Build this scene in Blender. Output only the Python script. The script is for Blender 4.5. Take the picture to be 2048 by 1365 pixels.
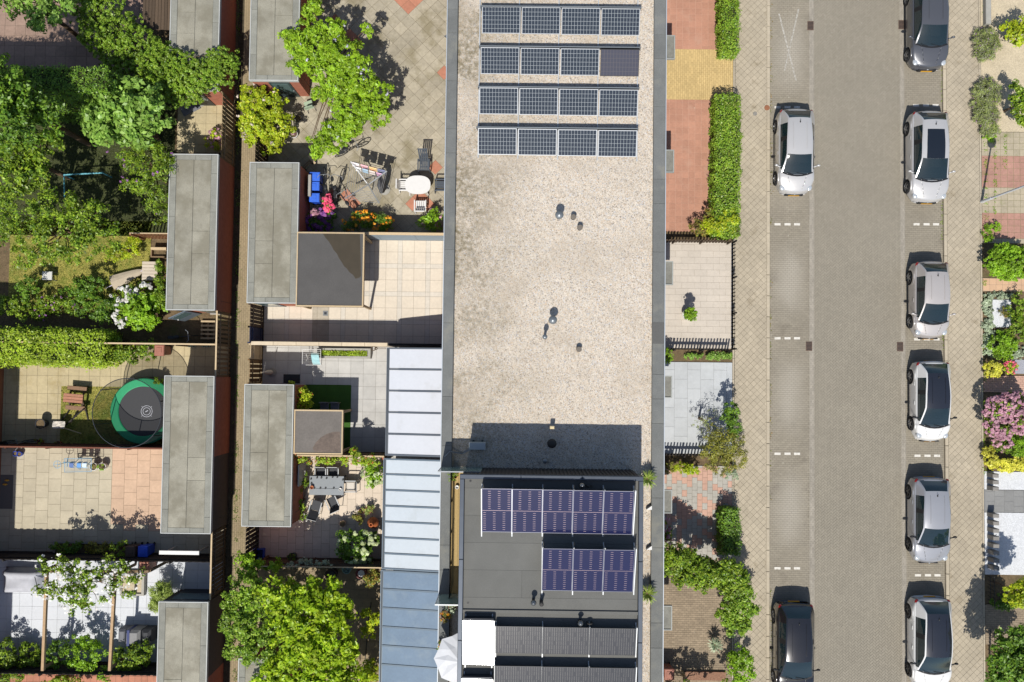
import bpy, math, random
import numpy as np
from mathutils import Vector, Matrix, Euler
random.seed(7)
R = math.radians
for o in list(bpy.data.objects): bpy.data.objects.remove(o)
SC = bpy.context.scene
COL = SC.collection
# ------------------------------------------------------------ camera (drone, looking almost straight down)
F_PX, HC = 1743.0, 41.5
def _unit(v): return np.array(v, float) / np.linalg.norm(v)
_down = _unit((11 / F_PX, -63 / F_PX, -1.0))
_zc = -_down
_n = np.array((0.0115, 1.0, 0.0)); _n = _unit(_n - _zc * np.dot(_n, _zc))
_xc = np.cross(_n, _zc)
_W2C = np.column_stack((_xc, _n, _zc))
_C2W = _W2C.T
cam_d = bpy.data.cameras.new('camera'); cam = bpy.data.objects.new('camera', cam_d); COL.objects.link(cam)
cam_d.sensor_width = 36.0; cam_d.lens = 36.0 * F_PX / 2048.0; cam_d.clip_start = 0.5; cam_d.clip_end = 900
_m = Matrix.Identity(4)
for i in range(3):
    for j in range(3): _m[i][j] = _C2W[i][j]
_m[2][3] = HC
cam.matrix_world = _m
SC.camera = cam
# ------------------------------------------------------------ light
SUN_EL, SUN_AZ = 57.0, 10.0
w = bpy.data.worlds.new('World'); SC.world = w; w.use_nodes = True
nt = w.node_tree; nt.nodes.clear()
sky = nt.nodes.new('ShaderNodeTexSky'); sky.sky_type = 'NISHITA'; sky.sun_disc = False
sky.sun_elevation = R(SUN_EL); sky.sun_rotation = R(180 + SUN_AZ); sky.altitude = 20
bg = nt.nodes.new('ShaderNodeBackground'); bg.inputs['Strength'].default_value = 0.098
wo = nt.nodes.new('ShaderNodeOutputWorld')
nt.links.new(sky.outputs[0], bg.inputs[0]); nt.links.new(bg.outputs[0], wo.inputs[0])
sl = bpy.data.lights.new('sun', 'SUN'); sl.energy = 4.6; sl.angle = R(0.53); sl.color = (1.0, 0.955, 0.88)
so = bpy.data.objects.new('sun', sl); COL.objects.link(so); so.location = (-5, -40, 60)
SUN_D = Vector((math.sin(R(SUN_AZ)) * math.cos(R(SUN_EL)), math.cos(R(SUN_AZ)) * math.cos(R(SUN_EL)), -math.sin(R(SUN_EL))))
so.rotation_euler = SUN_D.to_track_quat('-Z', 'Y').to_euler()
vs = SC.view_settings; vs.view_transform = 'Standard'; vs.look = 'None'; vs.exposure = 0.34; vs.gamma = 1.0; vs.use_curve_mapping = False
SC.render.engine = 'CYCLES'
SC.render.resolution_x = 1024; SC.render.resolution_y = 682
SC.cycles.max_bounces = 6; SC.cycles.transparent_max_bounces = 8

# ------------------------------------------------------------ survey helper: a point of the survey sheet at a height -> ground metres
def U(px, py, z=0.0):
    d = _C2W @ np.array(((px - 1024) / F_PX, -(py - 682.5) / F_PX, -1.0))
    t = (z - HC) / d[2]
    return float(d[0] * t), float(d[1] * t)
def S(z=0.0): return F_PX / (HC - z)
def rect(x0, y0, x1, y1, z=0.0):
    c = [U(x0, y0, z), U(x1, y0, z), U(x0, y1, z), U(x1, y1, z)]
    return ((c[0][0] + c[2][0]) / 2, (c[2][1] + c[3][1]) / 2, (c[1][0] + c[3][0]) / 2, (c[0][1] + c[1][1]) / 2)   # X0,Y0,X1,Y1

# ------------------------------------------------------------ objects
def link(o, parent=None):
    COL.objects.link(o)
    if parent is not None: o.parent = parent
    return o
def tag(o, label=None, cat=None, group=None, kind=None):
    if label: o['label'] = label
    if cat: o['category'] = cat
    if group: o['group'] = group
    if kind: o['kind'] = kind
    return o
def T(name, label, cat, loc=(0, 0, 0), rot=0.0, group=None):
    o = bpy.data.objects.new(name, None); o.empty_display_size = 0.2
    o.location = loc; o.rotation_euler = (0, 0, rot)
    link(o); return tag(o, label, cat, group)
def copy_tree(o, parent=None):
    c = o.copy(); COL.objects.link(c)
    if parent is not None: c.parent = parent
    for ch in list(o.children): copy_tree(ch, c)
    return c
def origin_of(o):
    v = Vector((0, 0, 0))
    while o is not None: v += o.location; o = o.parent
    return v
class MB:
    def __init__(s): s.v = []; s.f = []
    def add(s, vs, fs):
        b = len(s.v); s.v += [tuple(p) for p in vs]; s.f += [tuple(b + i for i in f) for f in fs]; return s
    def box(s, x0, x1, y0, y1, z0, z1):
        return s.add([(x0, y0, z0), (x1, y0, z0), (x1, y1, z0), (x0, y1, z0), (x0, y0, z1), (x1, y0, z1), (x1, y1, z1), (x0, y1, z1)],
                     [(0, 3, 2, 1), (4, 5, 6, 7), (0, 1, 5, 4), (1, 2, 6, 5), (2, 3, 7, 6), (3, 0, 4, 7)])
    def bbox(s, x0, x1, y0, y1, z0, z1, b=0.02):     # box with a chamfered top edge
        b = min(b, (x1 - x0) * .45, (y1 - y0) * .45, (z1 - z0) * .9)
        v = [(x0, y0, z0), (x1, y0, z0), (x1, y1, z0), (x0, y1, z0), (x0, y0, z1 - b), (x1, y0, z1 - b), (x1, y1, z1 - b), (x0, y1, z1 - b),
             (x0 + b, y0 + b, z1), (x1 - b, y0 + b, z1), (x1 - b, y1 - b, z1), (x0 + b, y1 - b, z1)]
        f = [(0, 3, 2, 1), (8, 9, 10, 11)]
        for i in range(4):
            j = (i + 1) % 4; f += [(i, j, 4 + j, 4 + i), (4 + i, 4 + j, 8 + j, 8 + i)]
        return s.add(v, f)
    def bar(s, p, q, wd, ht=None, up=(0, 0, 1)):      # square bar from p to q
        p = Vector(p); q = Vector(q); ht = wd if ht is None else ht
        d = (q - p).normalized(); u = Vector(up)
        if abs(d.dot(u)) > .98: u = Vector((0, 1, 0))
        a = d.cross(u).normalized() * wd / 2; b = a.cross(d).normalized() * ht / 2
        v = [p - a - b, p + a - b, p + a + b, p - a + b, q - a - b, q + a - b, q + a + b, q - a + b]
        return s.add(v, [(0, 1, 2, 3), (7, 6, 5, 4), (0, 4, 5, 1), (1, 5, 6, 2), (2, 6, 7, 3), (3, 7, 4, 0)])
    def tube(s, p, q, r0, r1=None, n=8, cap=True):
        p = Vector(p); q = Vector(q); r1 = r0 if r1 is None else r1
        d = (q - p).normalized(); u = Vector((0, 0, 1))
        if abs(d.dot(u)) > .95: u = Vector((1, 0, 0))
        a = d.cross(u).normalized(); b = d.cross(a)
        v = []
        for c, r in ((p, r0), (q, r1)):
            for i in range(n):
                t = 2 * math.pi * i / n; v.append(c + a * math.cos(t) * r + b * math.sin(t) * r)
        f = [(i, (i + 1) % n, n + (i + 1) % n, n + i) for i in range(n)]
        if cap: f += [tuple(range(n - 1, -1, -1)), tuple(range(n, 2 * n))]
        return s.add(v, f)
    def path(s, pts, r, n=6):
        for i in range(len(pts) - 1): s.tube(pts[i], pts[i + 1], r, r, n)
        return s
    def lathe(s, prof, n=20, c=(0, 0, 0), sx=1.0, sy=1.0, close=False):      # profile of (radius, z)
        b = []; m = len(prof)
        for i in range(n):
            t = 2 * math.pi * i / n
            for r, z in prof: b.append((c[0] + r * math.cos(t) * sx, c[1] + r * math.sin(t) * sy, c[2] + z))
        f = []
        for i in range(n):
            j = (i + 1) % n
            for k in range(m - 1): f.append((i * m + k, j * m + k, j * m + k + 1, i * m + k + 1))
        if not close:
            if prof[0][0] > 1e-4: f.append(tuple(i * m for i in range(n - 1, -1, -1)))
            if prof[-1][0] > 1e-4: f.append(tuple(i * m + m - 1 for i in range(n)))
        return s.add(b, f)
    def torus(s, c, r, t, n=24, m=8, axis='z', a0=0, a1=360):
        v = []; full = abs(a1 - a0) >= 360; k = n if full else n + 1
        for i in range(k):
            A = R(a0 + (a1 - a0) * i / n)
            for j in range(m):
                B = 2 * math.pi * j / m; rr = r + t * math.cos(B); x, y, z = rr * math.cos(A), rr * math.sin(A), t * math.sin(B)
                if axis == 'x': x, y, z = z, x, y
                if axis == 'y': x, y, z = x, z, y
                v.append((c[0] + x, c[1] + y, c[2] + z))
        f = []
        for i in range(n):
            i2 = (i + 1) % k
            for j in range(m): f.append((i * m + j, i2 * m + j, i2 * m + (j + 1) % m, i * m + (j + 1) % m))
        return s.add(v, f)
    def prism(s, poly, z0, z1):
        n = len(poly)
        return s.add([(x, y, z0) for x, y in poly] + [(x, y, z1) for x, y in poly],
                     [tuple(range(n - 1, -1, -1)), tuple(range(n, 2 * n))] + [(i, (i + 1) % n, n + (i + 1) % n, n + i) for i in range(n)])
    def ell(s, c, rx, ry, rz, n=14, m=8):
        pr = [(math.sin(math.pi * i / m), -math.cos(math.pi * i / m)) for i in range(m + 1)]
        return s.lathe([(max(a, 1e-5) * rx, b * rz) for a, b in pr], n, c, 1, ry / rx, True)
    def grid(s, P):                                    # P[i][j] points
        n, m = len(P), len(P[0]); v = [p for row in P for p in row]
        return s.add(v, [(i * m + j, (i + 1) * m + j, (i + 1) * m + j + 1, i * m + j + 1) for i in range(n - 1) for j in range(m - 1)])
    def build(s, name, mat, parent=None, world=False, smooth=False):
        me = bpy.data.meshes.new(name)
        v = s.v
        if world and parent is not None:
            o0 = origin_of(parent); v = [(a - o0.x, b - o0.y, c - o0.z) for a, b, c in v]
        me.from_pydata(v, [], s.f)
        if smooth:
            me.polygons.foreach_set('use_smooth', [True] * len(me.polygons))
        me.materials.append(mat); me.update()
        return link(bpy.data.objects.new(name, me), parent)
def solo(name, label, cat, mb, mat, group=None, base=None, smooth=False, kind=None):    # a thing that is one mesh (world coordinates)
    o = mb.build(name, mat, None, False, smooth)
    if base is None:
        a = np.array(mb.v); base = (float(a[:, 0].mean()), float(a[:, 1].mean()), float(a[:, 2].min()))
    o.data.transform(Matrix.Translation(-Vector(base))); o.location = base
    return tag(o, label, cat, group, kind)

# ------------------------------------------------------------ materials
ILL = 1.62
def lin(c): c = c / 255.0; return c / 12.92 if c <= .04045 else ((c + .055) / 1.055) ** 2.4
def A(rgb): return tuple(min(.82, lin(c) / ILL) for c in rgb) + (1.0,)
_mats = {}
def mat(name, rgb, rough=.8, var=.0, n1=(0, 0), n2=(0, 0), stain=None, bump=(0, 0), metal=0.0, spec=.35, coat=0.0, alpha=1.0, raw=False, blotch=None):
    """var: piece-to-piece lightness; n1/n2: (scale, amount) noise; stain: (rgb, scale, threshold, amount)"""
    if name in _mats: return _mats[name]
    m = bpy.data.materials.new(name); m.use_nodes = True; t = m.node_tree; N = t.nodes; L = t.links
    b = N['Principled BSDF']; c0 = rgb if raw else A(rgb)
    b.inputs['Roughness'].default_value = rough; b.inputs['Metallic'].default_value = metal
    b.inputs['Specular IOR Level'].default_value = spec; b.inputs['Coat Weight'].default_value = coat; b.inputs['Alpha'].default_value = alpha
    b.inputs['Coat Roughness'].default_value = .04
    geo = N.new('ShaderNodeNewGeometry'); pos = geo.outputs['Position']
    rgbn = N.new('ShaderNodeRGB'); rgbn.outputs[0].default_value = c0; cur = rgbn.outputs[0]
    def mul(fac):
        nonlocal cur
        x = N.new('ShaderNodeMix'); x.data_type = 'RGBA'; x.blend_type = 'MULTIPLY'; x.inputs[0].default_value = 1
        L.new(cur, x.inputs[6]); L.new(fac, x.inputs[7]); cur = x.outputs[2]
    def rng(src, lo, hi, a=0., bb=1.):
        x = N.new('ShaderNodeMapRange'); x.inputs[1].default_value = a; x.inputs[2].default_value = bb
        x.inputs[3].default_value = lo; x.inputs[4].default_value = hi; L.new(src, x.inputs[0]); return x.outputs[0]
    def noise(sc, det=4, rough=.6):
        x = N.new('ShaderNodeTexNoise'); x.inputs['Scale'].default_value = sc; x.inputs['Detail'].default_value = det
        x.inputs['Roughness'].default_value = rough; L.new(pos, x.inputs['Vector']); return x.outputs[0]
    if var:
        oi = N.new('ShaderNodeObjectInfo'); ad = N.new('ShaderNodeMath'); ad.operation = 'ADD'
        L.new(oi.outputs['Random'], ad.inputs[0]); L.new(geo.outputs['Random Per Island'], ad.inputs[1])
        fr = N.new('ShaderNodeMath'); fr.operation = 'FRACT'; L.new(ad.outputs[0], fr.inputs[0])
        mul(rng(fr.outputs[0], 1 - var, 1 + var))
    for sc, am in (n1, n2):
        if am: mul(rng(noise(sc), 1 - am, 1 + am, .3, .7))
    if stain:
        srgb, sc, th, am = stain
        x = N.new('ShaderNodeMix'); x.data_type = 'RGBA'; x.inputs[7].default_value = A(srgb)
        L.new(rng(noise(sc, 5, .65), 0, am, th, th + .14), x.inputs[0]); L.new(cur, x.inputs[6]); cur = x.outputs[2]
    if blotch:
        vo = N.new('ShaderNodeTexVoronoi'); vo.inputs['Scale'].default_value = blotch[1]; L.new(pos, vo.inputs['Vector'])
        x = N.new('ShaderNodeMix'); x.data_type = 'RGBA'; x.inputs[7].default_value = A(blotch[0])
        L.new(rng(vo.outputs['Distance'], blotch[3], 0, blotch[2] * .6, blotch[2]), x.inputs[0]); L.new(cur, x.inputs[6]); cur = x.outputs[2]
    L.new(cur, b.inputs['Base Color'])
    if bump[1]:
        bp = N.new('ShaderNodeBump'); bp.inputs['Strength'].default_value = bump[1]; bp.inputs['Distance'].default_value = .02
        L.new(noise(bump[0], 5), bp.inputs['Height']); L.new(bp.outputs[0], b.inputs['Normal'])
    _mats[name] = m; return m
def leafmat(name, cols, trans=.35, rough=.42, gain=1.72):
    """leaf colours picked leaf by leaf"""
    if name in _mats: return _mats[name]
    m = bpy.data.materials.new(name); m.use_nodes = True; t = m.node_tree; N = t.nodes; L = t.links
    b = N['Principled BSDF']; out = N['Material Output']; geo = N.new('ShaderNodeNewGeometry')
    cr = N.new('ShaderNodeValToRGB'); e = cr.color_ramp.elements
    while len(e) < len(cols): e.new(.5)
    for i, c in enumerate(cols):
        e[i].position = i / max(1, len(cols) - 1); e[i].color = (min(.8, c[0] * gain * .98), min(.8, c[1] * gain), min(.8, c[2] * gain * (.8 if c[2] < c[1] * .4 else 1)), 1)
    L.new(geo.outputs['Random Per Island'], cr.inputs[0])
    no = N.new('ShaderNodeTexNoise'); no.inputs['Scale'].default_value = 1.6; no.inputs['Detail'].default_value = 3; L.new(geo.outputs['Position'], no.inputs['Vector'])
    mr = N.new('ShaderNodeMapRange'); mr.inputs[1].default_value = .3; mr.inputs[2].default_value = .7; mr.inputs[3].default_value = .66; mr.inputs[4].default_value = 1.34
    L.new(no.outputs[0], mr.inputs[0])
    mx = N.new('ShaderNodeMix'); mx.data_type = 'RGBA'; mx.blend_type = 'MULTIPLY'; mx.inputs[0].default_value = 1
    L.new(cr.outputs[0], mx.inputs[6]); L.new(mr.outputs[0], mx.inputs[7])
    L.new(mx.outputs[2], b.inputs['Base Color']); b.inputs['Roughness'].default_value = rough; b.inputs['Specular IOR Level'].default_value = .35
    tr = N.new('ShaderNodeBsdfTranslucent'); mm = N.new('ShaderNodeMixShader'); mm.inputs[0].default_value = trans
    L.new(mx.outputs[2], tr.inputs['Color']); L.new(b.outputs[0], mm.inputs[1]); L.new(tr.outputs[0], mm.inputs[2]); L.new(mm.outputs[0], out.inputs[0])
    _mats[name] = m; return m

# ------------------------------------------------------------ paving
def clip_poly(sub, clip):
    out = sub
    n = len(clip)
    for i in range(n):
        ax, ay = clip[i]; bx, by = clip[(i + 1) % n]; inp = out; out = []
        if not inp: break
        def side(p): return (bx - ax) * (p[1] - ay) - (by - ay) * (p[0] - ax)
        for k in range(len(inp)):
            p, q = inp[k], inp[(k + 1) % len(inp)]; sp, sq = side(p), side(q)
            if sp >= 0: out.append(p)
            if (sp > 0 > sq) or (sp < 0 < sq):
                t = sp / (sp - sq); out.append((p[0] + t * (q[0] - p[0]), p[1] + t * (q[1] - p[1])))
    return out
def area(p): return .5 * sum(p[i][0] * p[(i + 1) % len(p)][1] - p[(i + 1) % len(p)][0] * p[i][1] for i in range(len(p)))
def piece(mb, poly, z0, z1, bev):
    cx = sum(p[0] for p in poly) / len(poly); cy = sum(p[1] for p in poly) / len(poly)
    ins = []
    for x, y in poly:
        d = math.hypot(x - cx, y - cy) or 1; k = max(.5, 1 - bev * 1.4 / d); ins.append((cx + (x - cx) * k, cy + (y - cy) * k))
    n = len(poly)
    v = [(x, y, z0) for x, y in poly] + [(x, y, z1 - bev * .5) for x, y in poly] + [(x, y, z1) for x, y in ins]
    f = [tuple(range(2 * n, 3 * n))]
    for i in range(n):
        j = (i + 1) % n; f += [(i, j, n + j, n + i), (n + i, n + j, 2 * n + j, 2 * n + i)]
    mb.add(v, f)
def box4(r): return [(r[0], r[1]), (r[2], r[1]), (r[2], r[3]), (r[0], r[3])]
def paving(name, poly, tw, th, m, joint, pattern='grid', ang=0., gap=.008, z=.10, maxobj=300, piece_name='tile', pick=None, off=(0, 0), bev=.004, thick=.035, jit=.002, base=True, parent=None):
    """a bedded sheet (kind structure) with laid pieces; pick(cx,cy)->material for that piece or None to leave it out"""
    if area(poly) < 0: poly = poly[::-1]
    x0 = min(p[0] for p in poly); x1 = max(p[0] for p in poly); y0 = min(p[1] for p in poly); y1 = max(p[1] for p in poly)
    cx, cy = (x0 + x1) / 2, (y0 + y1) / 2
    if parent is None:
        mb = MB(); mb.prism(poly, z - .10, z - .010)
        root = mb.build(name, joint); tag(root, kind='structure')
        root.data.transform(Matrix.Translation((-cx, -cy, 0))); root.location = (cx, cy, 0)
    else: root = parent
    o0 = origin_of(root)
    ca, sa = math.cos(R(ang)), math.sin(R(ang)); ext = math.hypot(x1 - x0, y1 - y0) / 2 + max(tw, th) * 2
    cells = []
    if pattern == 'herring':
        h = th; n = int(ext / h) + 3
        for i in range(-n, n):
            for j in range(-n, n):
                mm = (i - j) % 4
                if mm == 0: cells.append((i * h, j * h, i * h + 2 * h, j * h + h))
                elif mm == 3: cells.append((i * h, j * h, i * h + h, j * h + 2 * h))
    else:
        ni = int(ext / tw) + 2; nj = int(ext / th) + 2
        for j in range(-nj, nj):
            for i in range(-ni, ni):
                ox = oy = 0
                if pattern == 'half' and j % 2: ox = tw / 2
                if pattern == 'vhalf' and i % 2: oy = th / 2
                cells.append((i * tw + ox, j * th + oy, (i + 1) * tw + ox, (j + 1) * th + oy))
    full, part = [], []
    g = gap / 2
    for a, b, c, d in cells:
        a += off[0]; c += off[0]; b += off[1]; d += off[1]
        mx, my = (a + c) / 2, (b + d) / 2; wx = cx + mx * ca - my * sa; wy = cy + mx * sa + my * ca
        if wx < x0 - tw or wx > x1 + tw or wy < y0 - tw - th or wy > y1 + tw + th: continue
        q = [(cx + x * ca - y * sa, cy + x * sa + y * ca) for x, y in ((a + g, b + g), (c - g, b + g), (c - g, d - g), (a + g, d - g))]
        fa = area(q); k = clip_poly(q, poly)
        if len(k) < 3: continue
        ka = area(k)
        if ka < .06 * fa: continue
        mt = pick(wx, wy) if pick else m
        if mt is None: continue
        if ka > fa * .999: full.append((wx, wy, c - a - gap, d - b - gap, mt, q))
        else: part.append((ka, k, mt))
    rnd = random.Random(len(full) + 3); cache = {}; rest = {}; cnt = 0
    rnd.shuffle(full) if len(full) > maxobj else None
    for wx, wy, w_, h_, mt, q in full:
        if cnt < maxobj:
            key = (round(w_, 3), round(h_, 3), mt.name)
            if key not in cache:
                mb = MB(); piece(mb, [(-w_ / 2, -h_ / 2), (w_ / 2, -h_ / 2), (w_ / 2, h_ / 2), (-w_ / 2, h_ / 2)], -thick, 0, bev)
                me = bpy.data.meshes.new(piece_name); me.from_pydata(mb.v, [], mb.f); me.materials.append(mt); cache[key] = me
            o = bpy.data.objects.new(piece_name, cache[key]); o.location = (wx - o0.x, wy - o0.y, z - o0.z + rnd.uniform(-jit, jit))
            o.rotation_euler = (rnd.gauss(0, .002), rnd.gauss(0, .002), R(ang)); link(o, root); cnt += 1
        else: piece(rest.setdefault(mt.name, (MB(), mt))[0], q, z - thick, z + rnd.uniform(-jit, jit), bev)
    part.sort(key=lambda p: -p[0])
    for ka, k, mt in part:
        if cnt < maxobj and ka > .02:
            mb = MB(); px = sum(p[0] for p in k) / len(k); py = sum(p[1] for p in k) / len(k)
            piece(mb, [(a - px, b - py) for a, b in k], -thick, 0, bev)
            me = bpy.data.meshes.new(piece_name); me.from_pydata(mb.v, [], mb.f); me.materials.append(mt)
            o = bpy.data.objects.new(piece_name, me); o.location = (px - o0.x, py - o0.y, z - o0.z + rnd.uniform(-jit, jit)); link(o, root); cnt += 1
        else: piece(rest.setdefault(mt.name, (MB(), mt))[0], k, z - thick, z + rnd.uniform(-jit, jit), bev)
    for mb, mt in rest.values():
        o = mb.build(piece_name + '_field', mt, root, world=True); tag(o, kind='stuff')
    return root

# ------------------------------------------------------------ foliage
RG = np.random.default_rng(11)
def leaf_mesh(name, C, Nn, size, mt, parent, aspect=.55, szvar=.35, droop=.0):
    n = len(C)
    Nn = Nn / np.linalg.norm(Nn, axis=1, keepdims=True)
    rv = RG.normal(size=(n, 3)); a = np.cross(Nn, rv); a /= np.linalg.norm(a, axis=1, keepdims=True); b = np.cross(Nn, a)
    s = size * (1 + RG.uniform(-szvar, szvar, (n, 1))); a = a * s * .5; b = b * s * .5 * aspect
    V = np.empty((n, 4, 3)); V[:, 0] = C - a; V[:, 1] = C + b + Nn * s * .10; V[:, 2] = C + a; V[:, 3] = C - b + Nn * s * .10
    o0 = np.array(origin_of(parent)) if parent is not None else np.zeros(3)
    V = (V.reshape(-1, 3) - o0).astype(np.float32)
    me = bpy.data.meshes.new(name); me.vertices.add(4 * n); me.vertices.foreach_set('co', V.ravel())
    me.loops.add(4 * n); me.loops.foreach_set('vertex_index', np.arange(4 * n, dtype=np.int32))
    me.polygons.add(n); me.polygons.foreach_set('loop_start', np.arange(0, 4 * n, 4, dtype=np.int32)); me.polygons.foreach_set('loop_total', np.full(n, 4, dtype=np.int32))
    me.materials.append(mt); me.update(); me.validate()
    return link(bpy.data.objects.new(name, me), parent)
def blob_leaves(blobs, dens, sub, per):
    """blobs: world ellipsoids (x,y,z,rx,ry,rz); sub: clump radius; dens: clumps per m2 of plan area; per: leaves per clump"""
    Cs, Ns = [], []; dens = dens * 1.6; per = int(per * 1.7)
    for x, y, z, rx, ry, rz in blobs:
        k = max(3, int(dens * math.pi * rx * ry))
        d = RG.normal(size=(k * 2, 3)); d /= np.linalg.norm(d, axis=1, keepdims=True); d = d[d[:, 2] > -.35][:k]
        k = len(d)
        rad = 1 + RG.normal(0, .12, (k, 1)) - RG.random((k, 1)) ** 2.2 * .55
        sc = np.array((rx, ry, rz)); cc = np.array((x, y, z)) + d * sc * rad
        en = d / sc; en /= np.linalg.norm(en, axis=1, keepdims=True)
        rs = sub * RG.uniform(.6, 1.35, (k, 1))
        e = RG.normal(size=(k, per, 3)); e /= np.linalg.norm(e, axis=2, keepdims=True)
        p = cc[:, None, :] + e * rs[:, None, :] * (RG.random((k, per, 1)) ** .5) * np.array((1, 1, .7))
        nn = e * .45 + en[:, None, :] * .35 + np.array((0, 0, .55)) + RG.normal(0, .55, (k, per, 3))
        Cs.append(p.reshape(-1, 3)); Ns.append(nn.reshape(-1, 3))
    return np.concatenate(Cs), np.concatenate(Ns)
def to_blobs(bl):      # (px, py, z, rpx, rpy, rz) -> metres
    o = []
    for px, py, z, rx, ry, rz in bl:
        X, Y = U(px, py, z); s = S(z); o.append((X, Y, z, rx / s, ry / s, rz))
    return o
def limb(mb, p, q, r0, r1, rnd, n=4, wob=.08):
    p = Vector(p); q = Vector(q); prev = p; pr = r0
    for i in range(1, n + 1):
        t = i / n; c = p.lerp(q, t) + Vector((rnd.gauss(0, wob), rnd.gauss(0, wob), rnd.gauss(0, wob * .4))) * (1 if i < n else 0)
        r = r0 + (r1 - r0) * t; mb.tube(prev, c, pr, r, 7, False); prev = c; pr = r
def plant(name, label, cat, bl, leaf, m, dens=9, sub=.22, per=26, base=None, zg=.09, trunk=.05, group=None, flowers=None, aspect=.55, crown='crown', core=None, trunk_name=None, gap_below=.0):
    W = to_blobs(bl)
    if base is None: bx = sum(b[0] * b[3] for b in W) / sum(b[3] for b in W); by = sum(b[1] * b[3] for b in W) / sum(b[3] for b in W)
    else: bx, by = U(base[0], base[1], zg)
    root = T(name, label, cat, (bx, by, zg), 0, group)
    rnd = random.Random(int(bl[0][0] * 7 + bl[0][1]))
    if trunk:
        mb = MB(); ztop = max(b[2] for b in W)
        zf = zg + max(.15, min(b[2] - b[5] * .6 for b in W) - zg)
        limb(mb, (bx, by, zg - .1), (bx, by, zf), trunk * 1.25, trunk, rnd, 3, .03)
        for b in W:
            k = 2 if b[3] > .5 else 1
            for _ in range(k):
                limb(mb, (bx, by, zf - .02), (b[0] + rnd.gauss(0, b[3] * .3), b[1] + rnd.gauss(0, b[4] * .3), b[2] + b[5] * .3), trunk * .5, trunk * .15, rnd, 4, .06)
        mb.build(trunk_name or ('trunk' if cat == 'tree' else 'stem'), BARK, root, world=True, smooth=True)
    C, Nn = blob_leaves(W, dens, sub, per)
    keep = C[:, 2] > zg + .01
    leaf_mesh(crown, C[keep], Nn[keep], leaf * 1.02, m, root, aspect)
    if flowers:
        fm, cnt, fs, petals, fname = flowers
        D = RG.normal(size=(cnt * 3, 3)); D /= np.linalg.norm(D, axis=1, keepdims=True); D = D[D[:, 2] > .05][:cnt]
        pr = np.array([b[3] * b[4] for b in W]); ch = RG.choice(len(W), size=len(D), p=pr / pr.sum()); B = np.array(W)[ch]
        P = B[:, :3] + D * B[:, 3:6] * (1.04 + RG.random((len(D), 1)) * .12)
        e = RG.normal(size=(len(D), petals, 3)); e /= np.linalg.norm(e, axis=2, keepdims=True); e[:, :, 2] = np.abs(e[:, :, 2])
        PP = (P[:, None, :] + e * fs * .5).reshape(-1, 3); NN = (e + np.array((0, 0, .5))).reshape(-1, 3)
        leaf_mesh(fname, PP, NN, fs * .75, fm, root, .9)['kind'] = 'stuff'
    return root
def hedge(name, label, box, m, leaf=.075, dens=420, group=None, rough=.07, z0=.09, cat='hedge', taper=0.0):
    """box: world X0,Y0,X1,Y1,z1"""
    x0, y0, x1, y1, z1 = box; root = T(name, label, cat, ((x0 + x1) / 2, (y0 + y1) / 2, z0), 0, group)
    mb = MB(); i = .10; mb.box(x0 + i, x1 - i, y0 + i, y1 - i, z0 - .02, z1 - .14); mb.build('inner_growth', TWIG, root, world=True)
    sides = [('t', (x1 - x0) * (y1 - y0)), ('l', (y1 - y0) * (z1 - z0)), ('r', (y1 - y0) * (z1 - z0)), ('f', (x1 - x0) * (z1 - z0)), ('b', (x1 - x0) * (z1 - z0))]
    Cs, Ns = [], []
    for sd, ar in sides:
        n = int(ar * dens * (1 if sd == 't' else .6)); u = RG.random(n); v = RG.random(n); w_ = np.zeros(n)
        if sd == 't': p = np.stack((x0 + u * (x1 - x0), y0 + v * (y1 - y0), np.full(n, z1)), 1); nn = (0, 0, 1)
        elif sd in 'lr': p = np.stack((np.full(n, x0 if sd == 'l' else x1), y0 + u * (y1 - y0), z0 + v * (z1 - z0)), 1); nn = (-1 if sd == 'l' else 1, 0, .5)
        else: p = np.stack((x0 + u * (x1 - x0), np.full(n, y0 if sd == 'f' else y1), z0 + v * (z1 - z0)), 1); nn = (0, -1 if sd == 'f' else 1, .5)
        wv = np.sin(p[:, 0] * 5.1 + p[:, 1] * 3.3) * np.sin(p[:, 1] * 4.3 - p[:, 0] * 2.2 + 1) * rough + np.sin(p[:, 1] * 11 + p[:, 0] * 9) * rough * .5
        p = p + np.array(nn) * wv[:, None] + RG.normal(0, rough * .6, p.shape)
        Cs.append(p); Ns.append(np.array(nn, float) + np.array((0, 0, .35)) + RG.normal(0, .5, p.shape))
    C = np.concatenate(Cs); N_ = np.concatenate(Ns); k = C[:, 2] > z0
    leaf_mesh('foliage', C[k], N_[k], leaf, m, root)
    return root
BARK = mat('bark', (120, 98, 76), .9, n1=(9, .3), bump=(30, .5))
TWIG = mat('twig_shade', (58, 66, 30), .95, n1=(12, .4))
# ============================================================ materials of the place
M_soil = mat('soil', (118, 100, 74), .95, n1=(3, .25), n2=(14, .3), stain=((92, 96, 52), .9, .55, .7), bump=(20, .6))
M_joint = mat('joint_sand', (120, 108, 88), .95, n1=(6, .25))
M_jdark = mat('joint_dark', (116, 109, 95), .95, n1=(6, .25))
M_brick = mat('shed_brick', (188, 118, 94), .9, var=.05, n1=(5, .12), n2=(40, .12), bump=(60, .3))
M_bit = mat('bitumen_felt', (168, 164, 148), .9, var=.075, n1=(1.1, .13), n2=(22, .13), stain=((136, 131, 114), .7, .46, .75), bump=(120, .25))
M_bitd = mat('bitumen_edge', (152, 152, 142), .9, var=.05, n1=(2.2, .15), n2=(26, .14), bump=(120, .3))
M_slab = mat('roof_slab_dark', (92, 92, 88), .9)
M_trim = mat('aluminium_trim', (204, 206, 202), .6, n1=(4, .06))
M_wood_d = mat('dark_stained_wood', (96, 80, 64), .85, var=.2, n1=(20, .15))
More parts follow.
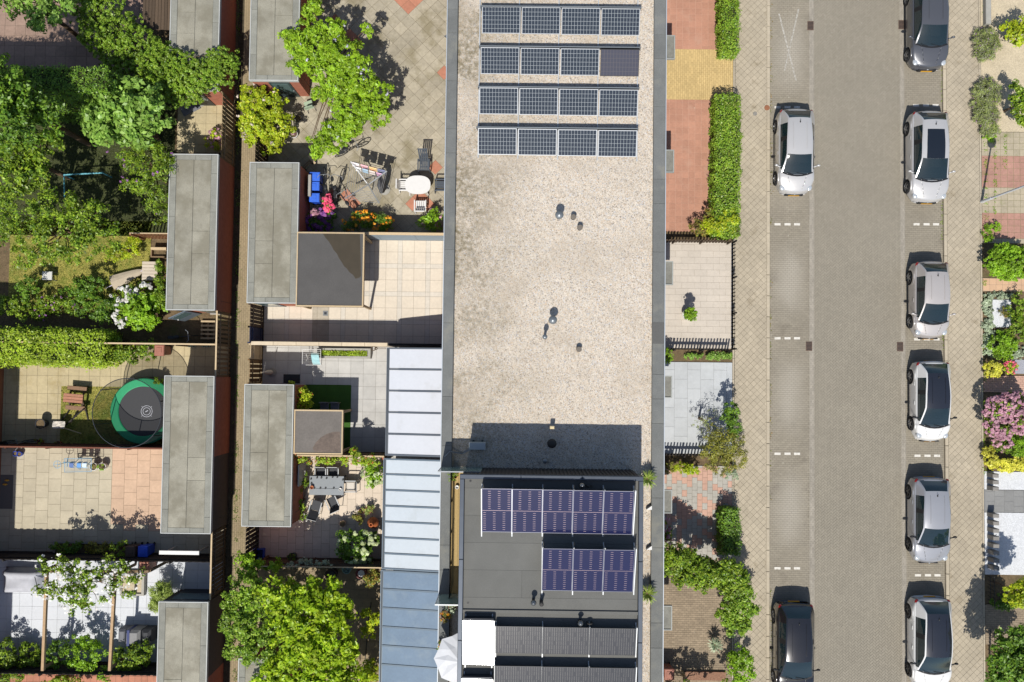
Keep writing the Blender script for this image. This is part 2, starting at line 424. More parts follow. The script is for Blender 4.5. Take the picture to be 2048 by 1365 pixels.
M_wood_m = mat('weathered_wood', (146, 122, 92), .85, var=.16, n1=(18, .15))
M_wood_l = mat('pale_wood', (214, 190, 152), .8, var=.1, n1=(16, .1))
M_wood_r = mat('reddish_wood', (120, 74, 58), .85, var=.18, n1=(18, .15))
M_wood_b = mat('black_stained_wood', (52, 48, 46), .85, var=.2, n1=(18, .15))
M_wood_y = mat('deck_larch', (196, 168, 112), .8, var=.08, n1=(16, .12))
M_glass = mat('clear_glass', (150, 178, 178), .06, alpha=.45, spec=.6)
M_black = mat('black_plastic', (38, 39, 42), .5, n1=(10, .1))
M_dark = mat('dark_metal', (66, 70, 78), .45, metal=.3)
M_grey = mat('grey_plastic', (140, 144, 146), .6, n1=(8, .06))
M_white = mat('white_plastic', (244, 243, 240), .45, n1=(8, .03))
M_steel = mat('galvanised_steel', (186, 190, 192), .35, metal=.6)

# ============================================================ ground, street
g = MB(); g.box(-300, 300, -300, 300, -.4, -.13); o = g.build('ground', M_soil); tag(o, kind='structure')
XS = {k: U(px, 682, zz)[0] for k, px, zz in (('walkL0', 1465, .1), ('kerbL0', 1533, .1), ('kerbL1', 1540, .1), ('gutL0', 1619, 0), ('gutL1', 1629, 0), ('gutR0', 1802, 0), ('gutR1', 1811, 0), ('kerbR0', 1889, .1), ('kerbR1', 1896, .1), ('walkR1', 1966, .1))}
YA, YB = -17.2, 19.6
hl = U(893, 400, 6.0)[0]; hr = U(1331, 400, 6.0)[0]
HX0, HX1 = U(889, 400, 6.0)[0], U(1331, 400, 6.0)[0]
o = MB().box(-60, HX1, -60, 60, -.12, .05).build('garden_ground', M_soil); tag(o, kind='structure')
o = MB().box(XS['walkR1'], 60, -60, 60, -.12, .05).build('front_garden_ground', M_soil); tag(o, kind='structure')
o = MB().box(HX1, XS['walkL0'], -60, 60, -.12, .052).build('forecourt_ground', M_soil); tag(o, kind='structure')

def road_mat(name, rgb, light, lx, period, amt):
    """clinker bricks with dusty wear in the middle of each bay"""
    m = mat(name, rgb, .88, var=.06, n1=(.55, .08), n2=(9, .06), stain=((116, 108, 96), .7, .58, .55), bump=(40, .3), blotch=((196, 190, 176), 1.4, .05, .8))
    t = m.node_tree; N = t.nodes; L = t.links; b = N['Principled BSDF']; src = b.inputs['Base Color'].links[0].from_socket
    geo = [n for n in N if n.type == 'NEW_GEOMETRY'][0]; sp = N.new('ShaderNodeSeparateXYZ'); L.new(geo.outputs['Position'], sp.inputs[0])
    def mth(op, a, bb=None):
        x = N.new('ShaderNodeMath'); x.operation = op; x.use_clamp = False
        for i, q in enumerate((a, bb)):
            if q is None: continue
            if isinstance(q, (int, float)): x.inputs[i].default_value = q
            else: L.new(q, x.inputs[i])
        return x.outputs[0]
    no = N.new('ShaderNodeTexNoise'); no.inputs['Scale'].default_value = .8; no.inputs['Detail'].default_value = 4; L.new(geo.outputs['Position'], no.inputs['Vector'])
    wob = mth('MULTIPLY', mth('SUBTRACT', no.outputs[0], .5), 1.6)
    dx = mth('ABSOLUTE', mth('SUBTRACT', mth('ADD', sp.outputs[0], mth('MULTIPLY', wob, .35)), lx))
    fx = mth('SMOOTH_MIN', mth('MAXIMUM', mth('SUBTRACT', 1.0, mth('DIVIDE', dx, .95)), 0.0), 1.0)
    ph = mth('COSINE', mth('MULTIPLY', mth('ADD', mth('SUBTRACT', sp.outputs[1], period[1]), wob), 2 * math.pi / period[0]))
    fy = mth('MAXIMUM', mth('ADD', mth('MULTIPLY', ph, .6), .45), 0.0)
    fac = mth('MINIMUM', mth('MULTIPLY', mth('MULTIPLY', fx, fy), amt), .85)
    x = N.new('ShaderNodeMix'); x.data_type = 'RGBA'; x.inputs[7].default_value = A(light); L.new(fac, x.inputs[0]); L.new(src, x.inputs[6]); L.new(x.outputs[2], b.inputs['Base Color'])
    return m
bayY = U(1575, 565, 0)[1]; bayP = abs(U(1575, 450, 0)[1] - U(1575, 1137, 0)[1]) / 3
M_lane = road_mat('parking_bricks', (158, 150, 134), (182, 175, 161), (XS['kerbL1'] + XS['gutL0']) / 2, (bayP, bayY), 1.0)
M_road = mat('carriageway_bricks', (157, 150, 135), .88, var=.055, n1=(.4, .05), n2=(9, .05), stain=((148, 140, 126), .3, .55, .5), bump=(40, .3), blotch=((192, 188, 176), 1.1, .035, .8))
M_gut = mat('gutter_bricks', (172, 165, 152), .88, var=.09, n1=(.6, .1), n2=(5, .1), bump=(40, .3))
M_walk = mat('walk_tiles', (190, 178, 156), .88, var=.06, n1=(.5, .10), n2=(6, .07), stain=((150, 136, 110), 1.3, .60, .7), bump=(40, .25))
M_kerb = mat('kerb_concrete', (196, 184, 162), .85, var=.05, n1=(1, .1), n2=(12, .08), bump=(30, .2))
def strip(name, xa, xb, m, joint, ang, pat, tw, th, z, **k):
    return paving(name, [(xa, YA), (xb, YA), (xb, YB), (xa, YB)], tw, th, m, joint, pat, ang, .0055, z, **k)
for nm, xa, xb, m in (('road_beyond', XS['kerbL1'] + .005, XS['kerbR0'] - .005, M_road),):
    o = MB().box(xa, xb, -90, 90, -.12, -.03).build('road', m); tag(o, kind='structure')
strip('road_carriageway', XS['gutL1'], XS['gutR0'], M_road, M_jdark, 45, 'herring', .2, .1, 0, piece_name='brick', maxobj=0, jit=.001, bev=.005)
strip('parking_lane', XS['kerbL1'], XS['gutL0'], M_lane, M_jdark, 0, 'half', .2, .1, -.002, piece_name='brick', maxobj=0, jit=.001, bev=.005)
strip('parking_lane', XS['gutR1'], XS['kerbR0'], M_lane, M_jdark, 0, 'half', .2, .1, -.002, piece_name='brick', maxobj=0, jit=.001, bev=.005)
strip('gutter', XS['gutL0'], XS['gutL1'], M_gut, M_jdark, 90, 'half', .2, .08, -.006, piece_name='brick', maxobj=0, jit=.001)
strip('gutter', XS['gutR0'], XS['gutR1'], M_gut, M_jdark, 90, 'half', .2, .07, -.006, piece_name='brick', maxobj=0, jit=.001)
strip('pavement', XS['walkL0'], XS['kerbL0'] - .005, M_walk, M_jdark, 45, 'grid', .215, .215, .10, piece_name='paving_tile', gap=.0) if False else None
for a, b_ in ((XS['walkL0'] + .10, XS['kerbL0'] - .005), (XS['kerbR1'] + .005, XS['walkR1'] - .10)):
    paving('pavement', [(a, YA), (b_, YA), (b_, YB), (a, YB)], .225, .225, M_walk, M_jdark, 'grid', 45, .009, .10, piece_name='paving_tile', jit=.003)
for a, b_, nm in ((XS['kerbL0'], XS['kerbL1'] - .005, 'kerb'), (XS['kerbR0'] + .005, XS['kerbR1'], 'kerb')):
    r_ = MB().box(a + .01, b_ - .01, -90, 90, -.11, .03).build(nm, M_jdark); tag(r_, kind='structure')
    y = YA
    me = None
    while y < YB:
        if me is None:
            mb = MB(); mb.bbox(a, b_, 0, .985, -.10, .112, .02); me = bpy.data.meshes.new('kerb_stone'); me.from_pydata(mb.v, [], mb.f); me.materials.append(M_kerb)
        s_ = bpy.data.objects.new('kerb_stone', me); s_.location = (0, y, random.uniform(-.003, .003)); link(s_, r_); y += 1.0
for a, nm in ((XS['walkL0'], 'edging'), (XS['walkR1'] - .09, 'edging')):
    r_ = MB().box(a, a + .085, -90, 90, -.10, .07).build(nm, M_jdark); tag(r_, kind='structure')
    y = YA; me = None
    while y < YB:
        if me is None:
            mb = MB(); mb.bbox(a + .002, a + .083, 0, .99, -.05, .108, .01); me = bpy.data.meshes.new('edging_stone'); me.from_pydata(mb.v, [], mb.f); me.materials.append(M_kerb)
        s_ = bpy.data.objects.new('edging_stone', me); s_.location = (0, y, random.uniform(-.003, .003)); link(s_, r_); y += 1.0
# painted bay marks: three short dashes at each bay end
M_paint = mat('white_road_paint', (236, 232, 222), .7, n1=(9, .08), stain=((170, 164, 150), 6, .56, .9))
M_fade = mat('worn_road_paint', (200, 196, 186), .8, n1=(14, .12), stain=((166, 160, 148), 9, .42, .95))
def dash(px, py, w_=12, d_=4.6, seat='left'):
    X, Y = U(px, py, 0); mb = MB(); mb.box(X - w_ / 84, X + w_ / 84, Y - d_ / 84, Y + d_ / 84, -.001, .0035); return mb
for side, xs, ys in (('left', (1555, 1575, 1594), (215, 449, 677, 908, 1137)), ('right', (1834, 1854, 1873), (211, 449, 679, 912, 1151))):
    for y in ys:
        r_ = T('bay_marking', 'three short white paint dashes marking a bay end in the %s parking lane' % ('house-side' if side == 'left' else 'lamp-side'), 'road marking', (U(xs[1], y, 0)[0], U(xs[1], y, 0)[1], 0), 0, 'bay markings of the %s lane' % ('house-side' if side == 'left' else 'lamp-side'))
        for x in xs: dash(x + (y - 677) * (.0 if side == 'left' else .008) * .5, y).build('dash', M_paint, r_, world=True)
r_ = T('cross_marking', 'worn white painted cross on the bricks of an empty parking bay', 'road marking', (*U(1576, 90, 0), 0))
for k_, (p, q) in enumerate((((1558, 28), (1592, 162)), ((1597, 18), (1569, 142)))):
    a = U(*p, 0); b_ = U(*q, 0); MB().bar((*a, .002 + k_ * .003), (*b_, .002 + k_ * .003), .075, .006).build('stroke', M_fade, r_, world=True)
M_iron = mat('rusty_iron', (112, 92, 80), .8, n1=(12, .25))
for px, py in ((1621, 52), (1803, 50), (1618, 693), (1800, 694)):
    X, Y = U(px, py, 0); r_ = T('street_gully', 'rusty slotted iron gully grate set in the gutter bricks', 'drain', (X, Y, 0), 0, 'gully grates along the gutters')
    mb = MB(); mb.box(X - .13, X + .13, Y - .2, Y + .2, -.05, .002); mb.build('pit', M_black, r_, world=True)
    mb = MB()
    for i in range(7): mb.box(X - .13, X + .13, Y - .2 + i * .064, Y - .2 + i * .064 + .030, -.02, .010)
    mb.build('bars', M_iron, r_, world=True)
    mb = MB(); mb.box(X - .15, X - .128, Y - .22, Y + .22, -.05, .013); mb.box(X + .128, X + .15, Y - .22, Y + .22, -.05, .013); mb.box(X - .128, X + .128, Y - .22, Y - .2, -.05, .013); mb.box(X - .128, X + .128, Y + .2, Y + .22, -.05, .013); mb.build('frame', M_iron, r_, world=True)
for px, py, rr, c_, lb in ((1534, 216, .13, (158, 106, 76), 'round rusty brown cover beside the kerb'), (1510, 228, .10, (150, 146, 138), 'small round grey cover among the diagonal pavement tiles')):
    X, Y = U(px, py, .1); solo('service_cover', lb, 'cover', MB().lathe([(rr, 0), (rr, .02), (rr - .015, .026), (.001, .026)], 18, (X, Y, .095)), mat('cover%d' % px, c_, .8, n1=(20, .2)))

# ============================================================ terrace house with the gravel roof
HW = 6.0
def gravel_material():
    m = bpy.data.materials.new('roof_gravel'); m.use_nodes = True; t = m.node_tree; N = t.nodes; L = t.links; b = N['Principled BSDF']
    geo = N.new('ShaderNodeNewGeometry'); P = geo.outputs['Position']
    v = N.new('ShaderNodeTexVoronoi'); v.inputs['Scale'].default_value = 29; L.new(P, v.inputs['Vector'])
    hs = N.new('ShaderNodeSeparateColor'); L.new(v.outputs['Color'], hs.inputs[0])
    cr = N.new('ShaderNodeValToRGB'); e = cr.color_ramp.elements
    cols = [(.00, (150, 140, 128)), (.10, (212, 200, 184)), (.35, (240, 228, 210)), (.55, (250, 240, 224)), (.72, (240, 226, 206)), (.86, (226, 200, 172)), (.93, (238, 240, 242)), (1., (176, 172, 170))]
    while len(e) < len(cols): e.new(.5)
    for i, (p, c) in enumerate(cols): e[i].position = p; e[i].color = A(c)
    L.new(hs.outputs[0], cr.inputs[0])
    def noise(sc, det=5):
        x = N.new('ShaderNodeTexNoise'); x.inputs['Scale'].default_value = sc; x.inputs['Detail'].default_value = det; L.new(P, x.inputs['Vector']); return x.outputs[0]
    def rng(s, lo, hi, a, bb):
        x = N.new('ShaderNodeMapRange'); x.inputs[1].default_value = a; x.inputs[2].default_value = bb; x.inputs[3].default_value = lo; x.inputs[4].default_value = hi; L.new(s, x.inputs[0]); return x.outputs[0]
    def mix(a, col, fac):
        x = N.new('ShaderNodeMix'); x.data_type = 'RGBA'; L.new(a, x.inputs[6]); x.inputs[7].default_value = A(col); L.new(fac, x.inputs[0]); return x.outputs[2]
    # joints between stones
    d = N.new('ShaderNodeTexVoronoi'); d.feature = 'DISTANCE_TO_EDGE'; d.inputs['Scale'].default_value = 29; L.new(P, d.inputs['Vector'])
    c = mix(cr.outputs[0], (150, 136, 118), rng(d.outputs[0], .6, 0, .01, .09))
    # moss and dirt: mostly along the garden side, in patches
    sp = N.new('ShaderNodeSeparateXYZ'); L.new(P, sp.inputs[0])
    side = rng(sp.outputs[0], 1.0, 0.0, HX0 + .3, HX0 + 4.6)
    n1 = rng(noise(.42, 6), 0, 1, .36, .58); n2 = rng(noise(6, 5), .25, .95, .35, .65)
    mu = N.new('ShaderNodeMath'); mu.operation = 'MULTIPLY'; L.new(side, mu.inputs[0]); L.new(n1, mu.inputs[1])
    m2 = N.new('ShaderNodeMath'); m2.operation = 'MULTIPLY'; L.new(mu.outputs[0], m2.inputs[0]); L.new(n2, m2.inputs[1])
    c = mix(c, (128, 118, 90), m2.outputs[0])
    n3 = rng(noise(.5, 6), 0, .45, .48, .70); c = mix(c, (192, 178, 158), n3)
    L.new(c, b.inputs['Base Color']); b.inputs['Roughness'].default_value = .85; b.inputs['Specular IOR Level'].default_value = .25
    bp = N.new('ShaderNodeBump'); bp.inputs['Strength'].default_value = .45; bp.inputs['Distance'].default_value = .02
    L.new(rng(d.outputs[0], 0, 1, 0, .35), bp.inputs['Height']); L.new(bp.outputs[0], b.inputs['Normal'])
    return m
M_gravel = gravel_material()
M_par = mat('parapet_felt', (124, 126, 124), .9, var=.06, n1=(1.6, .12), n2=(22, .14), stain=((146, 144, 132), .8, .55, .6), bump=(110, .3))
M_wallred = mat('house_brick', (176, 112, 84), .9, n1=(4, .12), n2=(40, .12))
HY0, HY1 = -27.0, 27.0
house = T('terraced_house', 'long terraced house with pale gravel flat roof between grey felt parapets', 'house', ((HX0 + HX1) / 2, 0, 0))
PLW, PRW = .44, .50
MB().box(HX0 + .04, HX1 - .04, HY0, HY1, -.1, 5.70).build('wall', M_wallred, house, world=True)
MB().box(HX0 + .05, HX1 - .05, HY0, HY1, 5.701, 5.74).build('roof', M_slab, house, world=True)
# gravel surface with gentle unevenness
mb = MB(); nx, ny = 60, 260
mb.grid([[(HX0 + PLW - .02 + (HX1 - PRW - HX0 - PLW + .04) * j / nx, HY0 + (HY1 - HY0) * i / ny, 5.80 + random.uniform(-.012, .012)) for j in range(nx + 1)] for i in range(ny + 1)])
mb.f = [tuple(reversed(f)) for f in mb.f]
o = mb.build('gravel', M_gravel, house, world=True); tag(o, kind='stuff')
for xa, xb in ((HX0 + .02, HX0 + PLW), (HX1 - PRW, HX1 - .02)):
    y = HY0
    while y < HY1:
        ln = random.choice((1.0, 1.0, 2.0, 3.0, 3.0)); MB().bbox(xa, xb, y, min(HY1, y + ln - .004), 5.745, 6.0 + random.uniform(-.003, .003), .012).build('parapet_cap', M_par, house, world=True); y += ln
M_edge = mat('pale_roof_edge', (198, 206, 214), .5, metal=.2)
for xa, xb in ((HX0 - .015, HX0 + .018), (HX1 - .018, HX1 + .015)):
    y = HY0
    while y < HY1: MB().box(xa, xb, y, y + 2.494, 5.60, 6.018).build('edge_trim', M_edge, house, world=True); y += 2.5
# darker repair patch on the street-side parapet
a = rect(1303, 645, 1327, 688, 6.0); MB().box(HX1 - PRW + .01, HX1 - .03, a[1], a[3], 5.99, 6.009).build('repair_patch', mat('patch_felt', (104, 104, 102), .9, n1=(20, .1)), house, world=True)
# door canopies on the street side
M_canopy = mat('canopy_felt', (140, 140, 132), .85, n1=(3, .18), n2=(22, .12))
for (px0, py0, px1, py1), lb in (((1322, 71, 1350, 118), 'beside the yellow brick path'), ((1320, 300, 1348, 345), 'above the red tiles behind the long hedge'), ((1316, 523, 1346, 570), 'above the beige tiles with the potted shrub'), ((1316, 752, 1344, 796), 'above the blue-grey slabs'), ((1312, 980, 1344, 1027), 'above the red and grey pavers'), ((1312, 1212, 1344, 1261), 'above the brown brick forecourt')):
    a = rect(px0, py0, px1, py1, 2.5); X0 = HX1 - .03
    r_ = T('door_canopy', 'flat grey door canopy on the house wall ' + lb, 'canopy', (HX1, (a[1] + a[3]) / 2, 0), 0, 'door canopies along the street front')
    MB().box(X0, a[2], a[1], a[3], 2.36, 2.47).build('slab', M_canopy, r_, world=True)
    mb = MB(); mb.box(a[2] - .05, a[2] + .006, a[1] - .004, a[3] + .004, 2.34, 2.515); mb.box(X0, a[2] - .05, a[1] - .004, a[1] + .04, 2.34, 2.513); mb.box(X0, a[2] - .05, a[3] - .04, a[3] + .004, 2.34, 2.513); mb.build('rim', mat('canopy_rim', (168, 172, 168), .6, n1=(9, .1)), r_, world=True)
# pipes and vents on the gravel
M_cap = mat('zinc_cap', (150, 156, 160), .4, metal=.5, n1=(12, .1)); M_pipe = mat('black_roof_pipe', (62, 60, 58), .7, n1=(12, .1)); M_pg = mat('grey_roof_pipe', (126, 118, 108), .8, n1=(14, .1))
def vent(px, py, kind, lb):
    z = {'cap': 6.5, 'pipe': 6.05, 'thin': 6.55, 'dark': 6.3}[kind]; X, Y = U(px, py, z)
    r_ = T('roof_vent', lb, 'roof vent', (X, Y, 5.79))
    if kind == 'cap':
        MB().lathe([(.09, -.1), (.09, .55)], 16).build('pipe', M_pipe, r_); MB().lathe([(.17, .55), (.175, .60), (.16, .66), (.07, .70), (.03, .72), (.001, .725)], 20).build('cap', M_cap, r_, smooth=True)
    elif kind == 'thin':
        MB().lathe([(.06, -.1), (.055, .60)], 14).build('pipe', M_pipe, r_); MB().lathe([(.10, .58), (.10, .70), (.09, .76), (.001, .78)], 16).build('cap', M_cap, r_, smooth=True)
    elif kind == 'pipe':
        MB().lathe([(.10, -.1), (.10, .24), (.001, .25)], 18, close=True).build('pipe', M_pipe, r_); MB().lathe([(.115, .22), (.115, .27), (.10, .29), (.001, .295)], 18, close=True).build('cap', M_pg, r_)
    else:
        MB().lathe([(.10, -.1), (.10, .35)], 16).build('pipe', M_pipe, r_); MB().lathe([(.19, .35), (.19, .42), (.12, .48), (.001, .5)], 18).build('cap', M_pipe, r_, smooth=True)
vent(1119, 429, 'cap', 'zinc-capped roof vent beside two short pipes on the gravel'); vent(1147, 434, 'pipe', 'short roof pipe next to the zinc-capped vent, the nearer of two')
vent(1160, 455, 'pipe', 'short roof pipe next to the zinc-capped vent, the farther of two'); vent(1106, 640, 'cap', 'zinc-capped roof vent with a thin capped pipe beside it'); vent(1090, 674, 'thin', 'thin capped roof pipe beside a zinc-capped vent')
vent(1158, 699, 'pipe', 'lone short roof pipe standing by itself on the open gravel'); vent(1104, 888, 'dark', 'black-capped roof vent in the shade of the roof storey'); vent(1090, 923, 'thin', 'thin pipe in the shade close to the dark ribbed wall')
X, Y = U(1104, 855, 6.1); r_ = T('roof_vent_box', 'small pale box on a stalk at the edge of the shade on the gravel', 'roof vent', (X, Y, 5.79)); MB().lathe([(.035, -.1), (.035, .35)], 10).build('stalk', M_pipe, r_); MB().bbox(-.09, .09, -.06, .06, .3, .48, .02).build('box', mat('cream_box', (232, 214, 170), .6), r_)
a = rect(938, 886, 971, 900, 6.35); r_ = T('air_conditioner', 'grey outdoor air conditioning unit on the shaded gravel', 'air conditioner', ((a[0] + a[2]) / 2, (a[1] + a[3]) / 2, 5.79))
b_ = (a[2] - a[0]) / 2; c_ = .15
MB().bbox(-b_, b_, -c_, c_, .10, .58, .02).build('casing', mat('ac_grey', (176, 184, 186), .5, n1=(6, .06)), r_); mb = MB()
for s_ in (-1, 1): mb.box(s_ * (b_ - .15) - .04, s_ * (b_ - .15) + .04, -c_ - .05, c_ + .05, -.1, .10)
mb.build('foot', M_black, r_); MB().torus((.1, -c_ - .006, .34), .17, .012, 20, 6, 'y').build('fan_guard', M_black, r_)
p_ = [U(941, 899, 5.9), U(925, 908, 5.9), U(900, 903, 6.03), U(889, 914, 6.04)]; solo('conduit', 'grey pipe running from the air conditioner over the parapet', 'pipe', MB().path([(x, y, zz) for (x, y), zz in zip(p_, (5.95, 5.86, 6.05, 6.05))], .03), M_cap)

# ============================================================ solar panels
def glassy(name, rgb, rough, coat=1.0):
    m = mat(name, rgb, rough, spec=.5, coat=coat, raw=True); m.node_tree.nodes['Principled BSDF'].inputs['Coat Roughness'].default_value = rough * .5; return m
M_cell1 = glassy('cell_blue_grey', (.024, .031, .042, 1), .15, .5); M_cell2 = glassy('cell_navy', (.008, .010, .046, 1), .12, .35); M_cell3 = glassy('cell_black', (.030, .031, .033, 1), .16, .7); M_cell4 = glassy('cell_charcoal', (.045, .045, .06, 1), .25)
M_back = mat('white_backsheet', (196, 204, 208), .3, coat=.6); M_glint_line = mat('painted_glint_line', (190, 166, 172), .35, metal=.2); M_fr = mat('panel_frame', (214, 218, 222), .35, metal=.4); M_frk = mat('panel_frame_black', (56, 58, 62), .4, metal=.3)
M_frn = mat('panel_frame_grey', (128, 130, 146), .4, metal=.4); M_line3 = mat('grey_busbar', (140, 138, 134), .35, metal=.2); M_line4 = mat('dark_busbar', (96, 92, 96), .5)
_pc = {}
def panel(lb, grp, px, zc, tilt, w_, d_, style, rotn=None):
    """px: survey centre at height zc; north edge raised by the tilt"""
    X, Y = U(*px, zc); r_ = T('solar_panel', lb, 'solar panel', (X, Y, zc), 0, grp)
    if rotn is not None: r_.rotation_euler = Vector((0, 0, 1)).rotation_difference(rotn).to_euler()
    else: r_.rotation_euler = (R(tilt), 0, 0)
    key = (round(w_, 3), round(d_, 3), style)
    if key not in _pc:
        cellm, nc, nr, lw = {'grid': (M_cell1, 12, 6, .010), 'dark': (M_cell4, 12, 6, .014), 'navy': (M_cell2, 6, 20, .010), 'black': (M_cell3, 20, 6, .010), 'glare': (M_cell3, 6, 10, .012)}[style]
        a, b_ = w_ / 2, d_ / 2; t = .026 if style == 'grid' else .016
        fr = MB(); fr.box(-a, a, -b_, -b_ + t, -.035, .004); fr.box(-a, a, b_ - t, b_, -.035, .004); fr.box(-a, -a + t, -b_ + t, b_ - t, -.035, .004); fr.box(a - t, a, -b_ + t, b_ - t, -.035, .004)
        sh = MB(); sh.box(-a + t, a - t, -b_ + t, b_ - t, -.030, -.006)
        ce = MB(); cw = (w_ - 2 * t) / nc; cd = (d_ - 2 * t) / nr
        if style in ('grid', 'dark'):
            for i in range(nc):
                for j in range(nr):
                    x0 = -a + t + i * cw; y0 = -b_ + t + j * cd
                    ce.add([(x0 + lw / 2, y0 + lw / 2, -.002), (x0 + cw - lw / 2, y0 + lw / 2, -.002), (x0 + cw - lw / 2, y0 + cd - lw / 2, -.002), (x0 + lw / 2, y0 + cd - lw / 2, -.002)], [(0, 1, 2, 3)])
                    # two thin busbars are left open as gaps between half cells
            li = None
        else:
            ce.add([(-a + t, -b_ + t, -.002), (a - t, -b_ + t, -.002), (a - t, b_ - t, -.002), (-a + t, b_ - t, -.002)], [(0, 1, 2, 3)])
            li = MB(); rr = random.Random(5)
            if style == 'navy':  # short pale dashes paint glints onto the navy cells
                for i in (): li.add([(-a + t + i * cw - .0015, -b_ + t, -.0005), (-a + t + i * cw + .0015, -b_ + t, -.0005), (-a + t + i * cw + .0015, b_ - t, -.0005), (-a + t + i * cw - .0015, b_ - t, -.0005)], [(0, 1, 2, 3)])
                for j in range(1, nr):
                    y = -b_ + t + j * cd; off = 0 if j < nr / 2 else 1
                    for i in range(nc):
                        if (i + off) % 2: continue
                        x = -a + t + (i + .5) * cw
                        li.add([(x - cw * .27, y - .0045, 0), (x + cw * .27, y - .0045, 0), (x + cw * .27, y + .0045, 0), (x - cw * .27, y + .0045, 0)], [(0, 1, 2, 3)])
                li.add([(-a + t, -.005, .0005), (a - t, -.005, .0005), (a - t, .005, .0005), (-a + t, .005, .0005)], [(0, 1, 2, 3)])
            else:
                for i in range(1, nc):
                    x = -a + t + i * cw
                    for j in range(nr):
                        if rr.random() < .05: continue
                        y = -b_ + t + j * cd
                        li.add([(x - .0025, y + cd * .04, 0), (x + .0025, y + cd * .04, 0), (x + .0025, y + cd * .96, 0), (x - .0025, y + cd * .96, 0)], [(0, 1, 2, 3)])
        def me_of(mb, nm, mt):
            me = bpy.data.meshes.new(nm); me.from_pydata(mb.v, [], mb.f); me.materials.append(mt); return me
        _pc[key] = [('frame', me_of(fr, 'frame', M_fr if style in ('grid', 'glare') else (M_frn if style == 'navy' else M_frk)), None), ('backsheet', me_of(sh, 'backsheet', M_back if style == 'grid' else (M_line4 if style == 'dark' else M_frk)), None), ('cells', me_of(ce, 'cells', cellm), 'stuff')]
        if li and li.v: _pc[key].append(('busbars_and_glints', me_of(li, 'busbars_and_glints', M_glint_line if style == 'navy' else M_line3), 'stuff'))
    for nm, me, kd in _pc[key]:
        c = bpy.data.objects.new(nm, me); link(c, r_)
        if kd: c['kind'] = kd
    return r_
ZG = 5.98
rows = ((16, 67, 962.5, 1281), (96, 150, 960, 1279.5), (177, 230, 957.5, 1277), (258, 311, 954.5, 1275))
M_rail = mat('mounting_rail', (222, 226, 228), .45, metal=.35); M_defl = mat('wind_deflector', (96, 104, 112), .5, metal=.3)
for k, (y0, y1, x0, x1) in enumerate(rows):
    sl = 4.7
    for i in range(4):
        px = x0 + (x1 - x0) * (i + .5) / 4; py = (y0 + y1) / 2 + (i - 1.5) * 1.35 + 1
        dk = (k == 1 and i == 3)
        panel('dark solar panel without white grid, odd one at the end of its row' if dk else 'white-gridded solar panel, %s, %s' % (('fourth row from the open gravel', 'third row from the open gravel', 'second row from the open gravel', 'row bordering the open gravel')[k], ('garden-side end', 'second from the garden-side end', 'second from the street-side end', 'street-side end')[i]), 'solar panels on the gravel roof', (px, py), 6.06, 13, 1.585, 1.06, 'dark' if dk else 'grid')
    X0, Yd = U(x0 - 2, y0 - 4, 6.2); X1, _ = U(x1 + 2, y0 - 4, 6.2); Yd -= .03
    r_ = T('wind_deflector', 'grey tube rail behind the solar row that is %s' % ('fourth from the open gravel', 'third from the open gravel', 'second from the open gravel', 'bordering the open gravel')[k], 'mounting rail', ((X0 + X1) / 2, Yd, 5.8), 0, 'deflectors of the solar rows')
    MB().box(X0, X1, Yd - .005, Yd + .045, 5.97, 6.21).build('plate', M_black, r_, world=True)
    MB().tube((X0, Yd + .02, 6.22), (X1, Yd + .02, 6.22), .032, .032, 8).build('tube', M_defl, r_, world=True)
    for i in range(5):
        xx = X0 + .04 + (X1 - X0 - .08) * i / 4; MB().box(xx - .02, xx + .02, Yd - .02, Yd + .04, 5.7, 6.2).build('leg', M_defl, r_, world=True)
for i in range(5):
    xa = U(963 + 79.7 * i - (7 if i == 0 else 7), 311, 5.9)[0]; ya = U(1000, 316, 5.9)[1] - .02 * i; yb = U(1000, -40, 5.9)[1]
    X = U(956 + 79.6 * i, 311, 5.95)[0]
    mb = MB(); mb.box(X - .022, X + .022, ya, yb, 5.76, 5.875); solo('mounting_rail', 'slim silver rail running under the solar rows across the gravel', 'mounting rail', mb, M_rail, 'rails under the gravel roof panels')

# ============================================================ roof storey (set back box on the terrace)
EZ = 8.6
EX0, EX1 = U(917, 1150, EZ)[0], U(1286, 1150, EZ)[0]; EY1 = U(1100, 951.5, EZ)[1]; EY0 = HY0
M_clad = mat('dark_ribbed_cladding', (74, 70, 68), .7, n1=(3, .12)); M_cop = mat('anthracite_coping', (84, 92, 104), .4, metal=.35, n1=(3, .08)); M_ext = mat('roof_storey_felt', (118, 118, 114), .92, var=.05, n1=(1.2, .08), n2=(40, .10), bump=(130, .3))
ext = T('roof_storey', 'dark box-shaped roof storey with anthracite coping and grey felt roof', 'building', ((EX0 + EX1) / 2, (EY0 + EY1) / 2, 5.75))
MB().box(EX0 + .06, EX1 - .06, EY0, EY1 - .06, 5.76, 8.40).build('wall', M_clad, ext, world=True)
mb = MB(); n = 0; x = EX0 + .08
while x < EX1 - .1: mb.box(x, x + .075, EY1 - .062, EY1 - .03, 5.76, 8.38); x += .15
o = mb.build('cladding_ribs', M_clad, ext, world=True); tag(o, kind='stuff')
for nm, (xa, xb, ya, yb) in (('w', (EX0, EX0 + .17, EY0, EY1 - .17)), ('e', (EX1 - .17, EX1, EY0, EY1 - .17)), ('n', (EX0, EX1, EY1 - .17, EY1))):
    if nm == 'n':
        k = 3; st = (xb - xa) / k
        for i in range(k): MB().bbox(xa + st * i, xa + st * (i + 1) - .004, ya + .003, yb, 8.30, EZ, .015).build('coping', M_cop, ext, world=True)
    else:
        y = yb
        while y > ya: MB().bbox(xa, xb, max(ya, y - 2.99), y, 8.30, EZ, .015).build('coping', M_cop, ext, world=True); y -= 3.0
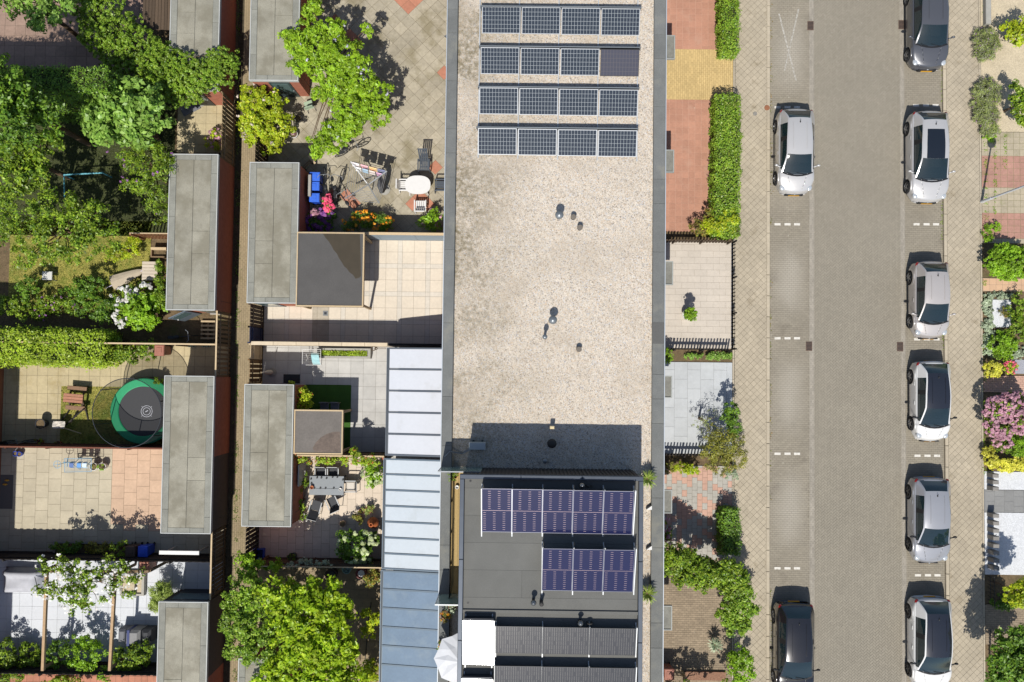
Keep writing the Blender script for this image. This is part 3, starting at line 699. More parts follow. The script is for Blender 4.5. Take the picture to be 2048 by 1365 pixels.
# felt sheets, seams run across
yR = U(1100, 1225, 8.5)[1]
y = EY1 - .175
i = 0
while y > EY0:
    ln = 1.02 if i else .35
    ya = max(EY0, y - ln)
    if ya < yR < y: ya = yR
    xs = [EX0 + .175, EX1 - .175]
    if i % 3 == 1: xs = [xs[0], xs[0] + 2.2 + .9 * (i % 2), xs[1]]
    for k in range(len(xs) - 1): MB().box(xs[k], xs[k + 1] - .006, ya + .006, y, 8.38, 8.455 + random.uniform(-.002, .002)).build('felt_sheet', M_ext, ext, world=True)
    y = ya; i += 1
MB().bar((EX0 + .17, yR, 8.47), (EX1 - .17, yR, 8.47), .12, .09).build('party_ridge', M_cop if False else M_ext, ext, world=True)
for px, py in ((941, 962), (936, 1206)):
    X, Y = U(px, py, 8.46); MB().lathe([(.045, -.02), (.045, .004), (.001, .004)], 12, (X, Y, 8.456)).build('roof_drain', M_black, ext, world=True)
def mount(px0, px1, y0, y1, zt, zlow, grp, n):     # steel rails under a roof storey row
    for i in range(n):
        X, Ya = U(px0 + (px1 - px0) * i / (n - 1), y1, zlow); Yb = U(px0, y0, zt)[1]
        mb = MB(); mb.box(X - .02, X + .02, Ya - .10, Yb + .12, 8.44, 8.50); mb.bar((X, Ya, 8.49), (X, Yb, zt - .03), .035); mb.box(X - .02, X + .02, Yb - .02, Yb + .02, 8.46, zt - .02)
        solo('mounting_bracket', grp, 'mounting rail', mb, M_rail, 'brackets of the roof storey panels')
def row(lb, grp, x0, x1, y0, y1, n, style, tilt, zlow, sl=1.2):
    s = S(zlow + .2); w_ = (x1 - x0) / n / s; d_ = (y1 - y0) / s / math.cos(R(tilt)); zc = zlow + math.sin(R(tilt)) * d_ / 2
    for i in range(n):
        panel(lb + ', ' + {5: ('garden-side end', 'second from the garden side', 'middle one', 'second from the street side', 'street-side end'), 3: ('garden-side end', 'middle one', 'street-side end')}[n][i], grp, (x0 + (x1 - x0) * (i + .5) / n, (y0 + y1) / 2 + (i - (n - 1) / 2) * sl), zc, tilt, w_ - .025, d_, style)
    mount(x0, x1, y0, y1, zlow + math.sin(R(tilt)) * d_, zlow, 'silver sloping bracket holding the %s' % grp, n + 1)
row('portrait navy solar panel in the row of five', 'row of five navy panels', 963, 1267, 979, 1069, 5, 'navy', 19, 8.58)
row('portrait navy solar panel in the row of three', 'row of three navy panels', 1084, 1268, 1097, 1186, 3, 'navy', 19, 8.58)
row('landscape black solar panel beside the white glaring panel', 'black panels beside the glaring panel', 991, 1272, 1254, 1311, 3, 'black', 14, 8.58, 1.8)
row('landscape black solar panel in the row behind the black row', 'black panels in the last row', 989, 1271, 1333, 1390, 3, 'black', 14, 8.58, 1.8)
for k, (cx_, cy_) in enumerate(((957, 1286), (954, 1403))):
    X, Y = U(cx_, cy_, 8.75); v = (Vector((0, 0, HC)) - Vector((X, Y, 8.75))).normalized(); hv = ((-SUN_D) + v).normalized()
    panel(('portrait solar panel glaring white in the sun beside the black panels', 'second glaring portrait panel behind the white one')[k], None, (cx_, cy_), 8.75, 0, 1.17, 1.70, 'glare', hv)
    xb = X; mb = MB()
    for s_ in (-1, 1): mb.box(xb + s_ * .5 - .02, xb + s_ * .5 + .02, Y - 1.0, Y + 1.0, 8.44, 8.50); mb.box(xb + s_ * .5 - .02, xb + s_ * .5 + .02, Y + .75, Y + .79, 8.46, 8.80); mb.box(xb + s_ * .5 - .02, xb + s_ * .5 + .02, Y - .79, Y - .75, 8.46, 8.62)
    solo('panel_stand', ('silver frame under the white glaring panel', 'silver frame under the second glaring panel')[k], 'mounting rail', mb, M_rail)
    mb = MB(); mb.box(X - .55, X + .55, Y + .86, Y + .90, 8.46, 8.82); solo('wind_plate', ('dark back plate behind the white glaring panel', 'dark back plate behind the second glaring panel')[k], 'mounting rail', mb, M_dark)
M_chrome = mat('steel_cowl', (150, 152, 152), .25, metal=.8)
for px, py, lb, kd in ((1164, 972, 'round steel cowl behind the row of five panels', 'b'), (1067, 1206, 'round steel cowl left standing alone on the felt', 'b'), (1083, 1209, 'black short pipe beside the lone steel cowl', 's'), (1161, 1247, 'round steel cowl behind the black panels', 'b')):
    X, Y = U(px, py, 8.85); r_ = T('roof_cowl', lb, 'roof vent', (X, Y, 8.45))
    if kd == 'b': MB().lathe([(.06, -.05), (.06, .3)], 12).build('pipe', M_black, r_); MB().ell((0, 0, .40), .11, .11, .12).build('cowl', M_chrome, r_, smooth=True)
    else: MB().lathe([(.07, -.05), (.07, .35), (.085, .36), (.085, .42), (.05, .45), (.001, .45)], 14).build('pipe', M_pipe, r_, smooth=False)
for px, py, lb in ((1179, 974, 'bent black cable duct beside the cowl of the five-panel row'), (1180, 1250, 'bent black cable duct beside the cowl of the black panels')):
    X, Y = U(px, py, 8.8); solo('cable_duct', lb, 'pipe', MB().torus((X, Y, 8.62), .09, .03, 14, 8, 'y', 0, 180).tube((X - .09, Y, 8.62), (X - .09, Y, 8.44), .03).tube((X + .09, Y, 8.62), (X + .09, Y, 8.44), .03), M_pipe)
# terrace deck at the garden side of the roof storey
deck = T('roof_deck', 'narrow larch board terrace beside the dark roof storey', 'deck', (EX0 - .3, -8, 5.8))
ya, yb = U(900, 1190, 5.9)[1], U(900, 941, 5.9)[1]
for k in range(5):
    x = EX0 - .64 + k * .14; MB().box(x, x + .132, ya, yb, 5.84, 5.872).build('board', M_wood_y, deck, world=True)
mb = MB(); mb.box(EX0 - .64, EX0 + .05, ya, yb, 5.79, 5.838); mb.build('joist', M_wood_d, deck, world=True)
r_ = T('terrace_net', 'black netting on posts along the terrace parapet', 'balustrade', (HX0 + .5, (ya + yb) / 2, 5.8)); xN = HX0 + .47
for k in range(5): MB().tube((xN, ya + (yb - ya) * k / 4, 5.75), (xN, ya + (yb - ya) * k / 4, 6.75), .018).build('post', M_black, r_, world=True)
for zz in (6.1, 6.4, 6.72): MB().tube((xN, ya, zz), (xN, yb, zz), .010).build('rail', M_black, r_, world=True)
MB().box(xN - .004, xN + .004, ya, yb, 6.05, 6.70).build('net', mat('black_net', (30, 30, 32), .8, alpha=.6), r_, world=True)
for (py, xa, xb), lb in (((934, HX0 + .05, EX0 + .75), 'near the gravel edge'), ((1187, HX0 + .02, EX0), 'at the far end of the larch deck')):
    Y = U(900, py, 5.8)[1]; r_ = T('glass_screen', 'pale green glass privacy screen on the terrace ' + lb, 'glass screen', ((xa + xb) / 2, Y, 5.8))
    MB().box(xa, xb, Y - .008, Y + .008, 5.82, 7.55).build('pane', mat('screen_glass', (170, 200, 192), .08, alpha=.78, spec=.6), r_, world=True)
    mb = MB(); mb.box(xa, xb, Y - .022, Y + .022, 7.55, 7.59); mb.box(xa - .03, xa, Y - .02, Y + .02, 5.75, 7.59); mb.build('frame', M_steel, r_, world=True)
# gravel strip on the street side of the storey: small steel brackets
for py in (1018, 1098):
    X, Y = U(1297, py, 5.9); solo('parapet_bracket', 'small white triangular bracket between roof storey and parapet', 'bracket', MB().prism([(X - .1, Y - .02), (X + .12, Y - .02), (X + .12, Y + .14)], 5.80, 6.02), M_white, 'brackets beside the roof storey')
# ============================================================ sheds
SH = 2.45
def roof_cover(r_, x0, y0, x1, y1, z, m=M_bit, me=M_bitd, trim=M_trim, cols=2, edge=.27, seed=1, tick=1.9):
    rr = random.Random(seed)
    MB().box(x0 + .02, x1 - .02, y0 + .02, y1 - .02, z - .16, z - .022).build('roof_slab', M_slab, r_, world=True)
    for xa, xb, ya, yb in ((x0, x0 + .04, y0, y1), (x1 - .04, x1, y0, y1), (x0 + .04, x1 - .04, y0, y0 + .04), (x0 + .04, x1 - .04, y1 - .04, y1)):
        MB().box(xa, xb, ya, yb, z - .18, z + .022).build('edge_trim', trim, r_, world=True)
    a, b_, c, d = x0 + .045, y0 + .045, x1 - .045, y1 - .045; g_ = .007
    def sheet(xa, ya, xb, yb, zz, mt, nm='felt_sheet', rise=0):
        mb = MB(); mb.bbox(xa, xb, ya, yb, z - .03, zz, .008); mb.build(nm, mt, r_, world=True)
    # edge strips, folded up a little
    for s_ in (0, 1):
        y = b_ + rr.uniform(.4, 1.2); ys = [b_]
        while y < d - .4: ys.append(y); y += tick * rr.uniform(.9, 1.1)
        ys.append(d)
        for i in range(len(ys) - 1):
            xa, xb = (a, a + edge) if s_ == 0 else (c - edge, c); sheet(xa, ys[i], xb, ys[i + 1] - g_, z + .010 + rr.uniform(0, .004), me, 'edge_strip')
    for ya, yb in ((b_, b_ + edge * .8), (d - edge * .8, d)):
        xm = (a + c) / 2 + rr.uniform(-.3, .3); sheet(a + edge + g_, ya, xm, yb, z + .009, me, 'edge_strip'); sheet(xm + g_, ya, c - edge - g_, yb, z + .012, me, 'edge_strip')
    xm = (a + c) / 2
    for k in range(cols):
        xa = a + edge + g_ + (c - a - 2 * edge) * k / cols; xb = a + edge - g_ + (c - a - 2 * edge) * (k + 1) / cols; ys = [b_ + edge * .8 + g_]
        if (k + seed) % 2:
            y = ys[0] + (d - b_) * rr.uniform(.2, .35); ys.append(y); ys.append(y + rr.uniform(.85, 1.05)) if (d - b_) > 3 else None
        ys.append(d - edge * .8)
        for i in range(len(ys) - 1): sheet(xa, ys[i], xb, ys[i + 1] - g_, z + rr.uniform(-.004, .003), m)
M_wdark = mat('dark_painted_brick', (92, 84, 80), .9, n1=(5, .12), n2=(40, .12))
def shed(label, px, seed, z=SH, door=None, dark=None):
    x0, y0, x1, y1 = rect(*px, z); r_ = T('garden_shed', label, 'shed', ((x0 + x1) / 2, (y0 + y1) / 2, .05), 0, 'brick garden sheds along the alley')
    ys_ = [(y0 + .05, y1 - .05, M_brick)]
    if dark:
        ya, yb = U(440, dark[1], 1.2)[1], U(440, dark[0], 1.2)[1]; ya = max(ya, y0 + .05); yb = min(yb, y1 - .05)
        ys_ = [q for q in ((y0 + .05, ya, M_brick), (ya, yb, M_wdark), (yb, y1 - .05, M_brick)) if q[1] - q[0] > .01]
    for ya, yb, mt in ys_: MB().box(x0 + .05, x1 - .05, ya, yb, -.05, z - .17).build('wall', mt, r_, world=True)
    roof_cover(r_, x0, y0, x1, y1, z, seed=seed)
    mb = MB(); xd = x1 - .045; mb.bar((xd + .0, y0 + .5, 1.6), (xd, y0 + .5, .1), .012, .012); mb.build('wall_joint', M_slab, r_, world=True)
    if door:
        side, xa, xb, kd = door; Y = y0 + .05 if side == 's' else y1 - .05; s_ = -1 if side == 's' else 1; xa = x0 + (x1 - x0) * xa; xb = x0 + (x1 - x0) * xb
        MB().box(xa, xb, Y - .03, Y + s_ * .02 + (.0 if s_ > 0 else 0) if s_ > 0 else Y + .03, .05, 2.1) if False else None
        lo, hi = (Y - .035, Y + .02) if s_ < 0 else (Y - .02, Y + .035)
        d = MB().box(xa, xb, lo, hi, .08, 2.12).build('door', mat('door_' + kd, {'green': (70, 84, 84), 'dark': (48, 50, 56), 'grey': (122, 132, 140)}[kd], .5), r_, world=True)
        lo2, hi2 = (lo - .012, lo + .01) if s_ < 0 else (hi - .01, hi + .012)
        MB().box(xa + .10, xb - .10, lo2, hi2, .95, 1.98).build('pane', mat('door_glass', (104, 128, 126), .08, spec=.7), d, world=True)
        MB().box(xb - .09, xb - .05, lo2 - .03, hi2 + .03, 1.0, 1.04).build('handle', M_steel, d, world=True)
        sl_ = MB().box(xa - .05, xb + .05, lo - .05, hi + .05, .0, .09).build('doorstep', mat('doorstep_concrete', (196, 190, 180), .8, n1=(8, .1)), r_, world=True)
    return r_, (x0, y0, x1, y1)
sL1, _ = shed('brick shed half covered by ivy, grey felt roof, cut by the picture top', (341, -150, 440, 181), 3, door=('s', .2, .6, 'dark'))
sL2, rL2 = shed('brick shed with grey felt roof between ivy garden and slatted gate', (335.5, 308.5, 433.5, 621), 4, door=('s', .55, .92, 'grey'))
sL3, rL3 = shed('brick shed with grey felt roof standing beside the trampoline', (325, 752, 425.5, 1068), 6, dark=(910, 1100))
sL4, rL4 = shed('brick shed with grey felt roof next to the covered barbecue', (313.5, 1204, 413.5, 1500), 9, door=('n', .12, .95, 'dark'), dark=(1100, 1342))
sR1, rR1 = shed('brick shed with glazed green door under the wisteria tree', (501.5, -160, 600, 162), 2, door=('s', .35, .78, 'green'))
sR2, rR2 = shed('brick shed with grey felt roof beside the three blue bins', (496.5, 325, 596, 607), 5, door=('s', .1, .52, 'grey'))
sR3, rR3 = shed('brick shed with grey felt roof beside artificial lawn and dining set', (486, 769, 585, 1054), 7)
sR4, rR4 = shed('brick shed almost hidden under the yellow-green tree', (474, 1318, 570, 1560), 8)
# open shed door leaf at L2
X, Y = U(352, 634, 1.0); r_ = T('open_door', 'grey shed door standing open below the felt-roofed shed', 'door', (rL2[0] + .75, rL2[1] + .0, .1), R(205)); MB().box(0, .85, -.02, .02, 0, 2.0).build('leaf', mat('door_leaf', (112, 124, 134), .5), r_); MB().box(.12, .73, -.028, .028, .9, 1.85).build('pane', mat('door_glass', (104, 128, 126), .08), r_); MB().box(.76, .80, -.06, .06, 1.0, 1.05).build('handle', M_white, r_)

# neighbouring house row whose garden front just touches the gardens
nb = T('neighbour_house', 'brick back wall of the neighbouring house row beside the gardens', 'house', (-32, -9, 0)); xn = U(3, 900, .1)[0]; yn = U(3, 728, .1)[1]
MB().box(-36, xn, -40, yn, -.1, 5.9).build('wall', M_wallred, nb, world=True); MB().box(-36.1, xn + .08, -40, yn + .08, 5.9, 6.05).build('roof', M_bit, nb, world=True)
# ============================================================ fences
_bm = {}
def fence(name, label, p, q, h, m, bw=.14, gap=.015, cap=None, z0=.06, thick=.022, posts=1.8, horiz=False, cat='fence', group=None, postm=None, capw=.07, gaps=None):
    p = Vector((*p, z0)); q = Vector((*q, z0)); L_ = (q - p).length; ang = math.atan2(q.y - p.y, q.x - p.x)
    r_ = T(name, label, cat, p, ang, group)
    if not horiz:
        n = max(1, int(L_ / (bw + gap))); st = L_ / n; bw = st - .0015 if gap <= .016 else bw; key = ('v', round(bw, 3), round(h, 3), m.name, thick)
        if key not in _bm:
            me = bpy.data.meshes.new('board'); mb = MB(); mb.box(0, bw, -thick / 2, thick / 2, 0, h); me.from_pydata(mb.v, [], mb.f); me.materials.append(m); _bm[key] = me
        for i in range(n):
            o = bpy.data.objects.new('board', _bm[key]); o.location = (i * st, random.uniform(-.004, .004), random.uniform(-.015, .012) - (.05 * (i % 2) if gap == .012 else 0)); link(o, r_)
    else:
        n = int(h / (bw + gap))
        for i in range(n): MB().box(0, L_, -thick / 2, thick / 2, .03 + i * (bw + gap), .03 + i * (bw + gap) + bw).build('slat', m, r_)
    k = max(1, int(round(L_ / posts)))
    for i in range(k + 1):
        x = L_ * i / k; MB().box(x - .035, x + .035, -thick / 2 - .07, -thick / 2 - .004, -.1, h + .04).build('post', postm or m, r_)
    mb = MB(); mb.box(.04, L_ - .04, thick / 2 + .004, thick / 2 + .04, .35, .42); mb.box(.04, L_ - .04, thick / 2 + .004, thick / 2 + .04, h - .4, h - .33)
    if not horiz: mb.build('rail', m, r_)
    if cap: MB().box(-.02, L_ + .02, -capw / 2, capw / 2, h + .045, h + .075).build('cap', cap, r_)
    return r_
AL = rL2[2] - .05      # alley side wall line of the left sheds
AR = rR2[0] + .05
def FY(py, z=.06): return U(600, py, z)[1]
fence('alley_fence', 'slatted weathered fence between the ivy shed and the next felt-roofed shed', (AL, U(440, 178, SH)[1]), (AL, rL2[3]), 1.9, M_wood_m, .16, .03)
fence('alley_fence', 'pale slatted gate and fence beside the leaning bicycle', (AL, rL2[1]), (AL, rL3[3]), 1.9, M_wood_m, .11, .09, M_wood_l)
fence('alley_fence', 'dark slatted fence behind the blue and brown bins', (AL, rL3[1]), (AL, rL4[3]), 1.9, M_wood_d, .15, .03, M_wood_l)
yW = U(600, 687, 1.8)[1]; yB3 = U(600, 911, 1.8)[1]; yB4 = U(600, 1133, 1.8)[1]
fence('alley_gate', 'brown slatted gate beside the open beige-tiled patio', (AR, rR2[1] - .02), (AR, U(600, 657, 1.0)[1]), 2.0, M_wood_d, .15, .02, cat='gate')
fence('board_fence', 'dark navy fence panel next to the slatted gate', (AR, U(600, 657, 1.0)[1]), (AR, yW), 2.0, mat('navy_paint', (52, 60, 92), .7), .3, .002)
fence('board_fence', 'pale beige board panel at the grey patio corner', (AR, yW - .06), (AR, U(600, 720, 1.2)[1]), 1.8, M_wood_l, .2, .004)
fence('alley_gate', 'brown slatted gate at the corner of the grey patio', (AR, U(600, 721, 1.2)[1]), (AR, rR3[3] + .03), 1.9, mat('brown_wood', (128, 98, 62), .85, var=.15), .17, .02, cat='gate')
fence('alley_fence', 'black slatted fence beside the blue crate', (AR, rR3[1]), (AR, yB4 - .1), 1.9, M_wood_b, .15, .03)
fence('alley_fence', 'dark fence at the wisteria garden behind the yellow-green shrub', (AR, rR1[1]), (AR, rR2[3]), 1.8, M_wood_d, .15, .02)
xW = HX0 - .02
# walls between the house-side gardens
y1 = U(700, 467, 1.85)[1]
r_ = T('garden_wall', 'pale blue-grey board fence with beige cap behind the orange lilies', 'fence', (rR2[2], y1, .05)); xa = rR2[2] + .02
for i in range(4):
    a = xa + (xW - xa) * i / 4; b_ = xa + (xW - xa) * (i + 1) / 4 - .012; MB().box(a, b_, y1 - .03, y1 + .03, .0, 1.83).build('panel', mat('blue_grey_panel', (150, 166, 178), .7, n1=(5, .06)), r_, world=True)
MB().box(xa, xW, y1 - .06, y1 + .06, 1.835, 1.88).build('cap', M_wood_l, r_, world=True)
r_ = T('garden_wall', 'plastered wall with pale beige cap between beige and grey patios', 'wall', (AR, yW, .05)); xE = U(776, 690, 1.85)[0]
MB().box(AR, xE, yW - .07, yW + .05, 0, 1.80).build('wall', mat('cream_plaster', (214, 200, 180), .9, n1=(4, .08)), r_, world=True)
n_ = 6
for i in range(n_): MB().bbox(AR - .02 + (xE - AR) * i / n_, AR - .02 + (xE - AR) * (i + 1) / n_ - .006, yW - .10, yW + .07, 1.802, 1.86, .012).build('cap_stone', mat('cap_stone', (226, 208, 178), .8, var=.05, n1=(5, .08)), r_, world=True)
MB().box(xE + .005, xW, yW - .06, yW + .04, 0, 2.0).build('side_panel', M_wood_b, r_, world=True)
fence('garden_fence', 'pale-capped fence overgrown along the dining patio top', (rR3[2] + .02, yB3), (U(768, 911, 1.8)[0], yB3), 1.78, M_wood_m, .14, .006, M_wood_l)
fence('garden_fence', 'thin pale-topped fence between dining patio and big tree', (AR + .3, yB4), (U(764, 1133, 1.8)[0], yB4), 1.78, M_wood_d, .14, .006, M_wood_l, capw=.05)
# fences between the gardens on the far side of the alley
XL = -27.0
fence('garden_fence', 'short reddish lattice fence at the felt-roofed shed', (U(262, 470, 1.6)[0], U(300, 468, 1.6)[1]), (rL2[0] + .03, U(300, 468, 1.6)[1]), 1.6, mat('lattice_wood', (176, 124, 88), .8, var=.15), .06, .09, M_wood_l, capw=.05)
fence('garden_fence', 'pale-topped fence behind the long light green hedge', (XL, U(300, 688, 1.75)[1]), (AL - .05, U(300, 688, 1.75)[1]), 1.75, M_wood_m, .14, .006, M_wood_l)
fence('garden_fence', 'dark red board fence behind the trampoline', (XL, U(300, 897, 1.75)[1]), (rL3[0] + .03, U(300, 897, 1.75)[1]), 1.75, M_wood_r, .14, .01, M_wood_r)
fence('garden_fence', 'dark scalloped board fence behind the white-flowered shrub', (XL, U(300, 1123, 1.75)[1]), (AL - .05, U(300, 1123, 1.75)[1]), 1.75, M_wood_b, .14, .012)
fence('garden_fence', 'dark board fence at the foot of the pergola beams', (XL, U(300, 1351, 1.75)[1]), (rL4[0] + .03, U(300, 1351, 1.75)[1]), 1.75, M_wood_b, .14, .012)
fence('garden_fence', 'brown board fence beside the ivy bank and dark lawn', (XL, U(150, 140, 1.2)[1]), (U(210, 140, 1.2)[0], U(150, 140, 1.2)[1]), 1.2, M_wood_d, .14, .01)

# ============================================================ garden canopies
def garden_canopy(label, px, z, m, trimm, posts, wet=None):
    x0, y0, x1, y1 = rect(*px, z); r_ = T('garden_canopy', label, 'canopy', ((x0 + x1) / 2, (y0 + y1) / 2, .08))
    MB().box(x0 + .02, x1 - .02, y0 + .02, y1 - .02, z - .12, z - .005).build('roof', m, r_, world=True)
    for xa, xb, ya, yb in ((x0, x0 + .05, y0, y1), (x1 - .06, x1, y0, y1), (x0 + .05, x1 - .06, y0, y0 + .06), (x0 + .05, x1 - .06, y1 - .06, y1)):
        MB().box(xa, xb, ya, yb, z - .2, z + .03).build('edge_board', trimm, r_, world=True)
    for sx in (x0 + .08, x1 - .1):
        for sy in (y0 + .1, y1 - .1): MB().box(sx - .05, sx + .05, sy - .05, sy + .05, -.02, z - .13).build('post', M_wood_l, r_, world=True)
    return r_, (x0, y0, x1, y1)
M_epdm = mat('rubber_roof_dark', (92, 90, 88), .75, n1=(1.5, .08), n2=(18, .08), blotch=((190, 184, 176), 1.7, .035, .8)); M_epdm2 = mat('rubber_roof_brown', (120, 114, 108), .75, n1=(1.5, .1), n2=(12, .08), blotch=((196, 190, 182), 2.2, .03, .8))
c1, rc1 = garden_canopy('square garden canopy with dark rubber roof and a wet brown corner', (593, 465, 728, 614), 2.55, M_epdm, M_wood_l, 4)
wx = [(660, 467), (720, 467), (722, 553), (718, 556), (711, 558), (706, 550), (699, 545), (694, 538), (688, 533), (683, 524), (678, 517), (674, 508), (667, 500), (663, 492), (658, 484), (651, 476), (646, 468)]
MB().prism([U(a, b_, 2.55) for a, b_ in wx][::-1], 2.545, 2.5475).build('wet_patch', mat('wet_rubber', (78, 70, 56), .35, n1=(2, .1)), c1, world=True)
c2, rc2 = garden_canopy('small garden canopy with worn brown rubber roof over artificial lawn', (588, 820, 686, 909), 2.35, M_epdm2, M_wood_l, 4)
wx = [(630, 905), (625, 897), (632, 885), (642, 875), (654, 868), (668, 864), (680, 864), (681, 905)]
MB().prism([U(a, b_, 2.35) for a, b_ in wx][::-1], 2.345, 2.3475).build('dirt_patch', mat('dirty_rubber', (112, 98, 88), .7, n1=(4, .25), n2=(14, .15)), c2, world=True)

# ============================================================ verandas along the garden front
def veranda(label, ya, yb, xo, n, m, framem, zo=2.35, zi=2.85):
    Y1 = U(830, ya, 2.6)[1]; Y0 = U(830, yb, 2.6)[1]; X0 = U(xo, (ya + yb) / 2, zo)[0]; X1 = HX0 + .03
    r_ = T('veranda', label, 'veranda', (X0, (Y0 + Y1) / 2, .08))
    for i in range(n):
        y0 = Y0 + (Y1 - Y0) * i / n + .045; y1 = Y0 + (Y1 - Y0) * (i + 1) / n - .045
        mb = MB(); mb.add([(X0 + .10, y0, zo), (X1, y0, zi), (X1, y1, zi), (X0 + .10, y1, zo), (X0 + .10, y0, zo + .02), (X1, y0, zi + .02), (X1, y1, zi + .02), (X0 + .10, y1, zo + .02)], [(0, 3, 2, 1), (4, 5, 6, 7), (0, 1, 5, 4), (1, 2, 6, 5), (2, 3, 7, 6), (3, 0, 4, 7)])
        mb.build('roof_panel', m, r_, world=True)
    for i in range(n + 1):
        y = Y0 + (Y1 - Y0) * i / n + (.03 if i == 0 else (-.03 if i == n else 0)); MB().bar((X0 + .08, y, zo + .005), (X1, y, zi + .005), .07, .085).build('glazing_bar', framem, r_, world=True)
    MB().box(X0 - .02, X0 + .11, Y0, Y1, zo - .12, zo + .035).build('gutter', framem, r_, world=True); MB().box(X0 + .005, X0 + .085, Y0 + .03, Y1 - .03, zo + .0355, zo + .037).build('gutter_trough', mat('gutter_dark', (70, 78, 86), .6), r_, world=True)
    for y in (Y0 + .08, Y1 - .08): MB().box(X0, X0 + .1, y - .05, y + .05, 0, zo - .12).build('post', framem, r_, world=True)
    return r_
M_vf = mat('veranda_frame_grey', (104, 112, 122), .45, metal=.3); M_vf2 = mat('veranda_frame_blue', (112, 128, 142), .45, metal=.3)
M_opal = mat('opal_sheet', (225, 229, 236), .35, coat=.4, n1=(.7, .025), n2=(7, .02), stain=((208, 210, 212), 1.2, .56, .5)); M_opal2 = mat('opal_sheet_blue', (212, 222, 230), .35, coat=.4, n1=(.7, .03), n2=(7, .02), stain=((196, 204, 206), 1.2, .55, .5)); M_tint = mat('blue_tinted_sheet', (126, 148, 170), .3, coat=.7, n1=(.9, .08), n2=(9, .05), stain=((150, 166, 178), 1.1, .52, .5), blotch=((190, 196, 198), 2.4, .03, .8))
veranda('veranda roof of five opal white panels in a grey frame', 696, 913, 773, 5, M_opal, M_vf)
veranda('veranda roof of seven pale bluish panels beside the dining patio', 919, 1142, 766, 7, M_opal2, M_vf2)
veranda('veranda roof of blue tinted panels next to the big tree', 1144, 1448, 760, 8, M_tint, M_vf2)
# alley surface
M_alley = mat('alley_bricks', (168, 151, 120), .9, var=.05, n1=(1, .10), n2=(9, .06), stain=((120, 112, 70), .8, .6, .6), bump=(40, .3))
paving('alley_path', [(AL + .30, YA), (AR - .02, YA), (AR - .02, YB), (AL + .30, YB)], .2, .1, M_alley, M_jdark, 'half', 90, .006, .07, piece_name='brick', maxobj=0, jit=.002)

o = MB().box(AL + .02, AL + .30, YA, YB, -.1, .064).build('alley_verge', mat('verge_soil', (84, 76, 58), .95, n1=(4, .3), n2=(16, .3), bump=(30, .6))); tag(o, kind='structure')
# ============================================================ garden paving
def prect(x0, y0, x1, y1, z=.1, X0=None, X1=None, Y0=None, Y1=None):
    a = list(rect(x0, y0, x1, y1, z))
    for i, v in enumerate((X0, Y0, X1, Y1)):
        if v is not None: a[i] = v
    return box4(a)
M_g1 = mat('slab_beige_grey', (186, 177, 156), .88, var=.09, n1=(.6, .16), n2=(7, .11), stain=((144, 134, 104), .8, .50, .7), bump=(30, .25)); M_g1r = mat('slab_red', (200, 138, 112), .88, var=.07, n1=(2, .12), n2=(9, .08), bump=(30, .25))
redp = [U(*p, .1) for p in ((800, 8), (826, 2), (812, 20), (886, 137), (700, 62), (668, 52), (716, 84), (842, 405), (856, 412), (826, 416), (690, 398), (708, 404), (672, 392), (884, 336))]
def pickG1(x, y):
    return M_g1r if any(abs(x - a) + abs(y - b_) < .36 for a, b_ in redp) else M_g1
paving('patio', box4((AR + .1, y1 + .04, xW, YB)), .5, .5, M_g1, M_joint, 'grid', 45, .010, .10, pick=pickG1, piece_name='slab')
# beige patio: square tiles in panels with narrow grey strips
M_g2 = mat('tile_cream', (236, 224, 205), .85, var=.03, n1=(1, .05), n2=(8, .04), bump=(30, .15)); M_g2s = mat('tile_cream_grey', (228, 220, 206), .85, var=.05, n1=(1, .06), n2=(8, .05)); M_g2r = mat('tile_rough_grey', (196, 186, 168), .9, var=.04, n1=(4, .12))
pt = MB().box(AR + .05, xW, yW + .05, y1 - .03, .0, .088).build('patio', M_joint); tag(pt, kind='structure'); pt.data.transform(Matrix.Translation((-3, 0, 0))); pt.location = (3, 0, 0)
x = xW; wseq = [.56, .56, .22]; k = 0
xg0, xg1 = U(622, 640, .1)[0], U(662, 640, .1)[0]
while x > AR + .1:
    w_ = wseq[k % 3]; xa = max(AR + .06, x - w_); y = y1 - .035; j = 0
    hs = [.56, .56, .22]
    while y > yW + .06:
        h_ = hs[j % 3]; ya = max(yW + .055, y - h_)
        mt = M_g2s if (k % 3 == 2 or j % 3 == 2) else M_g2
        if xg0 < (xa + x) / 2 < xg1 and y < U(650, 590, .1)[1]: mt = M_g2r
        mb = MB(); piece(mb, [(xa + .004, ya + .004), (x - .004, ya + .004), (x - .004, y - .004), (xa + .004, y - .004)], .05, .10 + random.uniform(-.001, .001), .004)
        mb.build('tile', mt, pt, world=True); y = ya; j += 1
    x = xa; k += 1
r_ = T('patio_drain', 'small square drain in the rough grey tiles of the beige patio', 'drain', (*U(651, 627, .1), .1)); MB().box(-.12, .12, -.12, .12, -.03, .008).build('frame', M_grey, r_); MB().box(-.06, .06, -.06, .06, -.02, .011).build('grate', M_dark, r_)
M_g3 = mat('tile_grey', (204, 202, 197), .85, var=.055, n1=(.9, .10), n2=(6, .05), bump=(30, .15)); M_lawn_a = mat('artificial_turf', (70, 112, 42), .95, n1=(2, .15), n2=(60, .35), bump=(150, .8))
paving('patio', box4((AR + .05, yB3 + .03, U(771, 800, .1)[0] + .12, yW - .08)), .6, .6, M_g3, M_jdark, 'grid', 0, .008, .10)
paving('veranda_floor', box4((U(771, 800, .1)[0] + .12, -16.5, xW, yW - .08)), .6, .6, M_g3, M_jdark, 'grid', 0, .008, .10)
a = rect(622, 770, 702, 818, .11); o = MB().box(rR3[2] - .03, a[2], rect(600, 906, 700, 910)[1], a[3], .0, .118).build('artificial_lawn', M_lawn_a); tag(o, kind='structure')
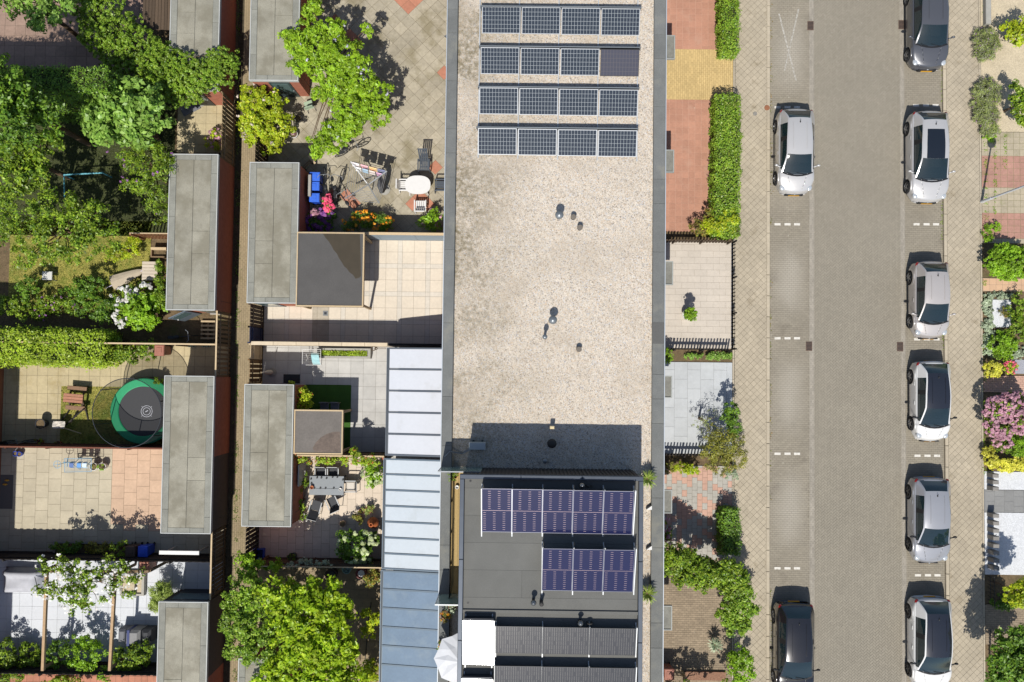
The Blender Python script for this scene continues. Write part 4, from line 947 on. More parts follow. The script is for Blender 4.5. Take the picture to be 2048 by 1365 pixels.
M_g4 = mat('tile_cream_pink', (232, 216, 196), .85, var=.045, n1=(1, .05), n2=(8, .04), bump=(30, .15)); M_g5 = mat('tile_worn_brown', (170, 152, 122), .9, var=.09, n1=(1, .12), n2=(8, .08))
paving('patio', box4((AR + .05, yB4 + .03, U(764, 1000, .1)[0] + .1, yB3 - .03)), .4, .6, M_g4, M_joint, 'vhalf', 0, .009, .10)
paving('patio', box4((AR + .05, -16.5, U(762, 1250, .1)[0] + .1, yB4 - .03)), .4, .4, M_g5, M_jdark, 'half', 0, .009, .10)
# gardens across the alley
M_l1 = mat('slab_brown_red', (166, 140, 124), .88, var=.10, n1=(1, .12), n2=(8, .08)); M_l4 = mat('slab_yellow_beige', (202, 187, 150), .9, var=.05, n1=(.9, .10), n2=(7, .08), stain=((172, 150, 96), .8, .56, .6), bump=(30, .25))
M_l5 = mat('slab_sand', (202, 192, 168), .88, var=.055, n1=(.8, .11), n2=(8, .05), bump=(30, .2)); M_l5r = mat('slab_salmon', (220, 188, 160), .88, var=.05, n1=(1, .08), n2=(8, .05), bump=(30, .2)); M_l6 = mat('tile_ice_grey', (226, 230, 236), .8, var=.025, n1=(.8, .04), n2=(8, .03))
paving('patio', prect(-40, -60, 300, 138, X0=-27, Y1=YB), .5, .5, M_l1, M_jdark, 'grid', 0, .01, .09, maxobj=220)
paving('patio', prect(355, 190, 452, 306, X1=AL - .05), .5, .5, M_l4, M_joint, 'grid', 0, .01, .10)
yh = U(300, 688, 1.75)[1]; y89 = U(300, 897, 1.75)[1]; y112 = U(300, 1123, 1.75)[1]; y135 = U(300, 1351, 1.75)[1]
M_lawn = mat('dry_lawn', (168, 160, 80), .95, n1=(1.2, .18), n2=(12, .25), stain=((110, 128, 48), 1.6, .5, .8), bump=(90, .8)); M_lawn_shade = mat('shade_tinted_lawn', (74, 80, 46), .95, n1=(1.2, .2), n2=(12, .25), bump=(90, .8))  # second, darker lawn colour has the tree shade painted in
x12 = U(122, 800, .1)[0]; y77 = U(150, 773, .1)[1]
paving('patio', box4((-27, y77, AL - .05, yh - .03)), .5, .5, M_l4, M_joint, 'grid', 0, .010, .10)
paving('patio', box4((-27, y89 + .03, x12, y77)), .5, .5, M_l4, M_joint, 'grid', 0, .010, .10)
M_grass1 = leafmat('grass_blades', [(.10, .13, .03), (.20, .20, .05), (.07, .11, .02), (.16, .18, .04)], .3)
def lawn(name, poly, m, gm, n, hgt=.05):
    o = MB().prism(poly, 0, .09).build(name, m); tag(o, kind='structure')
    x0 = min(p[0] for p in poly); x1 = max(p[0] for p in poly); y0 = min(p[1] for p in poly); y1_ = max(p[1] for p in poly); n = int(n * (x1 - x0) * (y1_ - y0))
    C = np.stack((RG.uniform(x0, x1, n), RG.uniform(y0, y1_, n), np.full(n, .09 + hgt * .4)), 1); Nn = RG.normal(0, 1, (n, 3)); Nn[:, 2] = np.abs(Nn[:, 2]) * .8 + .2
    g_ = leaf_mesh('grass', C, Nn, hgt * 1.3, gm, None, .3); tag(g_, 'short grass of the ' + name.replace('_', ' '), 'grass', kind='stuff')
lawn('dry_lawn', box4((x12, y89 + .03, rL3[0] + .05, y77)), M_lawn, M_grass1, 500)
lawn('small_lawn', box4((U(18, 540, .1)[0], U(18, 625, .1)[1], U(300, 540, .1)[0], U(18, 440, .1)[1])), M_lawn, M_grass1, 450)
lawn('shade_tinted_lawn', box4((-27, U(18, 470, .1)[1], U(345, 440, .1)[0], U(18, 150, .1)[1])), M_lawn_shade, leafmat('grass_dark', [(.04, .06, .015), (.07, .09, .02)], .3), 250)
xs = U(222, 1000, .1)[0]
paving('patio', box4((-27, y112 + .03, AL - .05, y89 - .03)), .6, .6, M_l5, M_joint, 'vhalf', 0, .010, .10, pick=lambda x, y: M_l5r if (x > xs and y > U(300, 1050, .1)[1]) else M_l5)
paving('patio', box4((-27, y135 + .03, AL - .05, y112 - .03)), .6, .6, M_l6, M_jdark, 'grid', 0, .007, .10)
paving('patio', box4((-27, -16.9, rL4[0], y135 - .03)), .3, .3, M_g1r, M_jdark, 'grid', 0, .01, .10)
# front gardens on the house side of the street
M_red = mat('tile_red', (196, 146, 122), .88, var=.07, n1=(.8, .10), n2=(9, .07), stain=((204, 164, 142), 1.2, .56, .6), bump=(30, .2), blotch=((238, 224, 206), 2.0, .04, .9)); M_yel = mat('brick_yellow', (218, 190, 132), .88, var=.08, n1=(.8, .08), n2=(9, .08), bump=(40, .2)); M_pink = mat('joint_pink', (214, 172, 150), .9)
xw0, xw1 = HX1 - .03, XS['walkL0'] - .01
paving('forecourt', prect(1332, -60, 1464, 99, X0=xw0, X1=xw1, Y1=YB), .305, .305, M_red, M_pink, 'grid', 0, .014, .10)
paving('garden_path', prect(1332, 99, 1464, 200, X0=xw0, X1=xw1), .2, .1, M_yel, mat('joint_yellow', (176, 150, 100), .9), 'half', 90, .010, .10, maxobj=0, piece_name='brick')
paving('forecourt', prect(1332, 200, 1464, 464, X0=xw0, X1=xw1), .305, .305, M_red, M_pink, 'grid', 0, .014, .10)
M_f2 = mat('tile_pale_warm', (216, 206, 192), .86, var=.03, n1=(.9, .05), n2=(8, .04)); M_f3 = mat('slab_blue_grey', (204, 208, 210), .85, var=.035, n1=(.8, .07), n2=(5, .05)); M_j2 = mat('joint_pale', (176, 166, 150), .9); M_j3 = mat('joint_blue', (150, 152, 152), .9)
paving('forecourt', prect(1332, 484, 1464, 697, X0=xw0, X1=xw1), .6, .3, M_f2, M_j2, 'half', 0, .007, .10)
paving('forecourt', prect(1332, 725, 1464, 908, X0=xw0, X1=xw1), .62, .9, M_f3, M_j3, 'vhalf', 0, .009, .10)
M_f4a = mat('paver_red', (212, 172, 152), .88, var=.06, n1=(1, .08), n2=(9, .07)); M_f4b = mat('paver_grey', (190, 186, 176), .88, var=.06, n1=(1, .08), n2=(9, .07)); M_f5 = mat('brick_brown', (164, 147, 124), .9, var=.12, n1=(1, .12), n2=(9, .1), blotch=((220, 210, 190), 2.2, .05, .8))
rq = random.Random(3)
paving('forecourt', prect(1332, 932, 1464, 1120, X0=xw0, X1=xw1), .24, .3, M_f4a, M_joint, 'vhalf', 0, .009, .10, pick=lambda x, y: M_f4a if rq.random() < .48 else M_f4b, piece_name='paver')
paving('forecourt', prect(1332, 1120, 1464, 1430, X0=xw0, X1=xw1), .2, .1, M_f5, M_jdark, 'half', 0, .009, .10, maxobj=0, piece_name='brick')
# front gardens beyond the street
xr0, xr1 = XS['walkR1'] + .01, 27.5
M_e2 = mat('tile_beige_mossy', (188, 176, 152), .9, var=.06, n1=(1, .1), n2=(8, .08), stain=((138, 146, 84), 1.5, .58, .6)); M_e2r = mat('tile_red_dull', (188, 144, 128), .9, var=.06, n1=(1, .1), n2=(8, .08), stain=((130, 130, 70), 1.6, .6, .6)); M_wg = mat('white_gravel', (232, 234, 236), .9, n1=(14, .12), n2=(38, .22), bump=(60, .9)); M_sand = mat('sandy_ground', (212, 197, 168), .95, n1=(1.2, .1), n2=(18, .18), bump=(40, .6)); M_salm = mat('tile_salmon', (222, 184, 150), .88, var=.05, n1=(1, .08))
o = MB().prism(prect(1967, -60, 2060, 264, X0=xr0, X1=xr1, Y1=YB), 0, .09).build('sandy_bed', M_sand); tag(o, kind='structure')
yb_ = [U(2000, k, .1)[1] for k in (318, 372, 423, 476)]
paving('forecourt', prect(1967, 265, 2060, 487, X0=xr0, X1=xr1), .305, .305, M_e2, mat('joint_moss', (154, 148, 110), .95), 'grid', 0, .014, .10, pick=lambda x, y: M_e2r if (yb_[1] < y < yb_[0] or yb_[3] < y < yb_[2]) else M_e2)
paving('garden_path', prect(1967, 557, 2060, 583, X0=xr0, X1=xr1), .3, .3, M_salm, M_j2, 'grid', 0, .009, .10)
paving('garden_path', prect(1967, 752, 2060, 785, X0=xr0, X1=xr1), .2, .1, M_f4a, M_joint, 'half', 0, .01, .10, maxobj=0, piece_name='brick')
o = MB().prism(prect(1967, 944, 2060, 980, X0=xr0, X1=xr1), 0, .10).build('white_gravel_bed', M_wg); tag(o, kind='structure')
o = MB().prism(prect(1967, 1026, 2060, 1150, X0=xr0, X1=xr1), 0, .10).build('white_gravel_bed', M_wg); tag(o, kind='structure')
paving('garden_path', prect(1967, 981, 2060, 1025, X0=xr0, X1=xr1), .45, .45, mat('slab_mid_grey', (148, 148, 146), .88, var=.05, n1=(1, .06), n2=(8, .05)), M_j3, 'vhalf', 0, .012, .102)
paving('garden_path', prect(1967, 1210, 2060, 1290, X0=xr0, X1=xr1), .2, .1, M_f5, M_jdark, 'half', 0, .009, .10, maxobj=0, piece_name='brick')
# ============================================================ plants
LM = {
 'wist': leafmat('leaf_wisteria', [(.10, .18, .012), (.19, .30, .018), (.15, .25, .016), (.23, .31, .03), (.08, .15, .012)], .4),
 'yel': leafmat('leaf_yellow_green', [(.22, .29, .014), (.30, .34, .02), (.16, .24, .014), (.34, .33, .03), (.12, .19, .01)], .4),
 'lime': leafmat('leaf_lime', [(.15, .24, .010), (.22, .31, .014), (.12, .20, .010), (.28, .34, .024), (.19, .28, .012)], .42),
 'ivy': leafmat('leaf_ivy', [(.050, .105, .012), (.11, .19, .016), (.16, .23, .026), (.08, .15, .014), (.21, .26, .05)], .32),
 'maple': leafmat('leaf_maple', [(.07, .14, .025), (.13, .22, .04), (.19, .28, .07), (.09, .17, .03)], .35),
 'dark': leafmat('leaf_dark', [(.030, .075, .010), (.07, .135, .016), (.11, .18, .02), (.045, .095, .012)], .3),
 'mid': leafmat('leaf_mid', [(.045, .095, .010), (.12, .19, .016), (.19, .25, .026), (.04, .085, .010), (.16, .21, .03)], .36),
 'fresh': leafmat('leaf_fresh', [(.12, .22, .014), (.18, .29, .02), (.09, .18, .012), (.22, .32, .03)], .4),
 'olive': leafmat('leaf_olive', [(.11, .12, .025), (.16, .16, .03), (.20, .18, .04), (.08, .10, .02)], .3),
 'lav': leafmat('leaf_lavender', [(.13, .17, .05), (.19, .22, .07), (.15, .14, .11), (.10, .13, .04)], .3),
 'hedgey': leafmat('leaf_light_hedge', [(.17, .25, .018), (.25, .32, .03), (.12, .19, .014), (.28, .32, .05)], .4),
 'gold': leafmat('leaf_gold', [(.38, .36, .05), (.46, .42, .09), (.26, .28, .03)], .4),
 'silver': leafmat('leaf_silver', [(.20, .24, .16), (.28, .31, .22), (.14, .18, .10)], .3),
 'grass': leafmat('leaf_grass', [(.16, .21, .05), (.22, .26, .08), (.10, .15, .03)], .35),
 'rust': leafmat('leaf_rust', [(.20, .10, .03), (.14, .14, .03), (.10, .13, .03)], .3)}
def petal(name, cols): return leafmat('petal_' + name, cols, .3, .6, 1.0)
PW = petal('white', [(.72, .70, .66), (.80, .78, .74), (.66, .58, .54)]); PC = petal('cream', [(.46, .54, .24), (.56, .60, .38), (.38, .48, .14)]); PP = petal('pink', [(.62, .22, .32), (.70, .36, .44), (.52, .16, .26)]); PPP = petal('pale_pink', [(.46, .22, .28), (.54, .32, .37), (.38, .16, .23)]); PHOT = petal('hot_pink', [(.72, .05, .16), (.78, .16, .24)]); PPU = petal('purple', [(.22, .06, .26), (.14, .05, .22), (.30, .10, .30)]); POR = petal('orange', [(.80, .28, .02), (.82, .42, .04), (.76, .18, .02)]); PVI = petal('violet', [(.30, .10, .36), (.38, .16, .40)])
def spiky(name, label, cat, px, zt, rad, n, m, zg, up=.6, wd=.022, group=None, dens=None):
    X, Y = U(*px, zt); r_ = T(name, label, cat, (X, Y, zg), 0, group); mb = MB(); rr = random.Random(int(px[0]))
    for i in range(n):
        a = rr.uniform(0, 2 * math.pi); ln = rad * rr.uniform(.6, 1.1); el = rr.uniform(.15, 1.0) * up; d = Vector((math.cos(a), math.sin(a), 0)); s_ = Vector((-d.y, d.x, 0)) * wd
        p0 = Vector((0, 0, (zt - zg) * .35)); p1 = p0 + d * ln * .55 + Vector((0, 0, ln * el)); p2 = p0 + d * ln + Vector((0, 0, ln * el * .75))
        mb.add([p0 - s_, p0 + s_, p1 + s_, p1 - s_, p2], [(0, 1, 2, 3), (3, 2, 4)])
    mb.build('leaves', m, r_); MB().lathe([(.05, -.02), (.035, (zt - zg) * .4)], 8).build('stem', BARK, r_); return r_
def pot(label, px, zt, r, h, m, lf=None, lr=None, cat='potted plant', name='potted_plant', flowers=None, leaf=.06, zg=.1, group=None, dens=40):
    X, Y = U(*px, zt); r_ = T(name, label, cat, (X, Y, zg), 0, group)
    MB().lathe([(r * .7, 0), (r * .95, h * .85), (r, h * .86), (r, h), (r * .88, h), (r * .85, h - .05), (.001, h - .05)], 18).build('pot', m, r_, smooth=False)
    MB().lathe([(r * .84, h - .045), (.001, h - .04)], 12).build('compost', M_soil, r_)
    if lf is not None:
        C, Nn = blob_leaves([(X, Y, zg + h + lr * .45, lr, lr, lr * .8)], dens, lr * .35, 14); leaf_mesh('foliage', C, Nn, leaf, lf, r_)
        if flowers is not None:
            D = RG.normal(size=(14, 3)); D[:, 2] = np.abs(D[:, 2]); D /= np.linalg.norm(D, axis=1, keepdims=True); leaf_mesh('flowers', D * lr + np.array((X, Y, zg + h + lr * .5)), D, .09, flowers, r_, .9)['kind'] = 'stuff'
    return r_
# --- gardens across the alley
plant('ivy_bank', 'broad bank of green ivy sweeping over fence and shed roof', 'ivy', [(175, 5, 2.2, 34, 42, .7), (205, 30, 2.3, 48, 42, .7), (195, 70, 2.2, 36, 36, .7), (240, 65, 2.4, 46, 42, .7), (225, 105, 2.2, 34, 34, .7), (275, 100, 2.4, 48, 44, .7), (262, 140, 2.2, 36, 30, .7), (312, 125, 2.6, 46, 44, .6), (300, 165, 2.3, 42, 36, .7), (350, 140, 2.8, 46, 42, .5), (340, 180, 2.4, 42, 34, .6), (385, 155, 2.85, 42, 38, .5), (375, 190, 2.4, 34, 24, .6), (418, 150, 2.9, 36, 36, .4), (437, 115, 2.85, 22, 28, .35), (452, 140, 2.8, 24, 34, .4), (468, 128, 2.5, 10, 26, .3)], .085, LM['ivy'], 46, .09, 15, trunk=.06)
plant('broadleaf_tree', 'green broadleaf tree over red-brown slabs beside the ivy bank', 'tree', [(35, 0, 4.20, 48, 30, .9), (80, 15, 4.30, 52, 36, .9), (85, 45, 4.10, 30, 25, .6), (120, 0, 4.10, 32, 30, .7)], .17, LM['maple'], 8, .26, 20, trunk=.09)
plant('maple_tree', 'round maple with large pale green leaves beside the ivy', 'tree', [(255, 205, 3.80, 62, 48, .8), (235, 235, 3.80, 60, 48, .8), (285, 225, 3.70, 55, 45, .8), (255, 260, 3.50, 65, 35, .7), (200, 245, 3.40, 32, 30, .5)], .23, LM['maple'], 7.5, .28, 16, trunk=.09)
plant('evergreen_tree', 'tall dark green tree standing in the shady lawn', 'tree', [(20, 190, 7.20, 48, 45, 1.1), (45, 230, 7.00, 50, 45, 1.1), (15, 250, 7.20, 45, 45, 1.1), (75, 255, 5.40, 42, 30, .8), (60, 200, 6.40, 46, 36, 1.0), (95, 222, 5.80, 32, 26, .8), (12, 165, 7.00, 40, 30, 1.0), (-25, 200, 7.0, 40, 60, 1.2), (-55, 135, 8.4, 66, 56, 1.4), (-115, 150, 8.4, 70, 70, 1.4)], .15, LM['dark'], 9, .25, 24, trunk=.11)  # last two crown blobs, mostly out of view, added to shade the brown slabs
plant('garden_tree', 'sunny green tree in front of the dark tree by the lawn', 'tree', [(30, 310, 4.00, 52, 38, .9), (75, 290, 3.70, 45, 30, .8), (25, 355, 3.80, 50, 35, .9), (70, 345, 3.40, 40, 35, .8), (105, 280, 3.20, 25, 18, .5)], .15, LM['mid'], 9, .24, 24, trunk=.1)
a = rect(0, 134, 214, 180, 5.0); hedge('boxed_hedge', 'tall dark clipped hedge between brown slabs and shady lawn', (a[0] - 5, a[1], a[2], a[3], 5.0), LM['dark'], .09, 480)
plant('butterfly_bush', 'butterfly bush with purple flower spikes beside the felt-roofed shed', 'bush', [(262, 300, 2.30, 42, 26, .6), (300, 320, 2.40, 48, 36, .7), (330, 335, 2.60, 26, 30, .5), (290, 360, 2.20, 48, 30, .7), (318, 395, 2.00, 26, 36, .6), (325, 430, 1.80, 18, 22, .5)], .12, LM['mid'], 11, .2, 24, flowers=(PVI, 22, .09, 5, 'flowers'), aspect=.35)
plant('loose_shrub', 'large loose shrub mass with mottled grey-green leaves', 'bush', [(45, 405, 3.20, 52, 34, .8), (110, 415, 3.30, 52, 36, .8), (165, 430, 3.20, 45, 34, .7), (50, 465, 3.30, 58, 42, .8), (125, 475, 3.30, 60, 44, .8), (195, 475, 3.00, 52, 36, .7), (60, 512, 2.9, 44, 22, .6), (140, 512, 2.8, 40, 22, .5), (195, 420, 3.10, 26, 16, .4)], .12, LM['mid'], 7.5, .22, 24, trunk=.08, flowers=(petal('grey_green', [(.16, .22, .10), (.22, .26, .12)]), 60, .08, 4, 'blossom'))
plant('gold_shrub', 'low yellow-green shrub between the loose shrub and planter boxes', 'bush', [(232, 512, .5, 26, 14, .3), (262, 500, .6, 20, 16, .35), (270, 480, .8, 14, 12, .3)], .09, LM['yel'], 22, .14, 20)
plant('small_shrub', 'dark upright shrub on the small lawn, the lower of two', 'bush', [(55, 578, 1.0, 22, 20, .6), (62, 562, 1.2, 12, 14, .4)], .09, LM['dark'], 22, .14, 22)
plant('small_shrub', 'dark spreading shrub on the small lawn near the fallen parasol', 'bush', [(175, 568, 1.2, 26, 24, .6), (155, 580, .9, 24, 18, .5), (178, 590, .8, 28, 18, .4)], .10, LM['dark'], 20, .15, 22)
plant('flowering_shrub', 'low shrub with violet flowers and hosta leaves along the fence', 'bush', [(95, 605, .7, 26, 16, .4), (130, 612, .7, 26, 16, .4), (80, 628, .6, 20, 12, .3)], .10, LM['mid'], 22, .15, 20, flowers=(PVI, 16, .09, 4, 'flowers'))
plant('border_shrub', 'green border shrub below the small dark upright shrub', 'bush', [(20, 612, .9, 30, 22, .5), (50, 620, .8, 20, 16, .4)], .10, LM['mid'], 20, .15, 22)
plant('border_shrub', 'dense green border shrub beside the white hydrangea', 'bush', [(210, 620, 1.0, 32, 26, .5), (165, 615, .8, 22, 18, .4)], .10, LM['dark'], 20, .15, 24)
plant('hydrangea', 'hydrangea with white and pinkish flower heads beside bright green shrub', 'bush', [(252, 590, .9, 26, 16, .4), (243, 625, .9, 12, 26, .4), (285, 580, .9, 24, 12, .4)], .10, LM['mid'], 20, .14, 20, flowers=(PW, 46, .17, 9, 'flower_heads'))
plant('laurel_shrub', 'bright green rounded shrub with large glossy leaves near open shed door', 'bush', [(285, 615, 1.1, 42, 30, .6), (282, 640, .9, 36, 20, .5), (310, 600, 1.0, 24, 20, .5)], .16, LM['fresh'], 16, .18, 22)
plant('wall_climber', 'thin climber on the garden wall of the felt-roofed shed', 'climber', [(325, 555, 1.3, 10, 22, .6), (325, 590, 1.3, 11, 24, .6), (322, 530, 1.0, 10, 16, .4)], .09, LM['mid'], 26, .14, 22)
a = rect(-20, 664, 205, 724, 2.0); hedge('garden_hedge', 'long light green leafy hedge behind the beige slabs', (a[0] - 1.5, a[1], a[2], a[3], 2.0), LM['hedgey'], .11, 520, rough=.14)
plant('garden_hedge_end', 'looser green end of the long hedge beside the brown bin', 'hedge', [(225, 695, 1.0, 28, 24, .45), (255, 705, .9, 30, 22, .45), (295, 700, .8, 26, 18, .4), (150, 722, .6, 40, 10, .3)], .10, LM['mid'], 22, .15, 22)
plant('corner_shrub', 'little green shrub between trampoline and shed corner', 'bush', [(320, 766, .7, 9, 14, .3)], .08, LM['mid'], 30, .12, 18)
for i, (bl, mt, lb) in enumerate((([(125, 1096, .6, 22, 12, .3), (150, 1093, .5, 18, 11, .25)], 'dark', 'low dark shrub at the pale end of the shady bed'), ([(195, 1096, .5, 26, 11, .25)], 'olive', 'low sparse shrub in the middle of the shady bed'), ([(238, 1099, .8, 18, 16, .45)], 'mid', 'round green shrub beside the brown bin in the shady bed'))):
    plant('bed_shrub', lb, 'bush', bl, .09, LM[mt], 24, .13, 20)
plant('flowering_climber', 'climbing shrub with many white flowers over the pergola beams', 'climber', [(112, 1130, 2.35, 32, 22, .4), (155, 1150, 2.45, 42, 26, .45), (205, 1150, 2.45, 42, 28, .45), (245, 1152, 2.35, 36, 20, .4), (140, 1185, 2.4, 42, 26, .4), (190, 1190, 2.4, 38, 24, .4), (95, 1180, 2.3, 22, 18, .3), (150, 1212, 2.3, 26, 12, .3), (255, 1180, 2.3, 16, 14, .3), (228, 1125, 2.5, 16, 10, .3)], .13, LM['mid'], 8, .2, 20, trunk=.05, flowers=(PW, 150, .15, 3, 'flowers'))
plant('tall_grass', 'clump of ornamental grass at the shed corner beside pale tiles', 'grass clump', [(325, 1190, .9, 20, 24, .5), (312, 1208, .7, 12, 14, .35)], .28, LM['grass'], 34, .16, 22, aspect=.12, trunk=0)
for i, (bl, mt, lb) in enumerate((([(12, 1310, 1.0, 24, 34, .5), (20, 1345, .8, 24, 20, .4)], 'mid', 'green shrub at the garden edge, farthest from the pergola beams'), ([(58, 1322, .8, 28, 24, .4), (60, 1300, .7, 20, 16, .3)], 'mid', 'green shrub beside the first pergola beam'), ([(118, 1308, 1.0, 24, 26, .4), (105, 1325, .8, 16, 16, .4)], 'dark', 'dark shrub between the two pergola beams'), ([(172, 1310, 1.3, 34, 30, .6), (165, 1285, 1.2, 20, 16, .4)], 'fresh', 'bright feathery shrub between the two pergola beams'), ([(262, 1318, 1.0, 38, 26, .5), (285, 1300, 1.0, 22, 22, .5)], 'mid', 'green shrub below the covered barbecue'), ([(212, 1348, 1.3, 16, 14, .4)], 'fresh', 'small shrub at the foot of the second beam'), ([(110, 1362, .5, 32, 9, .25), (150, 1364, .5, 24, 9, .25)], 'hedgey', 'low flowering row behind the dark board fence'))):
    plant('patio_shrub', lb, 'bush', bl, .10, LM[mt], 20, .15, 24)
plant('alley_plants', 'low pink-flowered plants in the corner by the slatted fence', 'flowers', [(433, 268, .5, 12, 10, .25), (420, 285, .4, 12, 8, .2), (435, 290, .5, 10, 10, .25)], .09, LM['yel'], 26, .12, 16, flowers=(PPP, 26, .12, 6, 'flowers'))
# --- house-side gardens
plant('wisteria_tree', 'spreading bright green wisteria tree over the diagonal slabs', 'tree', [(592, 85, 2.85, 30, 26, .35), (575, 72, 2.75, 14, 12, .2), (628, 90, 2.9, 44, 36, .6), (660, 60, 2.9, 30, 20, .4), (680, 110, 2.9, 46, 36, .6), (600, 120, 2.8, 26, 28, .4), (655, 140, 2.8, 48, 36, .6), (715, 130, 2.8, 28, 22, .4), (700, 165, 2.8, 42, 36, .6), (750, 180, 2.7, 30, 24, .5), (745, 225, 2.6, 34, 30, .5), (705, 215, 2.7, 42, 34, .6), (670, 185, 2.7, 34, 30, .5), (690, 255, 2.5, 36, 24, .5), (650, 290, 2.4, 34, 20, .4), (672, 270, 2.4, 40, 20, .4), (635, 308, 2.2, 14, 8, .2), (625, 20, 2.5, 18, 22, .4), (612, 40, 2.5, 10, 16, .3), (735, 60, 2.4, 12, 14, .3), (640, 190, 2.3, 14, 16, .3)], .15, LM['wist'], 19, .16, 26, trunk=.08, aspect=.42, base=(690, 150), flowers=(petal('pale_lilac', [(.50, .48, .60), (.58, .56, .64)]), 26, .12, 4, 'blossom'))
plant('yellow_shrub', 'yellow-green shrub beside the alley fence below the glazed door', 'bush', [(510, 195, 1.6, 30, 24, .6), (545, 215, 1.6, 34, 28, .7), (505, 240, 1.6, 28, 26, .6), (555, 250, 1.5, 32, 28, .6), (520, 270, 1.4, 32, 24, .6), (545, 290, 1.2, 30, 20, .5), (492, 210, 1.7, 12, 16, .4)], .13, LM['yel'], 17, .17, 24, trunk=.05, flowers=(petal('pale_rose', [(.6, .45, .40), (.7, .62, .5)]), 14, .12, 5, 'flowers'))
plant('rose_bush', 'hot pink rose bush beside the blue bins', 'flowers', [(655, 402, .9, 8, 10, .25), (658, 416, .9, 9, 8, .25)], .08, LM['dark'], 50, .10, 16, flowers=(PHOT, 34, .14, 8, 'flowers'))
plant('hydrangea', 'purple hydrangea in the shade of the canopy roof', 'bush', [(632, 440, .6, 22, 14, .35), (655, 432, .6, 18, 14, .35), (640, 456, .5, 26, 8, .3)], .09, LM['dark'], 26, .13, 20, flowers=(PPU, 44, .16, 9, 'flower_heads'))
plant('rose_bush', 'pink and white rose at the corner beside purple hydrangea', 'flowers', [(630, 427, .8, 7, 6, .2)], .07, LM['dark'], 50, .1, 14, flowers=(PPP, 14, .13, 8, 'flowers'))
plant('lily_bed', 'bed of orange day lilies along the blue-grey fence', 'flowers', [(700, 452, .6, 18, 12, .4), (728, 440, .7, 22, 16, .45), (758, 445, .7, 22, 15, .45), (778, 452, .5, 14, 10, .35)], .20, LM['dark'], 26, .16, 18, trunk=0, aspect=.14, flowers=(POR, 40, .15, 5, 'flowers'))
plant('rose_bush', 'green rose bush with pale flowers beside the house wall', 'flowers', [(862, 437, .8, 20, 16, .4), (868, 455, .6, 18, 8, .3), (850, 448, .6, 14, 10, .3)], .09, LM['fresh'], 24, .14, 20, flowers=(PPP, 8, .12, 6, 'flowers'))
plant('autumn_shrub', 'shrub with green and reddish leaves at the canopy over artificial lawn', 'bush', [(603, 790, 1.5, 18, 16, .4), (612, 800, 1.4, 16, 16, .4), (598, 812, 1.3, 12, 12, .35), (585, 770, 1.7, 6, 5, .2)], .10, LM['yel'], 26, .14, 22, flowers=(petal('red_leaf', [(.5, .10, .05), (.4, .16, .05)]), 12, .10, 3, 'red_leaves'))
plant('fence_climber', 'yellow-green climber spilling over the dining patio fence', 'climber', [(608, 918, 1.7, 16, 7, .3), (640, 922, 1.7, 24, 7, .3), (680, 922, 1.7, 26, 7, .3), (715, 918, 1.8, 24, 9, .35), (748, 920, 1.7, 20, 10, .3), (712, 905, 1.9, 12, 9, .25), (590, 905, 1.9, 6, 9, .2)], .10, LM['hedgey'], 26, .13, 20, trunk=.03, flowers=(petal('red_leaf', [(.5, .10, .05), (.4, .16, .05)]), 40, .10, 3, 'red_leaves'))
plant('hydrangea', 'lime flowered hydrangea at the veranda corner of the dining patio', 'bush', [(745, 945, 1.1, 18, 20, .5), (748, 965, .9, 14, 12, .4), (738, 930, 1.0, 12, 10, .4)], .10, LM['fresh'], 24, .14, 22, flowers=(PC, 22, .16, 8, 'flower_heads'))
plant('hydrangea', 'big hydrangea with round cream-white flower balls', 'bush', [(712, 1095, 1.1, 34, 28, .55), (690, 1075, .9, 12, 16, .4), (735, 1080, .9, 18, 18, .4), (720, 1120, .8, 26, 10, .4)], .12, LM['dark'], 20, .16, 22, flowers=(PC, 44, .17, 14, 'flower_heads'))
plant('bed_shrub', 'narrow shaded planting along the shed wall at the dining patio', 'bush', [(598, 1000, .6, 10, 20, .3), (600, 1022, .5, 9, 16, .25), (612, 955, .6, 6, 18, .3), (614, 1030, .5, 5, 10, .2)], .10, LM['mid'], 28, .12, 18, flowers=(PW, 8, .09, 4, 'flowers'))
plant('gate_climber', 'green climber over the corner of the black slatted fence', 'climber', [(488, 1112, 1.8, 14, 14, .35), (505, 1125, 1.8, 22, 14, .4), (540, 1130, 1.8, 24, 10, .4), (495, 1140, 1.9, 18, 18, .4), (555, 1136, 1.7, 10, 8, .3)], .12, LM['wist'], 24, .15, 22)
plant('fence_climber', 'dry pale climber on the thin fence below the dining patio', 'climber', [(610, 1127, 1.4, 30, 7, .4), (650, 1130, 1.6, 16, 6, .3), (590, 1130, 1.7, 12, 5, .2)], .09, LM['silver'], 26, .12, 18, trunk=.02)
plant('yellow_green_tree', 'big yellow-green tree with dense crown beside the blue veranda', 'tree', [(560, 1185, 3.3, 42, 26, .7), (610, 1190, 3.4, 42, 30, .7), (660, 1195, 3.3, 36, 30, .6), (590, 1230, 3.7, 50, 40, .8), (650, 1245, 3.5, 44, 42, .8), (690, 1220, 3.0, 18, 22, .5), (600, 1290, 3.7, 54, 42, .8), (660, 1300, 3.5, 46, 42, .8), (580, 1345, 3.4, 52, 40, .8), (650, 1355, 3.4, 52, 40, .8), (705, 1335, 2.9, 28, 28, .5), (540, 1360, 3.0, 36, 26, .6), (620, 1410, 3.3, 60, 40, .8), (690, 1390, 3, 40, 40, .7)], .17, LM['lime'], 11, .24, 26, trunk=.12)
